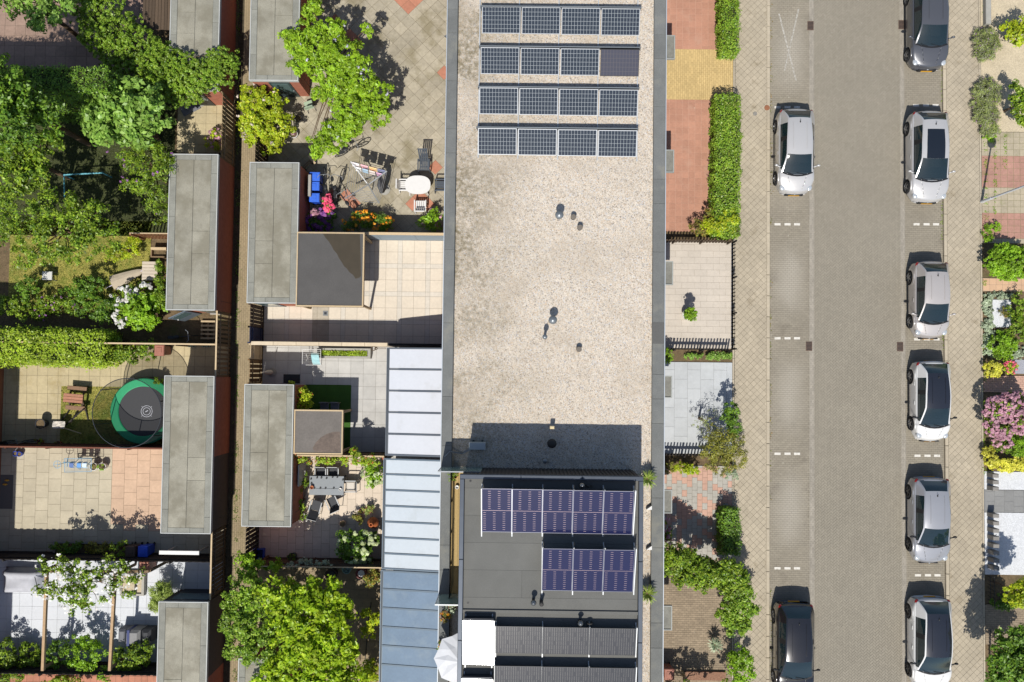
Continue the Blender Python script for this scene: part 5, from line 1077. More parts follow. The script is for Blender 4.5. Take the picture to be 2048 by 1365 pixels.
plant('ivy_tree', 'green ivy-clad tree leaning over the alley beside the big tree', 'tree', [(495, 1175, 2.8, 34, 24, .6), (480, 1205, 3.0, 34, 28, .6), (525, 1205, 3.1, 40, 34, .6), (470, 1240, 3.0, 32, 32, .6), (515, 1250, 3.2, 46, 40, .7), (485, 1285, 3.0, 34, 32, .6), (530, 1290, 3.1, 36, 34, .6), (495, 1312, 2.8, 22, 14, .4), (465, 1220, 2.9, 16, 18, .4)], .11, LM['ivy'], 15, .18, 30, trunk=.10)
for bl, lb in (([(745, 1155, 1.5, 14, 20, .45)], 'small rusty-green shrub at the blue veranda top'), ([(742, 1238, 1.5, 16, 22, .5), (740, 1262, 1.2, 14, 12, .4)], 'yellow-green shrub beside the middle of the blue veranda'), ([(742, 1340, 1.4, 18, 22, .5), (735, 1362, 1.3, 18, 18, .4)], 'green shrub under the lower blue veranda')):
    plant('veranda_shrub', lb, 'bush', bl, .12, LM['rust' if 'rusty' in lb else 'yel'], 20, .16, 22)
# --- street side of the house
hedge_h = []
for (x0, y0, x1, y1_, z), lb, mt in (((1444, -60, 1477, 104, 1.15), 'clipped hedge along the pavement above the yellow brick path', 'ivy'), ((1430, 190, 1480, 470, 1.15), 'long clipped hedge along the pavement beside the red tiles', 'ivy'), ((1446, 1020, 1479, 1110, 1.2), 'short clipped hedge beside the red and grey pavers', 'dark')):
    a = rect(x0, y0, x1, y1_, z); hedge('pavement_hedge', lb, (*a, z), LM[mt], .09, 620, 'hedges along the pavement', rough=.07)
plant('gold_bush', 'yellow-green bush at the end of the long hedge', 'bush', [(1448, 450, .95, 28, 20, .4), (1425, 455, .9, 20, 16, .35), (1462, 435, 1.0, 16, 18, .4)], .10, LM['yel'], 24, .15, 22)
plant('purple_bush', 'small dark purple-green bush at the picket fence', 'bush', [(1395, 455, .8, 13, 14, .35), (1408, 462, .6, 10, 10, .3), (1415, 430, .9, 8, 12, .3)], .08, LM['rust'], 32, .12, 18)
tp = T('topiary', 'two-ball topiary shrub in a white pot on pale tiles', 'potted plant', (*U(1374, 630, .3), .1)); X, Y = U(1374, 630, .3)
MB().lathe([(.17, 0), (.24, .36), (.26, .36), (.26, .42), (.22, .42), (.20, .34), (.001, .34)], 22).build('pot', mat('white_glazed', (240, 240, 236), .3), tp); MB().tube((0, 0, .3), (0, 0, 1.2), .025, .02, 8).build('stem', BARK, tp)
for zz, rr_ in ((.55, .22), (1.12, .27)):
    C, Nn = blob_leaves([(X, Y, zz + .1, rr_, rr_, rr_)], 170, .06, 22); leaf_mesh('leaf_ball', C, Nn, .06, LM['fresh'], tp)
plant('strip_planting', 'low green ground planting between picket fence and blue-grey slabs', 'plants', [(1425, 713, .25, 26, 7, .12), (1385, 714, .2, 14, 6, .1), (1452, 712, .25, 12, 7, .12)], .08, LM['maple'], 60, .09, 16, trunk=0)
plant('round_bush', 'small round green bush against the house beside the slabs', 'bush', [(1333, 712, .9, 10, 14, .35)], .07, LM['fresh'], 60, .10, 20)
plant('dark_bush', 'upright dark green bush at the pavement edge of the slabs', 'bush', [(1462, 815, 1.5, 13, 14, .4), (1460, 838, 1.4, 16, 20, .5), (1466, 860, 1.2, 14, 18, .5)], .09, LM['dark'], 30, .13, 22)
plant('olive_shrub', 'wide olive-green shrub leaning over the pavement beside picket fence', 'bush', [(1435, 870, 1.3, 26, 18, .4), (1455, 890, 1.3, 34, 26, .5), (1425, 905, 1.2, 28, 20, .45), (1470, 915, 1.2, 24, 24, .45), (1440, 930, 1.1, 30, 18, .4)], .10, LM['olive'], 20, .17, 22, aspect=.3)
plant('bare_shrub', 'twiggy bluish half-bare shrub over the blue-grey slabs', 'bush', [(1405, 850, 1.1, 18, 16, .3), (1420, 830, 1.2, 14, 12, .3), (1395, 835, 1.1, 10, 10, .2)], .08, LM['lav'], 16, .14, 8, aspect=.3)
plant('gold_hedge', 'low yellow-green hedge below the second picket fence', 'hedge', [(1362, 938, .55, 18, 10, .25), (1385, 938, .55, 16, 10, .25)], .08, LM['yel'], 50, .10, 20, trunk=.02)
plant('corner_bush', 'dark small bush at the corner by the gold hedge', 'bush', [(1338, 938, .8, 8, 12, .35)], .08, LM['olive'], 50, .1, 18)
plant('edge_bush', 'small silver-green bush at the pavement below the olive shrub', 'bush', [(1463, 950, .6, 12, 10, .3)], .08, LM['silver'], 50, .1, 20)
plant('mixed_shrub', 'big green shrub arching from the house wall to the pavement', 'bush', [(1348, 1112, 2.60, 26, 22, .6), (1362, 1138, 2.50, 36, 28, .6), (1398, 1148, 2.40, 36, 28, .6), (1432, 1148, 2.30, 34, 26, .5), (1466, 1150, 2.30, 32, 28, .5), (1380, 1120, 2.4, 24, 18, .5)], .12, LM['mid'], 28, .18, 24, trunk=.05)
plant('pavement_shrub', 'green shrub with reddish tips leaning over the pavement tiles', 'bush', [(1476, 1185, 2.00, 32, 28, .5), (1480, 1220, 1.90, 32, 28, .5), (1476, 1252, 1.70, 26, 18, .4), (1458, 1225, 1.70, 24, 26, .4)], .11, LM['ivy'], 28, .16, 24, trunk=.04)
plant('wall_flowers', 'pink flowering plants against the house wall by the pavers', 'flowers', [(1333, 1058, .9, 8, 20, .3), (1336, 1080, .8, 9, 12, .3)], .08, LM['mid'], 40, .1, 16, flowers=(PPP, 16, .14, 7, 'flowers'))
plant('last_shrub', 'green pavement shrub at the bottom beside the spiky palm', 'bush', [(1478, 1315, 1.60, 24, 22, .45), (1482, 1345, 1.60, 24, 22, .45), (1465, 1370, 1.50, 22, 18, .4)], .11, LM['fresh'], 22, .16, 22)
plant('forecourt_shrub', 'green shrub at the foot of the brown brick forecourt', 'bush', [(1372, 1392, 1.7, 30, 22, .5), (1405, 1398, 1.6, 26, 20, .5), (1345, 1380, .9, 12, 14, .4)], .11, LM['mid'], 20, .16, 22)
spiky('spiky_palm', 'silvery spiky palm on the brown brick forecourt', 'palm', (1437, 1300), 1.3, .42, 90, LM['silver'], .1, .9, .018)
# --- beyond the street
plant('corner_shrub', 'bushy green shrub above the first lavender clump', 'bush', [(2018, 62, 1.0, 16, 14, .4), (2036, 72, 1.1, 18, 22, .5), (2045, 50, 1.1, 16, 18, .4)], .13, LM['yel'], 20, .18, 20)
plant('lavender', 'round lavender clump on the sandy bed next to the pavement', 'lavender', [(1972, 85, .35, 24, 28, .28), (1970, 108, .3, 18, 16, .22)], .16, LM['lav'], 60, .14, 20, trunk=0, aspect=.14, flowers=(PVI, 36, .04, 4, 'flower_spikes'))
plant('lavender', 'longer lavender clump on the sandy bed above the mossy tiles', 'lavender', [(1972, 190, .35, 26, 30, .28), (1970, 225, .35, 24, 30, .28), (1978, 255, .3, 18, 16, .22)], .16, LM['lav'], 60, .14, 20, trunk=0, aspect=.14, flowers=(PVI, 48, .04, 4, 'flower_spikes'))
plant('leafy_shrub', 'leafy green shrub on the sandy bed beside the longer lavender', 'bush', [(2035, 205, 1.3, 14, 26, .5), (2046, 225, 1.2, 16, 30, .5), (2030, 180, 1.3, 10, 14, .4)], .12, LM['mid'], 24, .16, 20)
def weeds(label, segs, m, n, w_=.05):
    P = []
    for (xa, ya), (xb, yb), z in segs:
        p, q = U(xa, ya, z), U(xb, yb, z); k = int(n * math.hypot(q[0] - p[0], q[1] - p[1])); t = RG.random(k); t = t[np.sin(t * 37 + xa) + np.sin(t * 91) > -.2]
        P.append(np.stack((p[0] + (q[0] - p[0]) * t + RG.normal(0, w_, len(t)), p[1] + (q[1] - p[1]) * t, np.full(len(t), z + .02)), 1))
    C = np.concatenate(P); Nn = RG.normal(0, .6, C.shape); Nn[:, 2] = np.abs(Nn[:, 2]) + .3
    tag(leaf_mesh('weeds', C, Nn, .07, m, None, .4), label, 'weeds', kind='stuff')
weeds('thin dry grass growing along the kerb of the lamp-side lane', [((1884, 60), (1886, 205), .0), ((1886, 405), (1886, 480), .0), ((1887, 640), (1888, 700), .0)], LM['grass'], 130, .05)
weeds('dry yellow leaves gathered along the kerb of the house-side lane', [((1542, 0), (1541, 450), .0), ((1541, 560), (1541, 1000), .0), ((1541, 1150), (1541, 1365), .0)], LM['rust'], 22, .035)
weeds('weeds growing along the edge of the mossy tiles', [((1971, 270), (1971, 485), .1), ((1990, 270), (1990, 430), .1), ((2010, 268), (2010, 340), .1), ((1968, 0), (1969, 60), .1), ((1969, 560), (1969, 950), .1)], LM['fresh'], 60, .05)
weeds('weeds along the dark verge of the alley', [((477, 0), (474, 700), .07), ((474, 700), (470, 1365), .07)], LM['dark'], 60, .07)
plant('tile_weeds', 'green weeds growing along the mossy tile edge', 'plants', [(1980, 275, .2, 14, 8, .1), (1975, 470, .25, 10, 18, .12), (1988, 455, .3, 14, 10, .15)], .07, LM['fresh'], 50, .09, 14, trunk=0)
plant('round_hedge', 'round clipped green bush between mossy tiles and salmon path', 'bush', [(1998, 525, .8, 28, 26, .5), (2030, 525, .85, 34, 30, .55), (2014, 505, .8, 26, 16, .4), (2014, 545, .7, 28, 16, .4)], .08, LM['fresh'], 110, .08, 18)
plant('ground_cover', 'pale green ground cover framing white pebbles', 'ground cover', [(1976, 610, .16, 10, 26, .1), (1978, 660, .16, 11, 36, .1), (1985, 700, .16, 16, 16, .1), (2000, 592, .16, 26, 7, .1), (2030, 705, .16, 24, 12, .1)], .07, LM['silver'], 70, .08, 20, trunk=0)
o = MB().prism(prect(1985, 600, 2022, 655, .1), .0, .105).build('white_pebbles', M_wg); tag(o, kind='structure')
plant('rust_grass', 'small rusty tuft standing on the white pebbles', 'plants', [(2010, 625, .3, 12, 10, .15)], .10, LM['rust'], 60, .1, 16, trunk=0, aspect=.2)
plant('heather_shrub', 'low round bright green shrub below the white pebbles', 'bush', [(2005, 690, .4, 26, 26, .3)], .08, LM['fresh'], 50, .12, 24)
plant('mixed_shrub', 'darker mixed shrub behind the white pebbles', 'bush', [(2035, 620, .6, 14, 30, .35), (2038, 660, .6, 16, 26, .35)], .09, LM['mid'], 36, .12, 20)
plant('gold_bush', 'pale yellow bush at the pavement beside multicoloured flowers', 'bush', [(1985, 738, .5, 17, 17, .3)], .09, LM['gold'], 50, .1, 22)
plant('flower_tuft', 'tuft of red and yellow flowers beside the pale yellow bush', 'flowers', [(2020, 735, .4, 13, 12, .2)], .08, LM['yel'], 50, .09, 14, flowers=(PHOT, 16, .10, 5, 'flowers'))
plant('hydrangea', 'large pink hydrangea covered in round flower heads', 'bush', [(1995, 820, 1.2, 28, 24, .5), (2025, 810, 1.3, 30, 24, .5), (1998, 850, 1.1, 28, 26, .5), (2040, 835, 1.2, 26, 30, .5), (2005, 880, .9, 18, 20, .4)], .11, LM['mid'], 16, .16, 16, trunk=.04, flowers=(PPP, 420, .14, 9, 'flower_heads'))
plant('green_ball', 'clipped olive-green ball bush beside the pink hydrangea', 'bush', [(2035, 885, .9, 24, 24, .5)], .07, LM['fresh'], 80, .1, 26)
plant('gold_hedge', 'low yellow hedge between pink hydrangea and white gravel', 'hedge', [(1980, 915, .45, 14, 22, .2), (2005, 930, .45, 22, 14, .2), (2035, 930, .45, 24, 14, .2)], .09, LM['gold'], 56, .1, 22, trunk=.02)
plant('green_ball', 'bright green ball tree above the shaded brick path', 'tree', [(2036, 1190, 2.30, 26, 26, .5), (2050, 1185, 2.30, 22, 26, .5)], .10, LM['yel'], 40, .14, 24, trunk=.04)
plant('street_corner_tree', 'leafy green tree at the bottom beside the pavement', 'tree', [(2005, 1300, 2.70, 28, 26, .6), (2035, 1290, 2.90, 32, 34, .7), (2015, 1335, 2.70, 34, 30, .6), (2045, 1345, 2.80, 34, 34, .6), (1995, 1350, 2.40, 16, 20, .4)], .15, LM['dark'], 20, .2, 24, trunk=.07, base=(1998, 1285))
plant('dark_lawn_edge', 'dark low hedge in the shade beside the bright ball tree', 'hedge', [(2010, 1205, .4, 26, 14, .25)], .08, LM['dark'], 50, .1, 20, trunk=.02)
# --- roof terrace greenery
for px, lb in (((1299, 962), 'spiky yucca between roof storey and parapet near the gravel roof'), ((1299, 1196), 'spiky yucca between roof storey and parapet farther along')):
    spiky('yucca', lb, 'plant', px, 6.9, .42, 80, LM['grass'], 5.8, .9, .02)
for px, lb, lf, fl in (((907, 952), 'terracotta pot with foliage at the glass screen', 'mid', None), ((888, 1237), 'orange flowering pot on the terrace parapet', 'rust', POR), ((884, 1297), 'second flowering pot on the parapet beside the parasol', 'mid', POR), ((903, 1222), 'pale leafy pot plant behind the far glass screen', 'silver', None)):
    pot(lb, px, 6.6, .17, .32, mat('terracotta', (196, 122, 82), .8, n1=(6, .1)), LM[lf], .24, flowers=fl, zg=5.81)
solo('white_pot', 'small white pot on the larch deck', 'pot', MB().lathe([(.05, 0), (.08, .14), (.06, .14), (.05, .05), (.001, .05)], 14, (*U(914, 975, 6.0), 5.875)), M_white)
# ============================================================ cars
M_tyre = mat('tyre_rubber', (40, 40, 42), .8); M_rim = mat('alloy_rim', (176, 178, 182), .3, metal=.7); M_lens = mat('lamp_lens', (220, 226, 230), .1, coat=1, metal=.3); M_tail = mat('tail_lamp_red', (170, 24, 30), .15, coat=1); M_plate = mat('yellow_plate', (238, 176, 40), .5); M_int = mat('car_interior', (54, 54, 58), .8); M_seat = mat('car_seat', (92, 92, 92), .85)
M_cglass = mat('car_glass', (34, 52, 58), .03, spec=.6, coat=.6, alpha=.82)
def paintm(name, rgb, metal=.25, rough=.3): return mat(name, rgb, rough, metal=metal, coat=1, spec=.5)
def lerp(a, b, t): return a + (b - a) * t
def sm(t): t = max(0, min(1, t)); return t * t * (3 - 2 * t)
def car(label, px, L, W, H, paint, roof=None, rot=math.pi, sunroof=False, hood=1.02, ws=.82, rim=None, rear=.60, dark_mirror=False, plate=True, wheelr=.31, crease=True):
    X, Y = U(*px, 0); root = T('parked_car', label, 'car', (X, Y, 0), rot, 'cars parked along the street'); roof = roof or paint
    hw = W / 2; yf = L / 2 - .80; yr = -L / 2 + .72; RA = wheelr + .065
    def bow(x, y):
        t = max(0, (y - (L / 2 - .75)) / .75); e = max(0, (-L / 2 + .55 - y) / .55)
        return y - .24 * t ** 1.3 * (abs(x) / hw) ** 2.2 + .13 * e ** 1.3 * (abs(x) / hw) ** 2.2
    def wid(y):
        d = L / 2 - y; e = y + L / 2
        k = 1 - .24 * max(0, 1 - d / .80) ** 2.2 - .14 * max(0, 1 - e / .55) ** 2.4 - .02 * max(0, 1 - d / 1.6)
        return hw * k
    yb = L / 2 - hood; yt = yb - ws; yq = -L / 2 + rear
    def top(y):
        d = L / 2 - y
        if y > yb: t = (L / 2 - y) / hood; return lerp(.70, .99, sm(.15 + .85 * t) ** .8) - .26 * max(0, 1 - d / .16) ** 2
        t = (yb - y) / (yb + L / 2); return lerp(.97, 1.03, t) - .18 * max(0, 1 - (y + L / 2) / .14) ** 2
    def zb(y):
        z = .20 + .10 * max(0, 1 - (L / 2 - y) / .3) + .12 * max(0, 1 - (y + L / 2) / .3)
        for yw in (yf, yr):
            if abs(y - yw) < RA: z = max(z, wheelr + math.sqrt(RA * RA - (y - yw) ** 2))
        return z
    ys = sorted(set([round(-L / 2 + L * i / 26, 4) for i in range(27)] + [round(c + RA * k, 4) for c in (yf, yr) for k in (-1.001, -.98, -.85, -.6, -.3, 0, .3, .6, .85, .98, 1.001)] + [round(L / 2 - k, 4) for k in (.03, .07, .12)] + [round(-L / 2 + k, 4) for k in (.03, .07, .12)] + [round(yb, 4), round(yq + .02, 4)]))
    def section(y):
        w_ = wid(y); b = zb(y); t = top(y); h = t - b
        pr = [(0, b), (w_ - .20, b), (w_ - .03, b + .01), (w_ * .998, b + h * .16), (w_ * 1.0, lerp(b, t, .42)), (w_ * .985, lerp(b, t, .62)), (w_ * .978, t - .13), (w_ * .955, t - .05), (w_ * .90, t - .012), (w_ * .80, t + .008), (w_ * .5, t + .03), (w_ * .25, t + .038), (0, t + .04)]
        return pr
    secs = [section(y) for y in ys]; m = len(secs[0])
    for nm, sg in (('body', 0),):
        mb = MB(); ring = []
        for y, pr in zip(ys, secs): ring.append([(x, bow(x, y), z) for x, z in pr] + [(-x, bow(x, y), z) for x, z in reversed(pr[1:-1])])
        n = len(ring[0]); v = [p for r_ in ring for p in r_]; f = []
        for i in range(len(ys) - 1):
            inside = ys[i] >= yq - .01 and ys[i + 1] <= yb + .001
            for j in range(n):
                j2 = (j + 1) % n; jj = j if j < m - 1 else n - 1 - j
                if inside and jj >= 9: continue
                f.append((i * n + j, i * n + j2, (i + 1) * n + j2, (i + 1) * n + j))
        f += [tuple(range(n)), tuple((len(ys) - 1) * n + k for k in range(n - 1, -1, -1))]
        mb.add(v, f); mb.f = [tuple(reversed(q)) for q in mb.f]; body = mb.build('body', paint, root, smooth=True)
    # interior
    mb = MB(); mb.box(-hw * .80, hw * .80, yq + .05, yb - .02, .40, .46); mb.bbox(-hw * .80, hw * .80, yb - .32, yb - .02, .6, 1.0, .06); mb.box(-hw * .8, hw * .8, yq + .0, yq + .35, .46, .92); mb.build('interior', M_int, root)
    for sx in (-1, 1):
        for sy in (yt - .15, yt - 1.0):
            if sy < yq + .3: continue
            mb = MB(); mb.bbox(sx * .38 - .24, sx * .38 + .24, sy - .1, sy + .40, .5, .66, .06); mb.bbox(sx * .38 - .23, sx * .38 + .23, sy - .26, sy - .10, .5, 1.14, .08); mb.bbox(sx * .38 - .12, sx * .38 + .12, sy - .25, sy - .15, 1.14, 1.30, .04); mb.build('seat', M_seat, root)
    # cabin surfaces
    us = []
    for i in range(6): us.append((yb - ws * i / 5, sm(i / 5) * .25 + (i / 5) * .75))
    nr = 8
    for i in range(1, nr + 1): us.append((lerp(yt, yq, i / nr), 1.0))
    for i in range(1, 5): us.append((lerp(yq, -L / 2 + .14, i / 4), 1 - (i / 4) ** 1.25))
    kws, krf = 5, 5 + nr; wt = hw * .70
    def cab(k):
        y, s = us[k]; bz = top(y) + .0; fr = (yt - y) / (yt - yq) if y < yt else 0
        arch = -.05 * (1 - min(1, max(0, fr) / .35)) ** 2 - .07 * max(0, (fr - .55) / .45) ** 2
        zt = lerp(bz + .03, H + arch, s) if k > krf or k < kws else H + arch
        if k > krf: zt = lerp(bz + .0, H - .07, s)
        wb_ = wid(y) * .90; ws_ = lerp(wid(y) * .86, wt * (1 - .10 * max(0, (fr - .4) / .6)), s ** .8) if k < kws or k > krf else wt * (1 - .10 * max(0, (fr - .4) / .6))
        zs = lerp(bz, zt, 1) - .045 * s
        half = [(wb_, bz), (lerp(wb_, ws_, .5) + .02 * s, lerp(bz, zs, .52)), (ws_, zs), (ws_ - .055, zt - .018 * s), (ws_ * .66, zt + .012 * s), (ws_ * .33, zt + .026 * s), (0, zt + .03 * s)]
        wbow = .16 * (1 - .45 * s) if k <= kws else (.07 * (1 - min(1, (yt - y) / .5)) + .04 * sm((yq + .4 - y) / .4) * -1)
        return [(x, y + wbow * (1 - (x / wb_) ** 2), z) for x, z in half] + [(-x, y + wbow * (1 - (x / wb_) ** 2), z) for x, z in reversed(half[:-1])]
    G = [cab(k) for k in range(len(us))]
    def patch(name, k0, k1, j0, j1, mt, par=root, off=0.0):
        mb = MB(); P = [[(p[0], p[1], p[2] + off) for p in G[k][j0:j1 + 1]] for k in range(k0, k1 + 1)]; mb.grid(P); mb.f = [tuple(reversed(q)) for q in mb.f] if False else mb.f
        return mb.build(name, mt, par, smooth=True)
    N_ = len(us) - 1
    patch('windscreen', 0, kws, 3, 9, M_cglass); rf = patch('roof', kws, krf, 3, 9, roof); patch('rear_window', krf, N_, 3, 9, M_cglass)
    for (a, b), (c, d) in (((2, 3), (0, 2)), ((9, 10), (10, 12))):
        patch('roof_rail', 0, N_, a, b, paint)
        kB = kws + 3; kC = krf - 1
        patch('side_window', 1, kB, c, d, M_cglass); patch('side_window', kB + 1, kC, c, d, M_cglass); patch('door_pillar', kB, kB + 1, c, d, M_black); patch('rear_pillar', kC, N_, c, d, paint); patch('front_pillar', 0, 1, c, d, paint)
    if sunroof: patch('sunroof', kws, krf - 2, 4, 8, mat('sunroof_glass', (30, 36, 44), .05, coat=1), rf, .008)
    else:
        mb = MB()
        for sx in (-1, 1):
            P = [(sx * wt * .52, G[k][6][1], G[k][6][2] + .004) for k in range(kws + 1, krf)]
            for a, b in zip(P, P[1:]): mb.bar(a, b, .012, .012)
        mb.build('roof_groove', roof, rf)
    mb = MB(); yy = G[krf - 1][6][1]; mb.tube((0, yy, G[krf - 1][6][2]), (0, yy - .10, G[krf - 1][6][2] + .10), .012, .006); mb.ell((0, yy, G[krf - 1][6][2] + .01), .03, .05, .02, 8, 5); mb.build('antenna', M_black, rf)
    # wheels
    for yw in (yf, yr):
        for sx in (-1, 1):
            wh = bpy.data.objects.new('wheel', None); link(wh, root); wh.location = (sx * (hw - .105), yw, wheelr); wh.rotation_euler = (0, sx * math.pi / 2, 0)
            MB().lathe([(wheelr - .09, -.10), (wheelr - .02, -.105), (wheelr, -.07), (wheelr, .07), (wheelr - .02, .105), (wheelr - .09, .10)], 24, close=True).build('tyre', M_tyre, wh, smooth=True)
            mb = MB(); mb.lathe([(wheelr - .085, -.09), (wheelr - .085, .085), (wheelr - .11, .085), (wheelr - .115, .04)], 24, close=True); mb.lathe([(.055, .04), (.055, .085), (.001, .09)], 12, close=True)
            for q in range(5):
                t = q * 2 * math.pi / 5; mb.bar((.04 * math.cos(t), .04 * math.sin(t), .075), ((wheelr - .10) * math.cos(t), (wheelr - .10) * math.sin(t), .075), .06, .02)
            mb.build('rim', rim or M_rim, wh); MB().lathe([(.001, .03), (wheelr - .1, .03), (wheelr - .1, .035), (.001, .036)], 20, close=True).build('brake_disc', M_black, wh)
    # small parts
    for sx in (-1, 1):
        ym = yb - .30; xm = wid(ym) * .93
        mb = MB(); mb.bar((sx * (xm - .03), ym + .04, top(ym) + .02), (sx * (xm + .13), ym, top(ym) + .03), .05, .03); mb.ell((sx * (xm + .18), ym - .02, top(ym) + .06), .095, .055, .075, 12, 7); mb.build('wing_mirror', M_black if dark_mirror else (roof if roof is not paint else paint), root, smooth=True)
        yl = L / 2 - .28; xl = wid(yl) * .82; mb = MB(); mb.ell((sx * xl, bow(xl, yl) + .02, top(yl) - .05), .14, .17, .075, 12, 8); mb.build('headlight', M_lens, root, smooth=True)
        mb = MB(); yl = -L / 2 + .15; mb.ell((sx * wid(yl) * .86, yl + .06, .90), .10, .17, .11, 10, 7); mb.build('tail_light', M_tail, root, smooth=True)
        for k in ((yt - .15), (yt - 1.05)):
            if k > yq + .15: MB().bbox(sx * wid(k) * .985 - .016, sx * wid(k) * .985 + .016, k - .09, k + .09, .80, .835, .01).build('door_handle', paint, root)
        for k in (yb - .42, yt - .62, yt - 1.35):
            if k < yq + .3: continue
            mb = MB(); x_ = wid(k) * .996; mb.bar((sx * x_, k, .36), (sx * x_ * .99, k, .62), .008, .008, (0, 1, 0)); mb.bar((sx * x_ * .99, k, .62), (sx * wid(k) * .962, k, top(k) - .05), .008, .008, (0, 1, 0)); mb.build('door_seam', M_black, root)
        P_ = [G[k][0] if sx > 0 else G[k][-1] for k in range(1, krf)]
        mb = MB()
        for a, b in zip(P_, P_[1:]): mb.bar((a[0], a[1], a[2] + .006), (b[0], b[1], b[2] + .006), .022, .012)
        mb.build('window_trim', M_black, root)
    mb = MB(); yq2 = yb - .02
    for sx, x1_ in ((-.42, .06), (.22, .58)): mb.bar((sx * hw, yq2 + .14, top(yb) + .075), (x1_ * hw, yq2 + .05, top(yb) + .12), .02, .012)
    mb.build('wiper', M_black, root)
    mb = MB(); ye = yb + .015; [mb.bar((wid(ye) * .84 * a_, ye + .17 * (1 - a_ * a_) - .02, top(ye) + .035 - .02 * abs(a_)), (wid(ye) * .84 * b_, ye + .17 * (1 - b_ * b_) - .02, top(ye) + .035 - .02 * abs(b_)), .07, .03) for a_, b_ in zip([-1, -.66, -.33, 0, .33, .66], [-.66, -.33, 0, .33, .66, 1])]; mb.build('scuttle', M_black, root)
    mb = MB(); mb.bbox(-.42, .42, L / 2 - .05, L / 2 + .012, .36, .58, .02); mb.build('grille', M_black, root)
    MB().ell((0, L / 2 - .015, .60), .06, .03, .05, 12, 6).build('badge', M_steel, root, smooth=True)
    MB().box(-.26, .26, L / 2 + .012, L / 2 + .024, .40, .51).build('number_plate', M_plate, root); MB().box(-.26, .26, -L / 2 - .014, -L / 2 + .02, .55, .66).build('number_plate', M_plate, root)
    if crease:
        for sx in (-1, 1):
            mb = MB(); P = [(sx * lerp(.30, .52, t) * hw * 1.05, lerp(L / 2 - .22, yb + .05, t), section(lerp(L / 2 - .22, yb + .05, t))[10][1] + .006) for t in (0, .25, .5, .75, 1)]
            for a, b in zip(P, P[1:]): mb.bar(a, b, .03, .014)
            mb.build('bonnet_crease', paint, root, smooth=True)
    return root
P_silver = paintm('paint_silver', (216, 215, 214)); P_beige = paintm('paint_warm_silver', (208, 202, 198)); P_dgrey = paintm('paint_dark_grey', (96, 98, 104)); P_white = paintm('paint_white', (236, 236, 234), 0.0, .3); P_sgrey = paintm('paint_steel_grey', (176, 178, 184)); P_black = paintm('paint_black', (40, 40, 44), .2, .2); P_roofd = paintm('paint_black_roof', (44, 47, 56), .2, .2)
M_rimd = mat('dark_rim', (90, 92, 96), .35, metal=.6)
car('silver hatchback parked alone in the house-side lane behind the painted cross', (1581, 312), 4.02, 1.72, 1.47, P_silver, hood=.98)
car('dark grey car parked at the top of the lamp-side lane', (1843, 62), 4.25, 1.78, 1.46, P_dgrey, hood=1.1)
car('bright silver car with dark panoramic glass roof', (1843, 322), 4.30, 1.80, 1.48, P_silver, sunroof=True, hood=1.08, ws=.9)
car('warm silver hatchback parked opposite the round green bush', (1846, 603), 3.62, 1.66, 1.50, P_beige, hood=.82)
car('white small car with black roof parked behind the warm silver one', (1848, 802), 3.75, 1.66, 1.48, P_white, P_roofd, hood=.82, dark_mirror=True)
car('steel grey hatchback parked opposite the white gravel garden', (1846, 1036), 4.0, 1.74, 1.45, P_sgrey, hood=.98, rim=M_rimd, dark_mirror=True)
car('white crossover with dark roof parked at the bottom of the lamp-side lane', (1847, 1278), 4.25, 1.80, 1.56, P_white, P_roofd, hood=1.0, rim=M_rimd, dark_mirror=True)
car('black estate-like car at the bottom of the house-side lane', (1579, 1290), 4.35, 1.76, 1.46, P_black, hood=1.05, ws=.85, rim=M_rim, dark_mirror=True)
# ============================================================ garden furniture and belongings
def at(px, z): x, y = U(*px, z); return (x, y, .1)
M_blue = mat('blue_plastic', (44, 92, 226), .4, n1=(5, .08)); M_bluel = mat('blue_lid', (70, 122, 240), .35, n1=(5, .08)); M_navy = mat('navy_plastic', (46, 62, 120), .5); M_turq = mat('turquoise_metal', (110, 190, 206), .5); M_brownp = mat('brown_plastic', (92, 74, 66), .6); M_rosep = mat('rose_brown_plastic', (176, 118, 100), .6, n1=(5, .1)); M_charc = mat('charcoal_mesh', (74, 76, 80), .8); M_alu = mat('light_aluminium', (196, 198, 198), .4, metal=.4); M_terr = mat('terracotta', (196, 122, 82), .8); M_cloth_w = mat('cream_cloth', (226, 218, 206), .9, n1=(6, .05)); M_concr = mat('planter_concrete', (176, 174, 166), .85, n1=(5, .1)); M_greyfab = mat('grey_cover', (128, 130, 136), .85, n1=(4, .08)); M_cover = mat('silver_cover', (196, 198, 206), .7, n1=(4, .08)); M_slate = mat('slate_plastic', (90, 98, 108), .5)
def bin_(label, px, z, m, lidm, w_=.42, d_=.46, h=.95, rot=0):
    r_ = T('wheelie_bin', label, 'bin', at(px, z), rot)
    mb = MB(); a, b = w_ / 2, d_ / 2; v = [(-a * .82, -b * .82, .05), (a * .82, -b * .82, .05), (a * .82, b * .82, .05), (-a * .82, b * .82, .05), (-a, -b, h), (a, -b, h), (a, b, h), (-a, b, h)]
    mb.add(v, [(3, 2, 1, 0), (0, 1, 5, 4), (1, 2, 6, 5), (2, 3, 7, 6), (3, 0, 4, 7)]); mb.build('body', m, r_)
    lid = MB().bbox(-a - .02, a + .02, -b - .03, b + .02, h, h + .06, .03).build('lid', lidm, r_); MB().bbox(-a * .6, a * .6, -b * .5, b * .6, h + .055, h + .08, .015).build('lid_panel', lidm, lid)
    MB().tube((-a * .8, b + .05, h - .05), (a * .8, b + .05, h - .05), .018).build('handle', m, r_)
    for s_ in (-1, 1): MB().torus((s_ * a * .75, b * .8, .09), .07, .025, 14, 6, 'x').build('wheel', M_tyre, r_)
    return r_
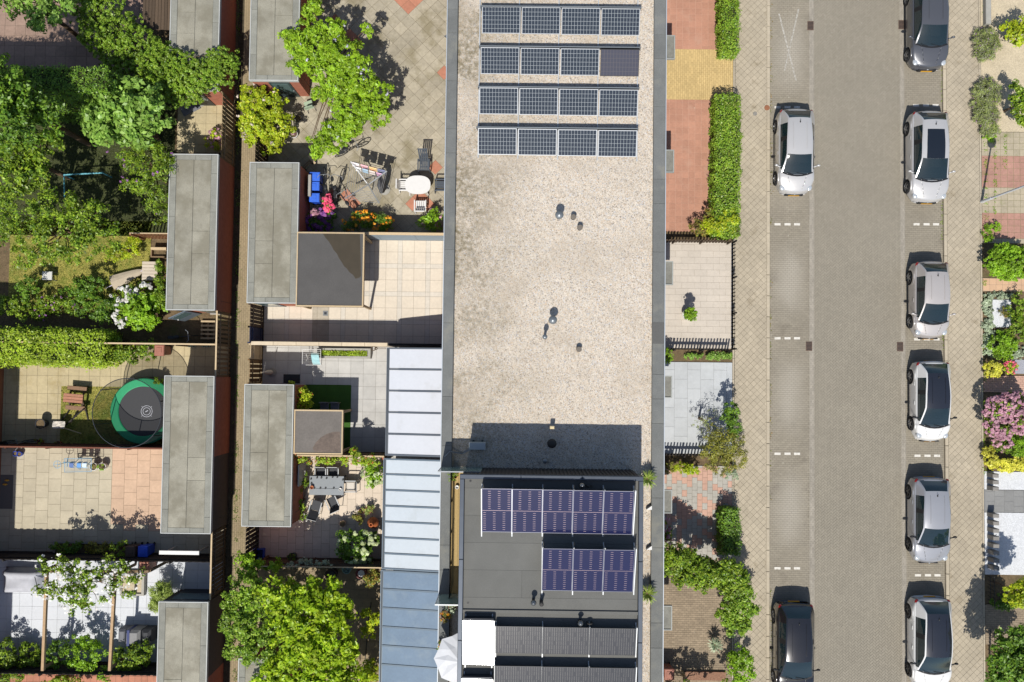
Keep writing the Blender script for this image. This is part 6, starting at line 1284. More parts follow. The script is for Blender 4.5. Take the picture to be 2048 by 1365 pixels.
b0 = bin_('blue wheelie bin against the shed wall, the one nearest the wooden boards', (630, 354), 1.0, M_blue, M_bluel, .38, .44, .95, R(90))
bin_('middle blue wheelie bin of three against the shed wall', (629, 373), 1.0, M_blue, M_bluel, .38, .44, .95, R(90)); bin_('blue wheelie bin nearest the pink roses', (629, 396), 1.0, M_blue, M_bluel, .38, .44, .95, R(90))
bin_('blue wheelie bin at the dark scalloped fence', (287, 1103), 1.0, M_blue, M_blue); bin_('dark brown wheelie bin beside the blue one at the scalloped fence', (262, 1103), 1.0, M_brownp, M_brownp); bin_('rose-brown wheelie bin under the white-flowered climber', (290, 1134), 1.0, M_rosep, M_rosep)
bin_('rose-brown bin at the hedge end behind the trampoline', (320, 701), 1.0, M_rosep, M_rosep); bin_('dull pink bin at the house wall by the brown bricks', (1338, 1348), 1.0, M_rosep, M_rosep)
r_ = T('blue_crate', 'open blue crate beside the black slatted fence', 'crate', at((518, 1108), .3)); mb = MB(); a = .24
for x0, x1, y0, y1_ in ((-a, a, -a, -a + .02), (-a, a, a - .02, a), (-a, -a + .02, -a + .02, a - .02), (a - .02, a, -a + .02, a - .02)): mb.box(x0, x1, y0, y1_, 0, .35)
mb.build('sides', M_blue, r_); MB().box(-a + .02, a - .02, -a + .02, a - .02, 0, .02).build('bottom', M_navy, r_)
# --- chairs
def mono_chair(label, px, rot, m, group, high=False):
    r_ = T('garden_chair', label, 'chair', at(px, .5), rot, group)
    mb = MB()
    for i in range(5): mb.bbox(-.22 + i * .09, -.22 + i * .09 + .075, -.2, .24, .40, .43, .008)
    mb.build('seat', m, r_)
    mb = MB(); t = .62 if not high else 1.05
    for i in range(5): mb.bar((-.18 + i * .09, -.22, .44), (-.18 + i * .09, -.22 - (.12 if not high else .34), .44 + t * .72), .07, .02, (0, 1, 0))
    mb.bar((-.23, -.23 - (.12 if not high else .34), .44 + t * .72), (.23, -.23 - (.12 if not high else .34), .44 + t * .72), .05, .03); mb.bar((-.22, -.225, .46), (.22, -.225, .46), .04, .03); mb.build('backrest', m, r_)
    for s_ in (-1, 1):
        MB().bbox(s_ * .26 - .03, s_ * .26 + .03, -.26, .22, .60, .63, .01).build('armrest', m, r_)
        MB().bar((s_ * .27, .22, .61), (s_ * .28, .26, 0), .045).build('leg', m, r_); MB().bar((s_ * .25, -.24, .61), (s_ * .27, -.30, 0), .045).build('leg', m, r_)
    MB().box(-.24, .24, -.22, -.19, .37, .40).box(-.24, .24, .21, .24, .37, .398).build('seat_rail', m, r_)
    return r_
G_ = 'garden chairs'
mono_chair('white plastic garden chair at the end of the white oval table', (810, 372), R(-90), M_white, G_); mono_chair('white plastic garden chair on the red slabs below the oval table', (841, 412), R(0), M_white, G_)
mono_chair('slate reclining garden chair above the white oval table', (848, 331), R(180), M_slate, G_, True); mono_chair('slate garden chair between oval table and house wall', (880, 372), R(90), M_slate, G_)
r_ = T('oval_table', 'white plastic oval garden table on the diagonal slabs', 'table', at((836, 371), .72)); pts = []
for i in range(36):
    t = 2 * math.pi * i / 36; c, s_ = math.cos(t), math.sin(t); pts.append((.60 * math.copysign(abs(c) ** .8, c), .44 * math.copysign(abs(s_) ** .8, s_)))
MB().prism(pts, .69, .72).build('tabletop', M_white, r_); MB().prism([(x * .96, y * .95) for x, y in pts], .66, .69).build('apron', M_white, r_)
for sx in (-1, 1):
    for sy in (-1, 1): MB().bar((sx * .36, sy * .24, .68), (sx * .44, sy * .36, 0), .06).build('leg', M_white, r_)
r_ = T('folding_chair', 'pale green folding chair near the glazed shed door', 'chair', at((618, 211), .5), R(20)); MB().bbox(-.2, .2, -.2, .2, .42, .45, .01).build('seat', mat('pale_green', (176, 196, 168), .7), r_); MB().bar((-.2, -.24, .8), (.2, -.24, .8), .03, .28, (0, 0, 1)).build('backrest', mat('pale_green', (176, 196, 168), .7), r_)
for s_ in (-1, 1): MB().bar((s_ * .2, -.26, .92), (s_ * .2, .22, 0), .02).build('leg', M_dark, r_); MB().bar((s_ * .19, .2, .44), (s_ * .19, -.25, 0), .02).build('leg', M_dark, r_)
pot('dark pot with dry soil near the pale green chair', (597, 237), .4, .17, .34, M_dark); pot('white planter with rosy flowers beside the yellow shrub', (587, 268), .4, .2, .3, M_white, LM['mid'], .16, flowers=PPP)
# boards leaning
r_ = T('lumber', 'crossed wooden boards propped beside the shed above the bins', 'boards', at((618, 325), .8)); MB().bar((-.32, -.28, .5), (.34, .34, .5), .06, .03).bar((-.40, -.24, .5), (.22, .38, .5), .05, .03).build('long_board', M_wood_m, r_); MB().bar((-.08, .36, .54), (.26, -.02, .54), .09, .025).build('cross_board', M_wood_l, r_)
mb = MB(); mb.bar((0, .1, .48), (0, .1, -.05), .06); mb.bar((-.3, -.2, .48), (-.3, -.2, -.05), .05); mb.build('trestle', M_wood_d, r_)
# planter box by the bins
r_ = T('wall_shelf', 'narrow grey box on the shed wall behind the blue bins', 'shelf', (*U(620, 372, 1.2), .1)); MB().box(-.08, .06, -.5, .5, .9, 1.2).build('box', M_concr, r_)
for s_ in (-.4, .4): MB().box(-.06, .04, s_ - .03, s_ + .03, -.02, .9).build('leg', M_wood_d, r_)
# --- bicycles
def bike(label, px, rot, m, lean=0.06):
    r_ = T('bicycle', label, 'bicycle', at(px, .5), rot); r_.rotation_euler = (lean, 0, rot)
    for x, nm in ((-.54, 'wheel'), (.54, 'wheel')):
        wh = MB().torus((x, 0, .34), .33, .02, 26, 6, 'y').build('wheel', M_tyre, r_); mb = MB()
        for k in range(9):
            t = k * 2 * math.pi / 9; mb.tube((x, 0, .34), (x + .32 * math.cos(t), 0, .34 + .32 * math.sin(t)), .004, .004, 4)
        mb.build('spokes', M_steel, wh)
    mb = MB(); bb = (-.06, 0, .30); st = (-.20, 0, .84); hd = (.36, 0, .82); mb.path([(-.54, 0, .34), bb, st, (-.54, 0, .34)], .016); mb.path([bb, (.38, 0, .70)], .018); mb.path([st, hd], .016); mb.path([hd, (.54, 0, .34)], .016); mb.build('frame', m, r_)
    mb = MB(); mb.tube(hd, (.32, 0, 1.0), .014); mb.path([(.22, -.30, 1.02), (.34, -.2, 1.04), (.34, .2, 1.04), (.22, .30, 1.02)], .014); mb.build('handlebar', M_steel, r_)
    mb = MB(); mb.ell((-.24, 0, .95), .14, .09, .035, 10, 6); mb.tube(st, (-.23, 0, .94), .014); mb.build('saddle', M_black, r_); mb = MB(); mb.box(-.74, -.34, -.07, .07, .70, .715); mb.tube((-.54, 0, .36), (-.6, 0, .7), .008); mb.build('carrier', M_black, r_); mb = MB(); mb.lathe([(.08, -.006), (.08, .006)], 14, (0, 0, 0)); return r_
bike('black bicycle leaning beside the blue bins', (652, 370), R(98), M_black); bike('black bicycle behind the drying rack', (680, 372), R(75), M_black, -.08); bike('dark bicycle parked under the drying rack corner', (690, 405), R(125), M_dark, .1); bike('bicycle beside the pale slatted gate', (372, 672), R(5), M_dark); bike('grey bicycle leaning at the dark red fence', (35, 882), R(3), M_greyfab, .1); bike('bicycle half hidden by the wisteria tip', (703, 297), R(25), M_black, .1)
# --- drying racks with laundry
def rack(label, px, w_, d_, h, rot, m, x_frame=True, wires=8):
    r_ = T('drying_rack', label, 'drying rack', at(px, h), rot); a, b = w_ / 2, d_ / 2
    mb = MB(); mb.path([(-a, -b, h), (a, -b, h), (a, b, h), (-a, b, h), (-a, -b, h)], .012); mb.build('frame', m, r_); mb = MB()
    for i in range(1, wires): mb.tube((-a, -b + d_ * i / wires, h), (a, -b + d_ * i / wires, h), .005, .005, 4)
    mb.build('wires', m, r_)
    for s_ in (-1, 1): MB().bar((s_ * a * .6, -b, 0), (s_ * a * .6, b * .4, h), .02).build('leg', m, r_); MB().bar((s_ * a * .55, b, 0), (s_ * a * .55, -b * .4, h), .02).build('leg', m, r_)
    return r_
r_ = T('rotary_dryer', 'square rotary clothes dryer full of laundry on the patio', 'drying rack', at((733, 366), 1.7), R(-6)); h = 1.65; q = .98
MB().tube((0, 0, -.1), (0, 0, h - .25), .025).build('pole', M_steel, r_)
cs = [(-q * .95, q), (q * 1.0, q * .72), (q * .8, -q), (-q, -q * .95)]
for c in cs: MB().bar((0, 0, h - .5), (c[0] * .9, c[1] * .9, h), .045).build('arm', M_alu, r_)
for k in range(7):
    f = 1 - k * .10; mb = MB(); P = [(c[0] * f * .9, c[1] * f * .9, h - .05 * k) for c in cs]; mb.path(P + [P[0]], .010, 4); mb.build('line', M_alu, r_)
base = Vector(at((733, 366), 1.7)); rr = random.Random(4)
cl = [((.86, .80, .80), 'pink striped towel'), ((.80, .42, .44), 'red pillowcase'), ((.82, .50, .20), 'orange shirt'), ((.16, .18, .30), 'navy shirt'), ((.84, .83, .80), 'white sheet'), ((.35, .5, .62), 'light blue shirt'), ((.70, .60, .55), 'beige towel'), ((.62, .34, .5), 'mauve cloth')]
for i, (c, nm) in enumerate(cl):
    mt = mat('cloth_%d' % i, c + (1,), .9, raw=True); mb = MB(); row = i // 4; t0 = -.78 + (i % 4) * .40 + row * .06; L0 = Vector(cs[0]) * .9 * (1 - row * .2); L1 = Vector(cs[1]) * .9 * (1 - row * .2)
    a = L0.lerp(L1, (i % 4) * .24 + .03); b = L0.lerp(L1, (i % 4) * .24 + .23); nrm = Vector((-(b - a).y, (b - a).x)).normalized(); P = []
    zt = h - .05 * row * 2 + .01; ln = rr.uniform(.35, .55)
    for k in range(7):
        s_ = (k - 3) / 3; off = nrm * (.10 * s_ + rr.uniform(-.008, .008)); z = zt - abs(s_) ** 1.5 * ln; P.append([(*(a + off + Vector((rr.uniform(-.01, .01), rr.uniform(-.01, .01)))), z), (*((a + b) / 2 + off * 1.1), z - .01), (*(b + off), z)])
    mb.grid(P); o = mb.build('laundry', mt); o.location = base; o.rotation_euler = (0, 0, R(-6)); tag(o, nm + ' hanging on the rotary dryer', 'laundry', 'laundry on the rotary dryer')
rack('white drying rack with a towel in the grey patio', (624, 715), .85, .72, .9, 0, M_white); a = Vector(at((631, 718), .95)); mb = MB(); mb.grid([[(-.22 + .02 * i + .18 * j, .28 - .11 * i, .955 - (.0 if 0 < i < 5 else .12) + .01 * ((i * j) % 3)) for j in range(3)] for i in range(6)]); o = mb.build('towel', mat('aqua_cloth', (178, 226, 230), .9)); o.location = (a.x, a.y, 0); o.location.z = .06; tag(o, 'pale aqua towel draped over the white drying rack', 'towel')
M_lblue = mat('light_blue_metal', (150, 200, 232), .5); rack('light blue drying rack on the sand-coloured slabs', (158, 930), 1.25, .62, .95, R(2), M_lblue, wires=10)
for i, (dx, c, nm) in enumerate(((-.3, (.10, .16, .34), 'dark blue socks'), (.05, (.12, .28, .55), 'blue shirt'), (.3, (.5, .62, .72), 'pale blue cloth'))):
    a = at((158, 930), .95); mb = MB(); mb.grid([[(dx - .1 + .1 * j, -.16 + .06 * k, .962 - (.0 if k not in (0, 5) else .2)) for j in range(3)] for k in range(6)]); o = mb.build('laundry', mat('cloth_b%d' % i, c + (1,), .9, raw=True)); o.location = a; tag(o, nm + ' on the light blue drying rack', 'laundry')
r_ = T('clothes_airer', 'round light blue hanging airer beside the blue drying rack', 'drying rack', at((117, 929), .9)); MB().torus((0, 0, .9), .17, .012, 20, 6).build('ring', M_lblue, r_); mb = MB()
for k in range(4): mb.tube((0, 0, .9), (.17 * math.cos(k * 1.57), .17 * math.sin(k * 1.57), .9), .008)
mb.tube((0, 0, 0), (0, 0, .9), .012); mb.tube((-.2, 0, .02), (.2, 0, .02), .015); mb.tube((0, -.2, .02), (0, .2, .02), .015); mb.build('stand', M_lblue, r_)
# folded parasol cover beside the rotary dryer
r_ = T('standing_screen', 'dark grey covered parasol leaning beside the rotary dryer', 'parasol', at((764, 372), 1.0), R(-8)); mb = MB(); mb.lathe([(.03, 0), (.03, .3), (.14, .4), (.2, .9), (.16, 1.5), (.04, 1.75)], 7, (0, 0, 0), .8, 1.9); mb.build('cover', mat('grey_parasol', (92, 94, 98), .85, n1=(4, .08)), r_); MB().lathe([(.26, -.02), (.26, .05), (.05, .08)], 16).build('foot', M_concr, r_)
# house-front bits
r_ = T('wall_lamp_bracket', 'small folded metal bracket on the house wall by the diagonal slabs', 'bracket', (HX0, U(886, 78, 2.4)[1], 2.0)); MB().bar((0, 0, 0), (-.42, .16, .3), .05).bar((0, -.3, 0), (-.3, .14, .3), .04).bar((-.42, .16, .3), (-.1, .3, .3), .04).build('bracket', M_cap, r_); MB().box(-.02, .05, -.4, .4, -.05, .05).build('plate', M_cap, r_)
solo('white_awning', 'narrow white awning box on the house wall above slate chair', 'awning', MB().box(HX0 - .18, HX0 + .03, U(880, 343, 2.4)[1], U(880, 318, 2.4)[1], 2.3, 2.45), M_white)
# --- grey patio
a = rect(634, 697, 741, 717, .5); r_ = T('planter_box', 'long grey planter box full of green plants on the grey patio', 'planter', ((a[0] + a[2]) / 2, (a[1] + a[3]) / 2, .1))
for x0, x1, y0, y1_ in ((a[0], a[2], a[1], a[1] + .1), (a[0], a[2], a[3] - .1, a[3]), (a[0], a[0] + .12, a[1] + .1, a[3] - .1), (a[2] - .14, a[2], a[1] + .1, a[3] - .1)): MB().box(x0, x1, y0, y1_, .08, .5).build('wall', M_concr, r_, world=True)
MB().box(a[0] + .1, a[2] - .1, a[1] + .09, a[3] - .09, .08, .40).build('compost', M_soil, r_, world=True)
C = np.stack((RG.uniform(a[0] + .15, a[2] - .17, 700), RG.uniform(a[1] + .12, a[3] - .12, 700), RG.uniform(.42, .58, 700)), 1); Nn = RG.normal(0, .6, (700, 3)); Nn[:, 2] += 1; leaf_mesh('plants', C, Nn, .09, LM['hedgey'], r_)
solo('doormat', 'black rubber mat lying on the shaded grey tiles', 'mat', MB().bbox(*[v for v in (lambda q: (q[0], q[2], q[1], q[3]))(rect(567, 749, 600, 767, .1))], .1, .125, .01), M_black)
r_ = T('folded_parasol', 'small cream folded parasol leaning on the brown slatted gate', 'parasol', at((534, 745), 1.0)); mb = MB(); mb.lathe([(.03, .1), (.12, .3), (.10, .8), (.02, 1.7)], 8); mb.build('canopy', M_cloth_w, r_); MB().tube((0, 0, 0), (0, 0, 1.85), .02).build('pole', M_wood_l, r_); MB().lathe([(.2, -.01), (.2, .05), (.04, .08)], 14).build('foot', M_concr, r_)
for k, px in enumerate(((648, 814), (669, 814))):
    r_ = T('shell_chair', 'grey shell chair half under the small canopy, %s' % ('next to the reddish shrub', 'farther from the reddish shrub')[k], 'chair', (*U(px[0], px[1], .6), .118)); MB().bbox(-.2, .2, -.2, .2, .38, .42, .03).build('seat', M_greyfab, r_); MB().bar((-.17, .2, .62), (.17, .2, .62), .04, .45, (0, 0, 1)).build('backrest', M_greyfab, r_)
    for sx in (-1, 1):
        for sy in (-1, 1): MB().bar((sx * .15, sy * .15, .38), (sx * .18, sy * .18, -.01), .025).build('leg', M_wood_l, r_)
r_ = T('garden_hose', 'coiled brown hose on a wall hook by the white veranda', 'hose', (*U(746, 697, 1.0), .9)); MB().torus((0, 0, 0), .10, .02, 18, 6).torus((.12, .0, -.04), .06, .018, 14, 6).build('coil', M_wood_d, r_); MB().bar((.1, .02, .0), (.6, .02, .0), .03).build('hook_rail', M_wood_d, r_)
# --- dining patio
r_ = T('dining_table', 'grey dining table with dark dots in the cream-tiled patio', 'table', at((654, 971), .75)); a, b = .80, .44
for i in range(2): MB().bbox(-a, a, (-b, -.13)[i], (-.137, b)[i], .71, .75, .01).build('table_leaf', mat('table_grey', (150, 156, 160), .4, n1=(3, .05)), r_)
MB().box(-a + .1, a - .1, -b + .08, b - .08, .66, .71).build('apron', M_dark, r_)
for sx in (-1, 1):
    for sy in (-1, 1): MB().box(sx * (a - .06) - .03, sx * (a - .06) + .03, sy * (b - .06) - .03, sy * (b - .06) + .03, -.01, .7).build('leg', M_dark, r_)
for k, (dx, dy) in enumerate(((-.72, .30), (-.44, .36), (-.24, .36), (0, .34), (.28, .40), (.50, .40), (-.56, -.12), (-.28, -.12), (-.04, -.12), (.34, -.11), (-.70, .1), (.76, .28))):
    c = at((654, 971), .75); solo('tea_light', 'small dark tea light dot on the grey dining table', 'candle', MB().lathe([(.04, 0), (.04, .05), (.03, .05), (.001, .045)], 10, (c[0] + dx, c[1] + dy, .852)), M_black, 'tea lights on the dining table')
c = at((654, 971), .75); solo('table_cup', 'white cup on the corner of the grey dining table', 'cup', MB().lathe([(.05, 0), (.07, .1), (.06, .1), (.04, .02), (.001, .02)], 12, (c[0] + .66, c[1] - .16, .852)), M_white); solo('table_pot', 'small terracotta pot on the grey dining table', 'pot', MB().lathe([(.06, 0), (.09, .13), (.07, .13), (.05, .04), (.001, .04)], 12, (c[0] - .66, c[1] - .08, .852)), M_terr)
def mesh_chair(label, px, rot, recl=0.0):
    r_ = T('patio_chair', label, 'chair', at(px, .5), rot, 'dark mesh chairs at the dining table')
    MB().bar((0, -.22, .43), (0, .24, .45), .44, .025).build('seat', M_charc, r_); yb, zb_ = -.24 - .12 - recl * .5, .95 - recl * .25
    MB().bar((0, -.23, .45), (0, yb, zb_), .44, .02, (0, 1, 0)).build('backrest', M_charc, r_)
    for s_ in (-1, 1):
        MB().path([(s_ * .25, .26, 0), (s_ * .25, .24, .64), (s_ * .25, -.28, .64), (s_ * .25, -.36, 0)], .016).build('leg', M_alu, r_); MB().bbox(s_ * .25 - .025, s_ * .25 + .025, -.26, .24, .645, .67, .008).build('armrest', M_alu, r_); MB().path([(s_ * .235, -.23, .45), (s_ * .235, yb, zb_ + .02)], .014).build('back_rail', M_alu, r_)
    MB().tube((-.235, yb, zb_ + .02), (.235, yb, zb_ + .02), .016).build('top_rail', M_alu, r_); return r_
mesh_chair('dark mesh chair above the dining table, the one nearer the shed', (643, 948), R(180)); mesh_chair('dark mesh chair above the dining table, the one nearer the hydrangea', (668, 948), R(180)); mesh_chair('pale cushioned chair at the end of the dining table', (702, 972), R(90)); mesh_chair('reclined mesh chair below the table beside the shed planting', (633, 1012), R(-14), .5); mesh_chair('turned mesh chair below the middle of the dining table', (666, 1004), R(25), .15)
c = at((702, 972), .5); solo('seat_cushion', 'pale grey cushion on the end chair of the dining table', 'cushion', MB().bbox(c[0] - .2, c[0] + .2, c[1] - .2, c[1] + .2, .56, .62, .04), M_cloth_w)
solo('window_board', 'white glazed panel leaning on the shed wall beside the dining table', 'panel', MB().box(rR3[2] + .02, rR3[2] + .07, U(592, 970, .9)[1], U(592, 927, .9)[1], .1, 1.5), mat('pale_panel', (206, 208, 210), .4))
pot('terracotta pot beside the round grass pot', (723, 1023), .4, .13, .26, M_terr); pot('grassy green pot plant near the veranda', (737, 1020), .5, .17, .3, M_terr, LM['grass'], .26); pot('olive ball pot plant between two terracotta pots', (717, 1038), .5, .17, .3, M_terr, LM['olive'], .28, dens=60); pot('terracotta pot with pale rim beside the big hydrangea', (685, 1048), .4, .16, .3, mat('pale_terracotta', (206, 172, 146), .8))
r_ = T('chiminea', 'orange clay chiminea beside the veranda', 'stove', at((746, 1046), .6)); MB().lathe([(.12, .15), (.24, .35), (.27, .5), (.22, .7), (.10, .85), (.08, 1.1), (.10, 1.12), (.06, 1.12), (.05, .9)], 18, close=True).build('body', mat('orange_clay', (206, 116, 66), .8, n1=(5, .1)), r_, smooth=True)
for k in range(3): MB().tube((0, 0, .2), (.25 * math.cos(k * 2.1), .25 * math.sin(k * 2.1), 0), .02).build('leg', M_black, r_)
for px, lb in (((585, 1114), 'dark covered pot at the foot of the thin fence'), ):
    pot(lb, px, .4, .2, .4, M_dark, LM['dark'], .2)
# big tree garden: round tables, tubs
for px, rr_, m_, lb in (((662, 1150), .28, M_brownp, 'round dark garden stool in the shade below the thin fence'), ((693, 1139), .22, mat('teal_enamel', (150, 186, 180), .5), 'pale green round tub below the thin fence'), ((722, 1148), .26, mat('red_tub', (128, 70, 66), .6), 'dark red round tub with pale top below the thin fence')):
    r_ = T('round_stool' if 'stool' in lb else 'round_tub', lb, 'stool' if 'stool' in lb else 'tub', at(px, .6)); MB().lathe([(rr_ * .8, 0), (rr_, .45), (rr_, .5), (rr_ * .85, .5), (rr_ * .8, .42), (.001, .42)], 20).build('body', m_, r_); MB().lathe([(rr_ * .62, .43), (rr_ * .6, .47), (.001, .47)], 16).build('top', M_charc if 'stool' in lb else (M_white if 'red' in lb else M_glass), r_)
solo('veranda_hose', 'black hose curving over the dark paving beside blue veranda', 'hose', MB().path([(*U(x, y, .12), .12) for x, y in ((742, 1205), (740, 1220), (735, 1262), (733, 1290), (730, 1320), (722, 1340))], .02), M_black); solo('brown_hose', 'thin brown cane standing along the dark paving', 'cane', MB().path([(*U(x, y, .3), .3) for x, y in ((732, 1270), (722, 1275), (719, 1300), (718, 1330))], .018), M_wood_m)
# --- gardens across the alley: trampoline
cx_, cy_ = U(287, 823, .8); r_ = T('trampoline', 'round trampoline with green pad, black mat and safety net beside shed', 'trampoline', (cx_, cy_, .1)); RT = 1.50
mt_ = MB().lathe([(RT - .30, .70), (.001, .69)], 48).build('mat', mat('trampoline_mat', (66, 67, 70), .7), r_)
MB().lathe([(RT - .34, .725), (RT - .30, .745), (RT + .02, .745), (RT + .04, .72), (RT + .04, .69)], 56).build('pad', mat('green_pad', (44, 166, 112), .5, n1=(3, .08)), r_, smooth=False) if False else MB().lathe([(RT + .04, .69), (RT + .04, .73), (RT + .01, .75), (RT - .30, .745), (RT - .34, .72)], 56, close=True).build('pad', mat('green_pad', (44, 166, 112), .5, n1=(3, .08)), r_)
MB().torus((0, 0, .66), RT, .03, 48, 8).build('ring', M_steel, r_)
for rr_ in (.27, .18): MB().lathe([(rr_ - .02, .702), (rr_ - .02, .706), (rr_, .706), (rr_, .702)], 32, (.15, .0, 0), close=True).build('printed_ring', M_cover, mt_)
mb = MB(); mb.bar((.09, -.03, .704), (.21, .04, .704), .035, .005)
for k in range(4): t = R(45 + 90 * k); mb.bar((.15 + .28 * math.cos(t), .28 * math.sin(t), .704), (.15 + .34 * math.cos(t), .34 * math.sin(t), .704), .015, .005)
mb.build('printed_mark', M_cover, mt_)
for k in range(6):
    t = R(60 * k + 20); c, s_ = math.cos(t), math.sin(t); MB().path([(1.58 * c, 1.58 * s_, -.02), (1.62 * c, 1.62 * s_, 1.2), (1.57 * c, 1.57 * s_, 2.45)], .022).build('net_pole', M_black, r_); MB().path([(1.46 * c, 1.46 * s_, .66), (1.40 * c, 1.40 * s_, 0)], .025).build('leg', M_steel, r_)
MB().torus((0, 0, 2.45), 1.55, .018, 48, 6).build('net_ring', M_dark, r_); MB().lathe([(1.50, .75), (1.55, 2.44)], 56, close=True).build('net', mat('net_mesh', (44, 46, 48), .9, alpha=.42), r_)
# picnic table
r_ = T('picnic_table', 'wooden picnic table on the dry lawn beside the trampoline', 'picnic table', at((148, 797), .7), R(-4))
for i in range(3): MB().bbox(-.46, .46, -.20 + i * .14, -.20 + i * .14 + .13, .66, .70, .01).build('table_plank', mat('picnic_wood', (190, 134, 108), .8, var=.1, n1=(14, .15)), r_)
for s_ in (-1, 1):
    MB().bbox(-.46, .46, s_ * .46 - .10, s_ * .46 + .10, .38, .42, .01).build('bench_plank', mat('picnic_wood2', (150, 118, 92), .8, n1=(14, .15)), r_)
    MB().bar((s_ * .34, -.58, 0), (s_ * .34, .1, .66), .06).build('leg', M_wood_d, r_); MB().bar((s_ * .32, .58, 0), (s_ * .32, -.1, .66), .06).build('leg', M_wood_d, r_); MB().bar((s_ * .30, -.56, .36), (s_ * .30, .56, .36), .06).build('crossbar', M_wood_d, r_)
r_ = T('easel_frame', 'tilted dark wooden frame with white cloth beside the picnic table', 'frame', at((140, 845), .6)); MB().bar((-.5, -.25, .1), (.62, .62, .5), .05).build('long_bar', M_wood_b, r_); MB().bar((-.25, .6, .05), (-.6, -.15, .4), .05).bar((.15, .6, .05), (.0, .0, .4), .05).bar((.5, .66, .1), (.62, .05, .0), .05).build('leg', M_wood_b, r_); MB().bar((-.4, -.25, .42), (.35, -.55, .1), .035).build('pale_stick', M_wood_l, r_)
c = at((120, 850), .5); mb = MB(); mb.grid([[(-.28 + .14 * i, -.16 + .11 * j, .52 + .05 * math.sin(i * 2.1 + j * 1.3)) for j in range(4)] for i in range(5)]); o = mb.build('white_cloth', M_cloth_w); o.location = c; tag(o, 'crumpled white cloth on the tilted frame by the picnic table', 'cloth')
pot('dark round pot grill in the shade by the picnic table', (80, 848), .6, .24, .5, M_dark, name='kettle_grill', cat='grill'); pot('yellowish pot plant at the dark red fence', (78, 885), .4, .13, .26, M_terr, LM['yel'], .2); pot('small flower pot at the dark red fence near trampoline', (115, 888), .4, .13, .26, M_terr, LM['rust'], .14)
# sand-slab garden
pot('white pot with green plant beside the drying rack, nearer the rack', (186, 934), .5, .19, .38, M_white, LM['olive'], .17, leaf=.05); pot('white pot with green plant beside the drying rack, nearer the shed', (203, 934), .5, .19, .38, M_white, LM['fresh'], .19, leaf=.05)
r_ = T('plant_stand', 'low dark metal rack frame behind the light blue drying rack', 'rack', at((175, 912), .4)); MB().path([(-.4, -.12, .35), (.4, -.12, .35), (.4, .12, .35), (-.4, .12, .35), (-.4, -.12, .35)], .02).path([(-.4, 0, .35), (.4, 0, .35)], .012).build('top', M_wood_b, r_)
for sx in (-.38, .38):
    for sy in (-.1, .1): MB().tube((sx, sy, 0), (sx, sy, .35), .015).build('leg', M_wood_b, r_)
for k, px in enumerate(((29, 908), (37, 909))): pot('blue bucket at the foot of the dark red fence', px, .4, .12, .26, M_blue, name='bucket', cat='bucket', group='blue buckets by the fence')
for k, px in enumerate(((15, 961), (11, 969))):
    c = at(px, .1); solo('sandal', 'yellow garden sandal on the dark mat', 'shoe', MB().ell((c[0], c[1], .145), .12, .05, .05, 10, 6), mat('yellow_foam', (236, 176, 62), .7), 'pair of yellow sandals')
solo('dark_doormat', 'dark grey mat in the shade by the yellow sandals', 'mat', MB().bbox(*[v for v in (lambda q: (q[0], q[2], q[1], q[3]))(rect(-20, 950, 26, 1018, .1))], .1, .118, .008), mat('mat_grey', (112, 108, 104), .9))
solo('white_bench_board', 'white slatted panel lying by the scalloped fence', 'panel', MB().bbox(*[v for v in (lambda q: (q[0], q[2], q[1], q[3]))(rect(318, 1102, 398, 1110, 1.6))], 1.54, 1.60, .01).box(U(325, 1106, 1.6)[0], U(325, 1106, 1.6)[0] + .05, U(325, 1106, 1.6)[1] - .05, U(325, 1106, 1.6)[1], .08, 1.54).box(U(390, 1106, 1.6)[0], U(390, 1106, 1.6)[0] + .05, U(390, 1106, 1.6)[1] - .05, U(390, 1106, 1.6)[1], .08, 1.54), M_white)
a = rect(105, 1084, 262, 1112, .3); r_ = T('raised_bed', 'shady brick-edged bed with low shrubs at the scalloped fence', 'planter', ((a[0] + a[2]) / 2, (a[1] + a[3]) / 2, .05)); MB().box(a[0] + .1, a[2], a[1], a[3] - .1, .02, .2).build('soil', M_soil, r_, world=True); MB().box(a[0], a[2], a[3] - .1, a[3], .02, .28).build('edge', M_concr, r_, world=True); MB().box(a[0], a[0] + .1, a[1], a[3] - .1, .02, .28).build('edge', M_concr, r_, world=True)
# pergola garden
for k, (xa, ya, xb, yb_) in enumerate(((93, 1135, 85, 1342), (230, 1145, 219, 1342))):
    p, q = U(xa, ya, 2.2), U(xb, yb_, 2.2); r_ = T('pergola_beam', ('pale pergola beam on posts, the one nearer the grey sofa cover', 'pale pergola beam on posts, the one nearer the shed')[k], 'pergola', (p[0], p[1], .1)); MB().bar((*p, 2.15), (*q, 2.15), .12, .16).build('beam', mat('pergola_wood', (198, 166, 128), .8, n1=(10, .12)), r_, world=True)
    for c, t in ((p, -.1), (q, .1)): MB().box(c[0] - .05, c[0] + .05, c[1] + t - .05, c[1] + t + .05, .05, 2.07).build('post', M_wood_m, r_, world=True)
p, q = U(87, 1142, 2.2), U(300, 1142, 2.2); r_ = T('pergola_crossbeam', 'brown cross beam carrying the white-flowered climber', 'pergola', (p[0], p[1], .1)); MB().bar((*p, 2.30), (*q, 2.30), .10, .12).build('beam', M_wood_m, r_, world=True); MB().box(q[0] - .05, q[0] + .05, q[1] - .05, q[1] + .05, .05, 2.24).build('post', M_wood_m, r_, world=True)
a = rect(-5, 1140, 81, 1192, .75); r_ = T('covered_sofa', 'garden sofa under a pale grey cover on the icy tiles', 'sofa', ((a[0] + a[2]) / 2, (a[1] + a[3]) / 2, .1)); n = 10
mb = MB(); P = []
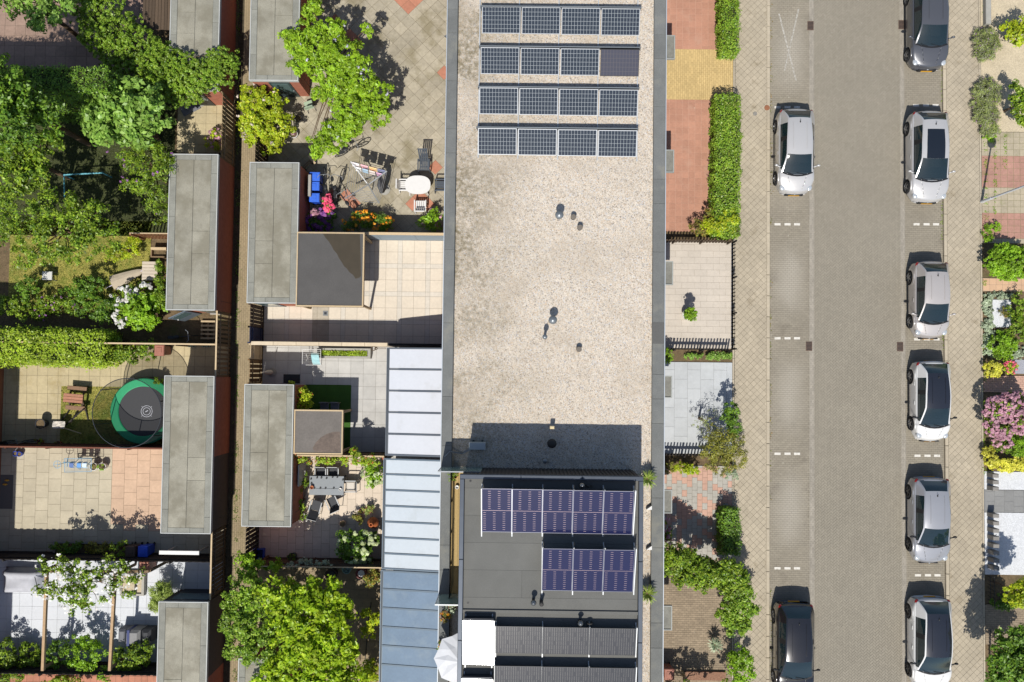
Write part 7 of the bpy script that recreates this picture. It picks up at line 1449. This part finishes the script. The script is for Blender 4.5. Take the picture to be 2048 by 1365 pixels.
for i in range(n + 1):
    rw = []
    for j in range(n + 1):
        u, v = i / n, j / n; e = min(u, 1 - u, v, 1 - v); z = .1 + (.0 if e == 0 else .60 + .06 * math.sin(u * 7) * math.cos(v * 6) + (.12 if v > .7 else 0) - (.12 if e < .11 else 0)); rw.append((a[0] + (a[2] - a[0]) * u, a[1] + (a[3] - a[1]) * v, z))
    P.append(rw)
mb.grid(P); mb.build('cover', M_cover, r_, world=True, smooth=True); MB().bar((a[2] - .25, a[3] - .3, .8), (a[2] - .15, a[1] + .5, .78), .03, .02).build('strap', M_charc, r_, world=True)
a = rect(240, 1148, 288, 1192, .4); r_ = T('sand_planter', 'square stone planter with bare sandy soil under the climber', 'planter', ((a[0] + a[2]) / 2, (a[1] + a[3]) / 2, .1))
for x0, x1, y0, y1_ in ((a[0], a[2], a[1], a[1] + .09), (a[0], a[2], a[3] - .09, a[3]), (a[0], a[0] + .08, a[1] + .09, a[3] - .09), (a[2] - .12, a[2], a[1] + .09, a[3] - .09)): MB().box(x0, x1, y0, y1_, .08, .4).build('wall', mat('planter_stone', (190, 186, 176), .85, n1=(5, .08)), r_, world=True)
MB().box(a[0] + .07, a[2] - .1, a[1] + .08, a[3] - .08, .08, .32).build('compost', M_sand, r_, world=True)
a = rect(232, 1262, 298, 1292, 1.0); r_ = T('covered_barbecue', 'barbecue under a grey and black fitted cover beside the shed', 'barbecue', ((a[0] + a[2]) / 2, (a[1] + a[3]) / 2, .1)); w3 = (a[2] - a[0]); MB().bbox(a[0], a[0] + w3 * .25, a[1] + .1, a[3], .1, .85, .1).build('side_cover', M_greyfab, r_, world=True); MB().bbox(a[0] + w3 * .25, a[0] + w3 * .72, a[1], a[3] + .02, .1, 1.05, .12).build('hood_cover', mat('bbq_grey', (150, 150, 150), .8, n1=(4, .06)), r_, world=True); MB().bbox(a[0] + w3 * .72, a[2], a[1] + .1, a[3], .1, .9, .12).build('side_cover', M_charc, r_, world=True); MB().box(a[0] + w3 * .34, a[0] + w3 * .42, a[1] - .01, a[3] + .03, .12, 1.062).build('band', M_navy, r_, world=True)
# ivy garden bits
a = rect(285, 0, 338, 60, 1.9); r_ = T('board_lean_to', 'weathered board roof of a lean-to beside the ivy shed', 'lean-to', ((a[0] + a[2]) / 2, (a[1] + a[3]) / 2, .1)); x = a[0]; k = 0
while x < rL2[0] - .05 and k < 12: MB().box(x, x + .13, a[1], a[3] + 1.2, 1.86 + .004 * (k % 2), 1.89 + .004 * (k % 2)).build('board', M_wood_d, r_, world=True); x += .145; k += 1
for sx in (a[0] + .05, a[0] + 1.4):
    for sy in (a[1] + .1, a[3] + 1.0): MB().box(sx - .04, sx + .04, sy - .04, sy + .04, .05, 1.855).build('post', M_wood_d, r_, world=True)
r_ = T('football_goal', 'turquoise metal goal frame standing in the dark lawn', 'goal', (*U(170, 360, .5), .09)); p = U(128, 350, 1.0); q = U(205, 346, 1.0); s_ = U(129, 395, .12)
MB().tube((*p, 1.0), (*q, 1.0), .035).build('crossbar', M_turq, r_, world=True); MB().tube((*p, 1.0), (p[0], p[1], .05), .035).build('post', M_turq, r_, world=True); MB().tube((*q, 1.0), (q[0], q[1], .05), .035).build('post', M_turq, r_, world=True); MB().tube((*p, 1.0), (*s_, .12), .03).build('stay', M_turq, r_, world=True)
r_ = T('slide_board', 'weathered wooden ramp lying at the ivy shed door', 'board', at((378, 215), .3), R(28)); MB().bbox(-.45, .45, -.22, .22, .0, .05, .01).build('board', M_greyfab, r_); MB().bbox(.48, .8, -.18, .16, .0, .04, .01).build('step', M_concr, r_)
for k, (x0, y0, x1, y1_, lb) in enumerate(((301, 495, 332, 515, 'wooden planter box beside the lattice fence'), )):
    a = rect(x0, y0, x1, y1_, .5); r_ = T('planter_box', lb, 'planter', ((a[0] + a[2]) / 2, (a[1] + a[3]) / 2, .06)); MB().box(a[0], a[2], a[1], a[1] + .05, .0, .5).build('wall', M_wood_m, r_, world=True); MB().box(a[0], a[2], a[3] - .12, a[3], .0, .5).build('wall', M_wood_l, r_, world=True); MB().box(a[0], a[0] + .06, a[1] + .05, a[3] - .12, 0, .5).build('wall', M_wood_m, r_, world=True); MB().box(a[0] + .06, a[2], a[1] + .05, a[3] - .12, 0, .3).build('compost', M_soil, r_, world=True)
a = rect(284, 523, 315, 561, .7); r_ = T('garden_table', 'pale slatted garden table beside the fallen parasol', 'table', ((a[0] + a[2]) / 2, (a[1] + a[3]) / 2, .1)); n = 6
for k in range(n): MB().bbox(a[0], a[2], a[1] + (a[3] - a[1]) * k / n, a[1] + (a[3] - a[1]) * (k + 1) / n - .012, .68, .71, .006).build('slat', mat('pale_table', (220, 206, 186), .8, var=.05), r_, world=True)
for sx in (a[0] + .06, a[2] - .06):
    for sy in (a[1] + .06, a[3] - .06): MB().box(sx - .03, sx + .03, sy - .03, sy + .03, .04, .675).build('leg', M_wood_l, r_, world=True)
p, q = U(222, 566, .5), U(285, 540, .5); r_ = T('fallen_parasol', 'closed beige parasol lying across the lawn to the pale table', 'parasol', (p[0], p[1], .1)); d = Vector((q[0] - p[0], q[1] - p[1], 0)); n_ = Vector((-d.y, d.x, 0)).normalized()
mb = MB(); rings = []
for i in range(7):
    t = i / 6; rr_ = .26 * (1 - t) ** .6 + .05; c = Vector((p[0], p[1], .35)) + d * t; rings.append([tuple(c + n_ * rr_ * (1 + .25 * (k % 2)) * math.cos(k * math.pi / 6) + Vector((0, 0, rr_ * .6 * math.sin(k * math.pi / 6)))) for k in range(13)])
mb.grid(rings); mb.build('canopy', mat('beige_canvas', (198, 184, 162), .9, n1=(5, .08)), r_, world=True); MB().tube((p[0] - d.x * .28, p[1] - d.y * .40, .2), (*q, .4), .025).build('pole', mat('lilac_pole', (206, 196, 220), .5), r_, world=True); MB().tube((p[0], p[1], .3), (p[0], p[1], 0.05), .03).tube((p[0] + d.x * .8, p[1] + d.y * .8, .35), (p[0] + d.x * .8, p[1] + d.y * .8, .05), .03).build('support', M_wood_l, r_, world=True)
r_ = T('garden_stool', 'white square garden stool on the small lawn', 'stool', at((96, 552), .45)); MB().bbox(-.24, .24, -.2, .2, .40, .45, .02).build('seat', mat('dull_white', (222, 222, 216), .6), r_)
for sx in (-1, 1):
    for sy in (-1, 1): MB().bar((sx * .2, sy * .16, .4), (sx * .24, sy * .2, -.02), .035).build('leg', M_greyfab, r_)
for k, x in enumerate((379, 388, 408, 417)): pot('small turquoise pot on the tiles by the pale fence', (x, 692), .2, .07, .16, M_turq, name='small_pot', cat='pot', group='turquoise pots by the pale fence')
r_ = T('pallet', 'wooden slatted pallet lying behind the pale slatted gate', 'pallet', at((416, 660), .2))
for k in range(5): MB().box(-.34, .34, -.45 + k * .2, -.45 + k * .2 + .09, .10, .125).build('slat', M_wood_l, r_)
for s_ in (-.3, 0, .3): MB().box(s_ - .04, s_ + .04, -.45, .44, 0, .10).build('block', M_wood_m, r_)
solo('blue_tub', 'blue plastic tub at the end of the long light green hedge', 'tub', MB().lathe([(.2, 0), (.27, .4), (.24, .4), (.18, .05), (.001, .05)], 18, at((2, 717), .4)), M_blue)
# --- front gardens: picket fences
def picket(label, x0, x1, py, h=.85, m=M_wood_b, z0=.1, bw=.07, gp=.075):
    Y = U(1400, py, h)[1]; fence('picket_fence', label, (x0, Y), (x1, Y), h, m, bw, gp, None, z0, .02, 1.5, group='picket fences of the front gardens')
picket('black picket fence between red tiles and pale warm tiles', HX1 + .02, U(1462, 480, .85)[0], 481, m=M_wood_d); picket('black picket fence between pale warm tiles and planting strip', HX1 + .02, U(1462, 690, .85)[0], 699); picket('black picket fence below the blue-grey slabs', HX1 + .02, U(1445, 910, .85)[0], 912); picket('pale picket fence at the bottom by the dull pink bin', U(1345, 1345, .8)[0], U(1370, 1345, .8)[0], 1352, m=M_wood_l)
xf = XS['walkL0'] - .06; fence('picket_fence', 'low black rail fence with posts along the pavement beside pale tiles', (xf, U(1462, 698, .8)[1]), (xf, U(1462, 482, .8)[1]), .75, M_wood_b, .05, .12, None, .1, .02, 1.6, group='picket fences of the front gardens')
solo('house_box', 'small white box against the house wall below the arching shrub', 'box', MB().bbox(HX1 + .25, HX1 + .7, U(1355, 1178, .3)[1], U(1355, 1168, .3)[1], .1, .3, .02), M_white)
r_ = T('planter_box', 'low brick planter with red chips beside the spiky palm', 'planter', (*U(1408, 1352, .3), .1)); a = rect(1370, 1345, 1452, 1362, .25); MB().box(a[0], a[2], a[1], a[3], .05, .22).build('chips', mat('red_chips', (156, 118, 96), .9, n1=(14, .3), bump=(40, .6)), r_, world=True); MB().box(a[0] - .06, a[0], a[1], a[3], .05, .3).build('edge', M_wood_d, r_, world=True)
# --- beyond the street: palisade posts, lamp post
me = None; xq = XS['walkR1'] + .12
for py in list(range(952, 980, 13)) + list(range(1032, 1150, 15)):
    X, Y = U(1984, py, .6); r_ = bpy.data.objects.new('palisade_post', me) if me else None
    if r_ is None:
        mb = MB(); mb.bbox(-.14, .14, -.09, .09, -.05, .55, .02); me = bpy.data.meshes.new('palisade_post'); me.from_pydata(mb.v, [], mb.f); me.materials.append(mat('palisade_concrete', (150, 146, 140), .85, n1=(6, .12), n2=(20, .1))); r_ = bpy.data.objects.new('palisade_post', me)
    link(r_); r_.location = (xq + .14, Y, .1); tag(r_, 'squat grey concrete palisade post edging the white gravel', 'post', 'palisade posts along the white gravel')
p = U(1963, 404, .1); lp = T('street_lamp', 'tall slim white street lamp leaning over the mossy tiles', 'street lamp', (*p, .08)); MB().tube((0, 0, 0), (0, 0, .9), .07, .065, 14).tube((0, 0, .9), (0, 0, 4.3), .05, .04, 12).build('pole', mat('lamp_white', (226, 230, 234), .4), lp, smooth=False)
MB().lathe([(.06, 4.3), (.19, 4.36), (.22, 4.5), (.20, 4.62), (.001, 4.70)], 20).build('lamp_head', mat('lamp_cap', (206, 210, 214), .4), lp, smooth=True); MB().lathe([(.001, 4.28), (.15, 4.30), (.16, 4.36)], 18, close=True).build('diffuser', mat('lamp_diff', (240, 240, 236), .3), lp)
r_ = T('iron_fence', 'low black iron fence around the shaded garden beside the pavement', 'fence', (*U(1984, 1200, .6), .1)); xg = xq + .05
for ya_, yb_ in ((1152, 1212), (1262, 1330)):
    Y1_, Y0_ = U(1984, ya_, .5)[1], U(1984, yb_, .5)[1]
    for zz in (.25, .6): MB().tube((xg, Y0_, zz), (xg, Y1_, zz), .015).build('rail', M_black, r_, world=True)
    k = Y0_
    while k <= Y1_: MB().tube((xg, k, .05), (xg, k, .66), .012).build('bar', M_black, r_, world=True); k += .18
a = rect(1967, -30, 1982, 48, .35); solo('bed_wall', 'low grey wall edging the bed above the first lavender', 'wall', MB().bbox(a[0] + .1, a[2], a[1], a[3], .05, .38, .02), M_concr)
solo('grey_gravel_patch', 'patch of blue-grey chippings beside the red and yellow flowers', 'gravel', MB().prism(prect(2030, 720, 2060, 748, .1), .02, .102), mat('blue_chippings', (176, 178, 186), .9, n1=(20, .2), bump=(50, .8)))
# parasol on the terrace
c = U(921, 1322, 7.6); r_ = T('terrace_parasol', 'pale grey parasol open on the roof terrace beside the glaring panel', 'parasol', (c[0], c[1], 5.81)); n = 8; R0 = 1.05; mb = MB(); v = [(0, 0, 1.95)]; fs = []
for k in range(2 * n):
    t = math.pi * k / n; rr_ = R0 if k % 2 == 0 else R0 * .90; v.append((rr_ * math.cos(t), rr_ * math.sin(t), 1.55 if k % 2 == 0 else 1.60)); v.append((rr_ * .55 * math.cos(t), rr_ * .55 * math.sin(t), 1.76 - (.0 if k % 2 == 0 else .03)))
for k in range(2 * n):
    a_, b_ = 1 + 2 * k, 1 + 2 * ((k + 1) % (2 * n)); fs += [(0, a_ + 1, b_ + 1), (a_ + 1, a_, b_, b_ + 1)]
mb.add(v, fs); mb.build('canopy', mat('pale_grey_canvas', (226, 228, 232), .9, n1=(3, .04)), r_); MB().tube((0, 0, 0), (0, 0, 2.0), .025).build('pole', M_steel, r_); MB().lathe([(.25, -.01), (.25, .06), (.05, .1)], 16).build('foot', M_concr, r_)
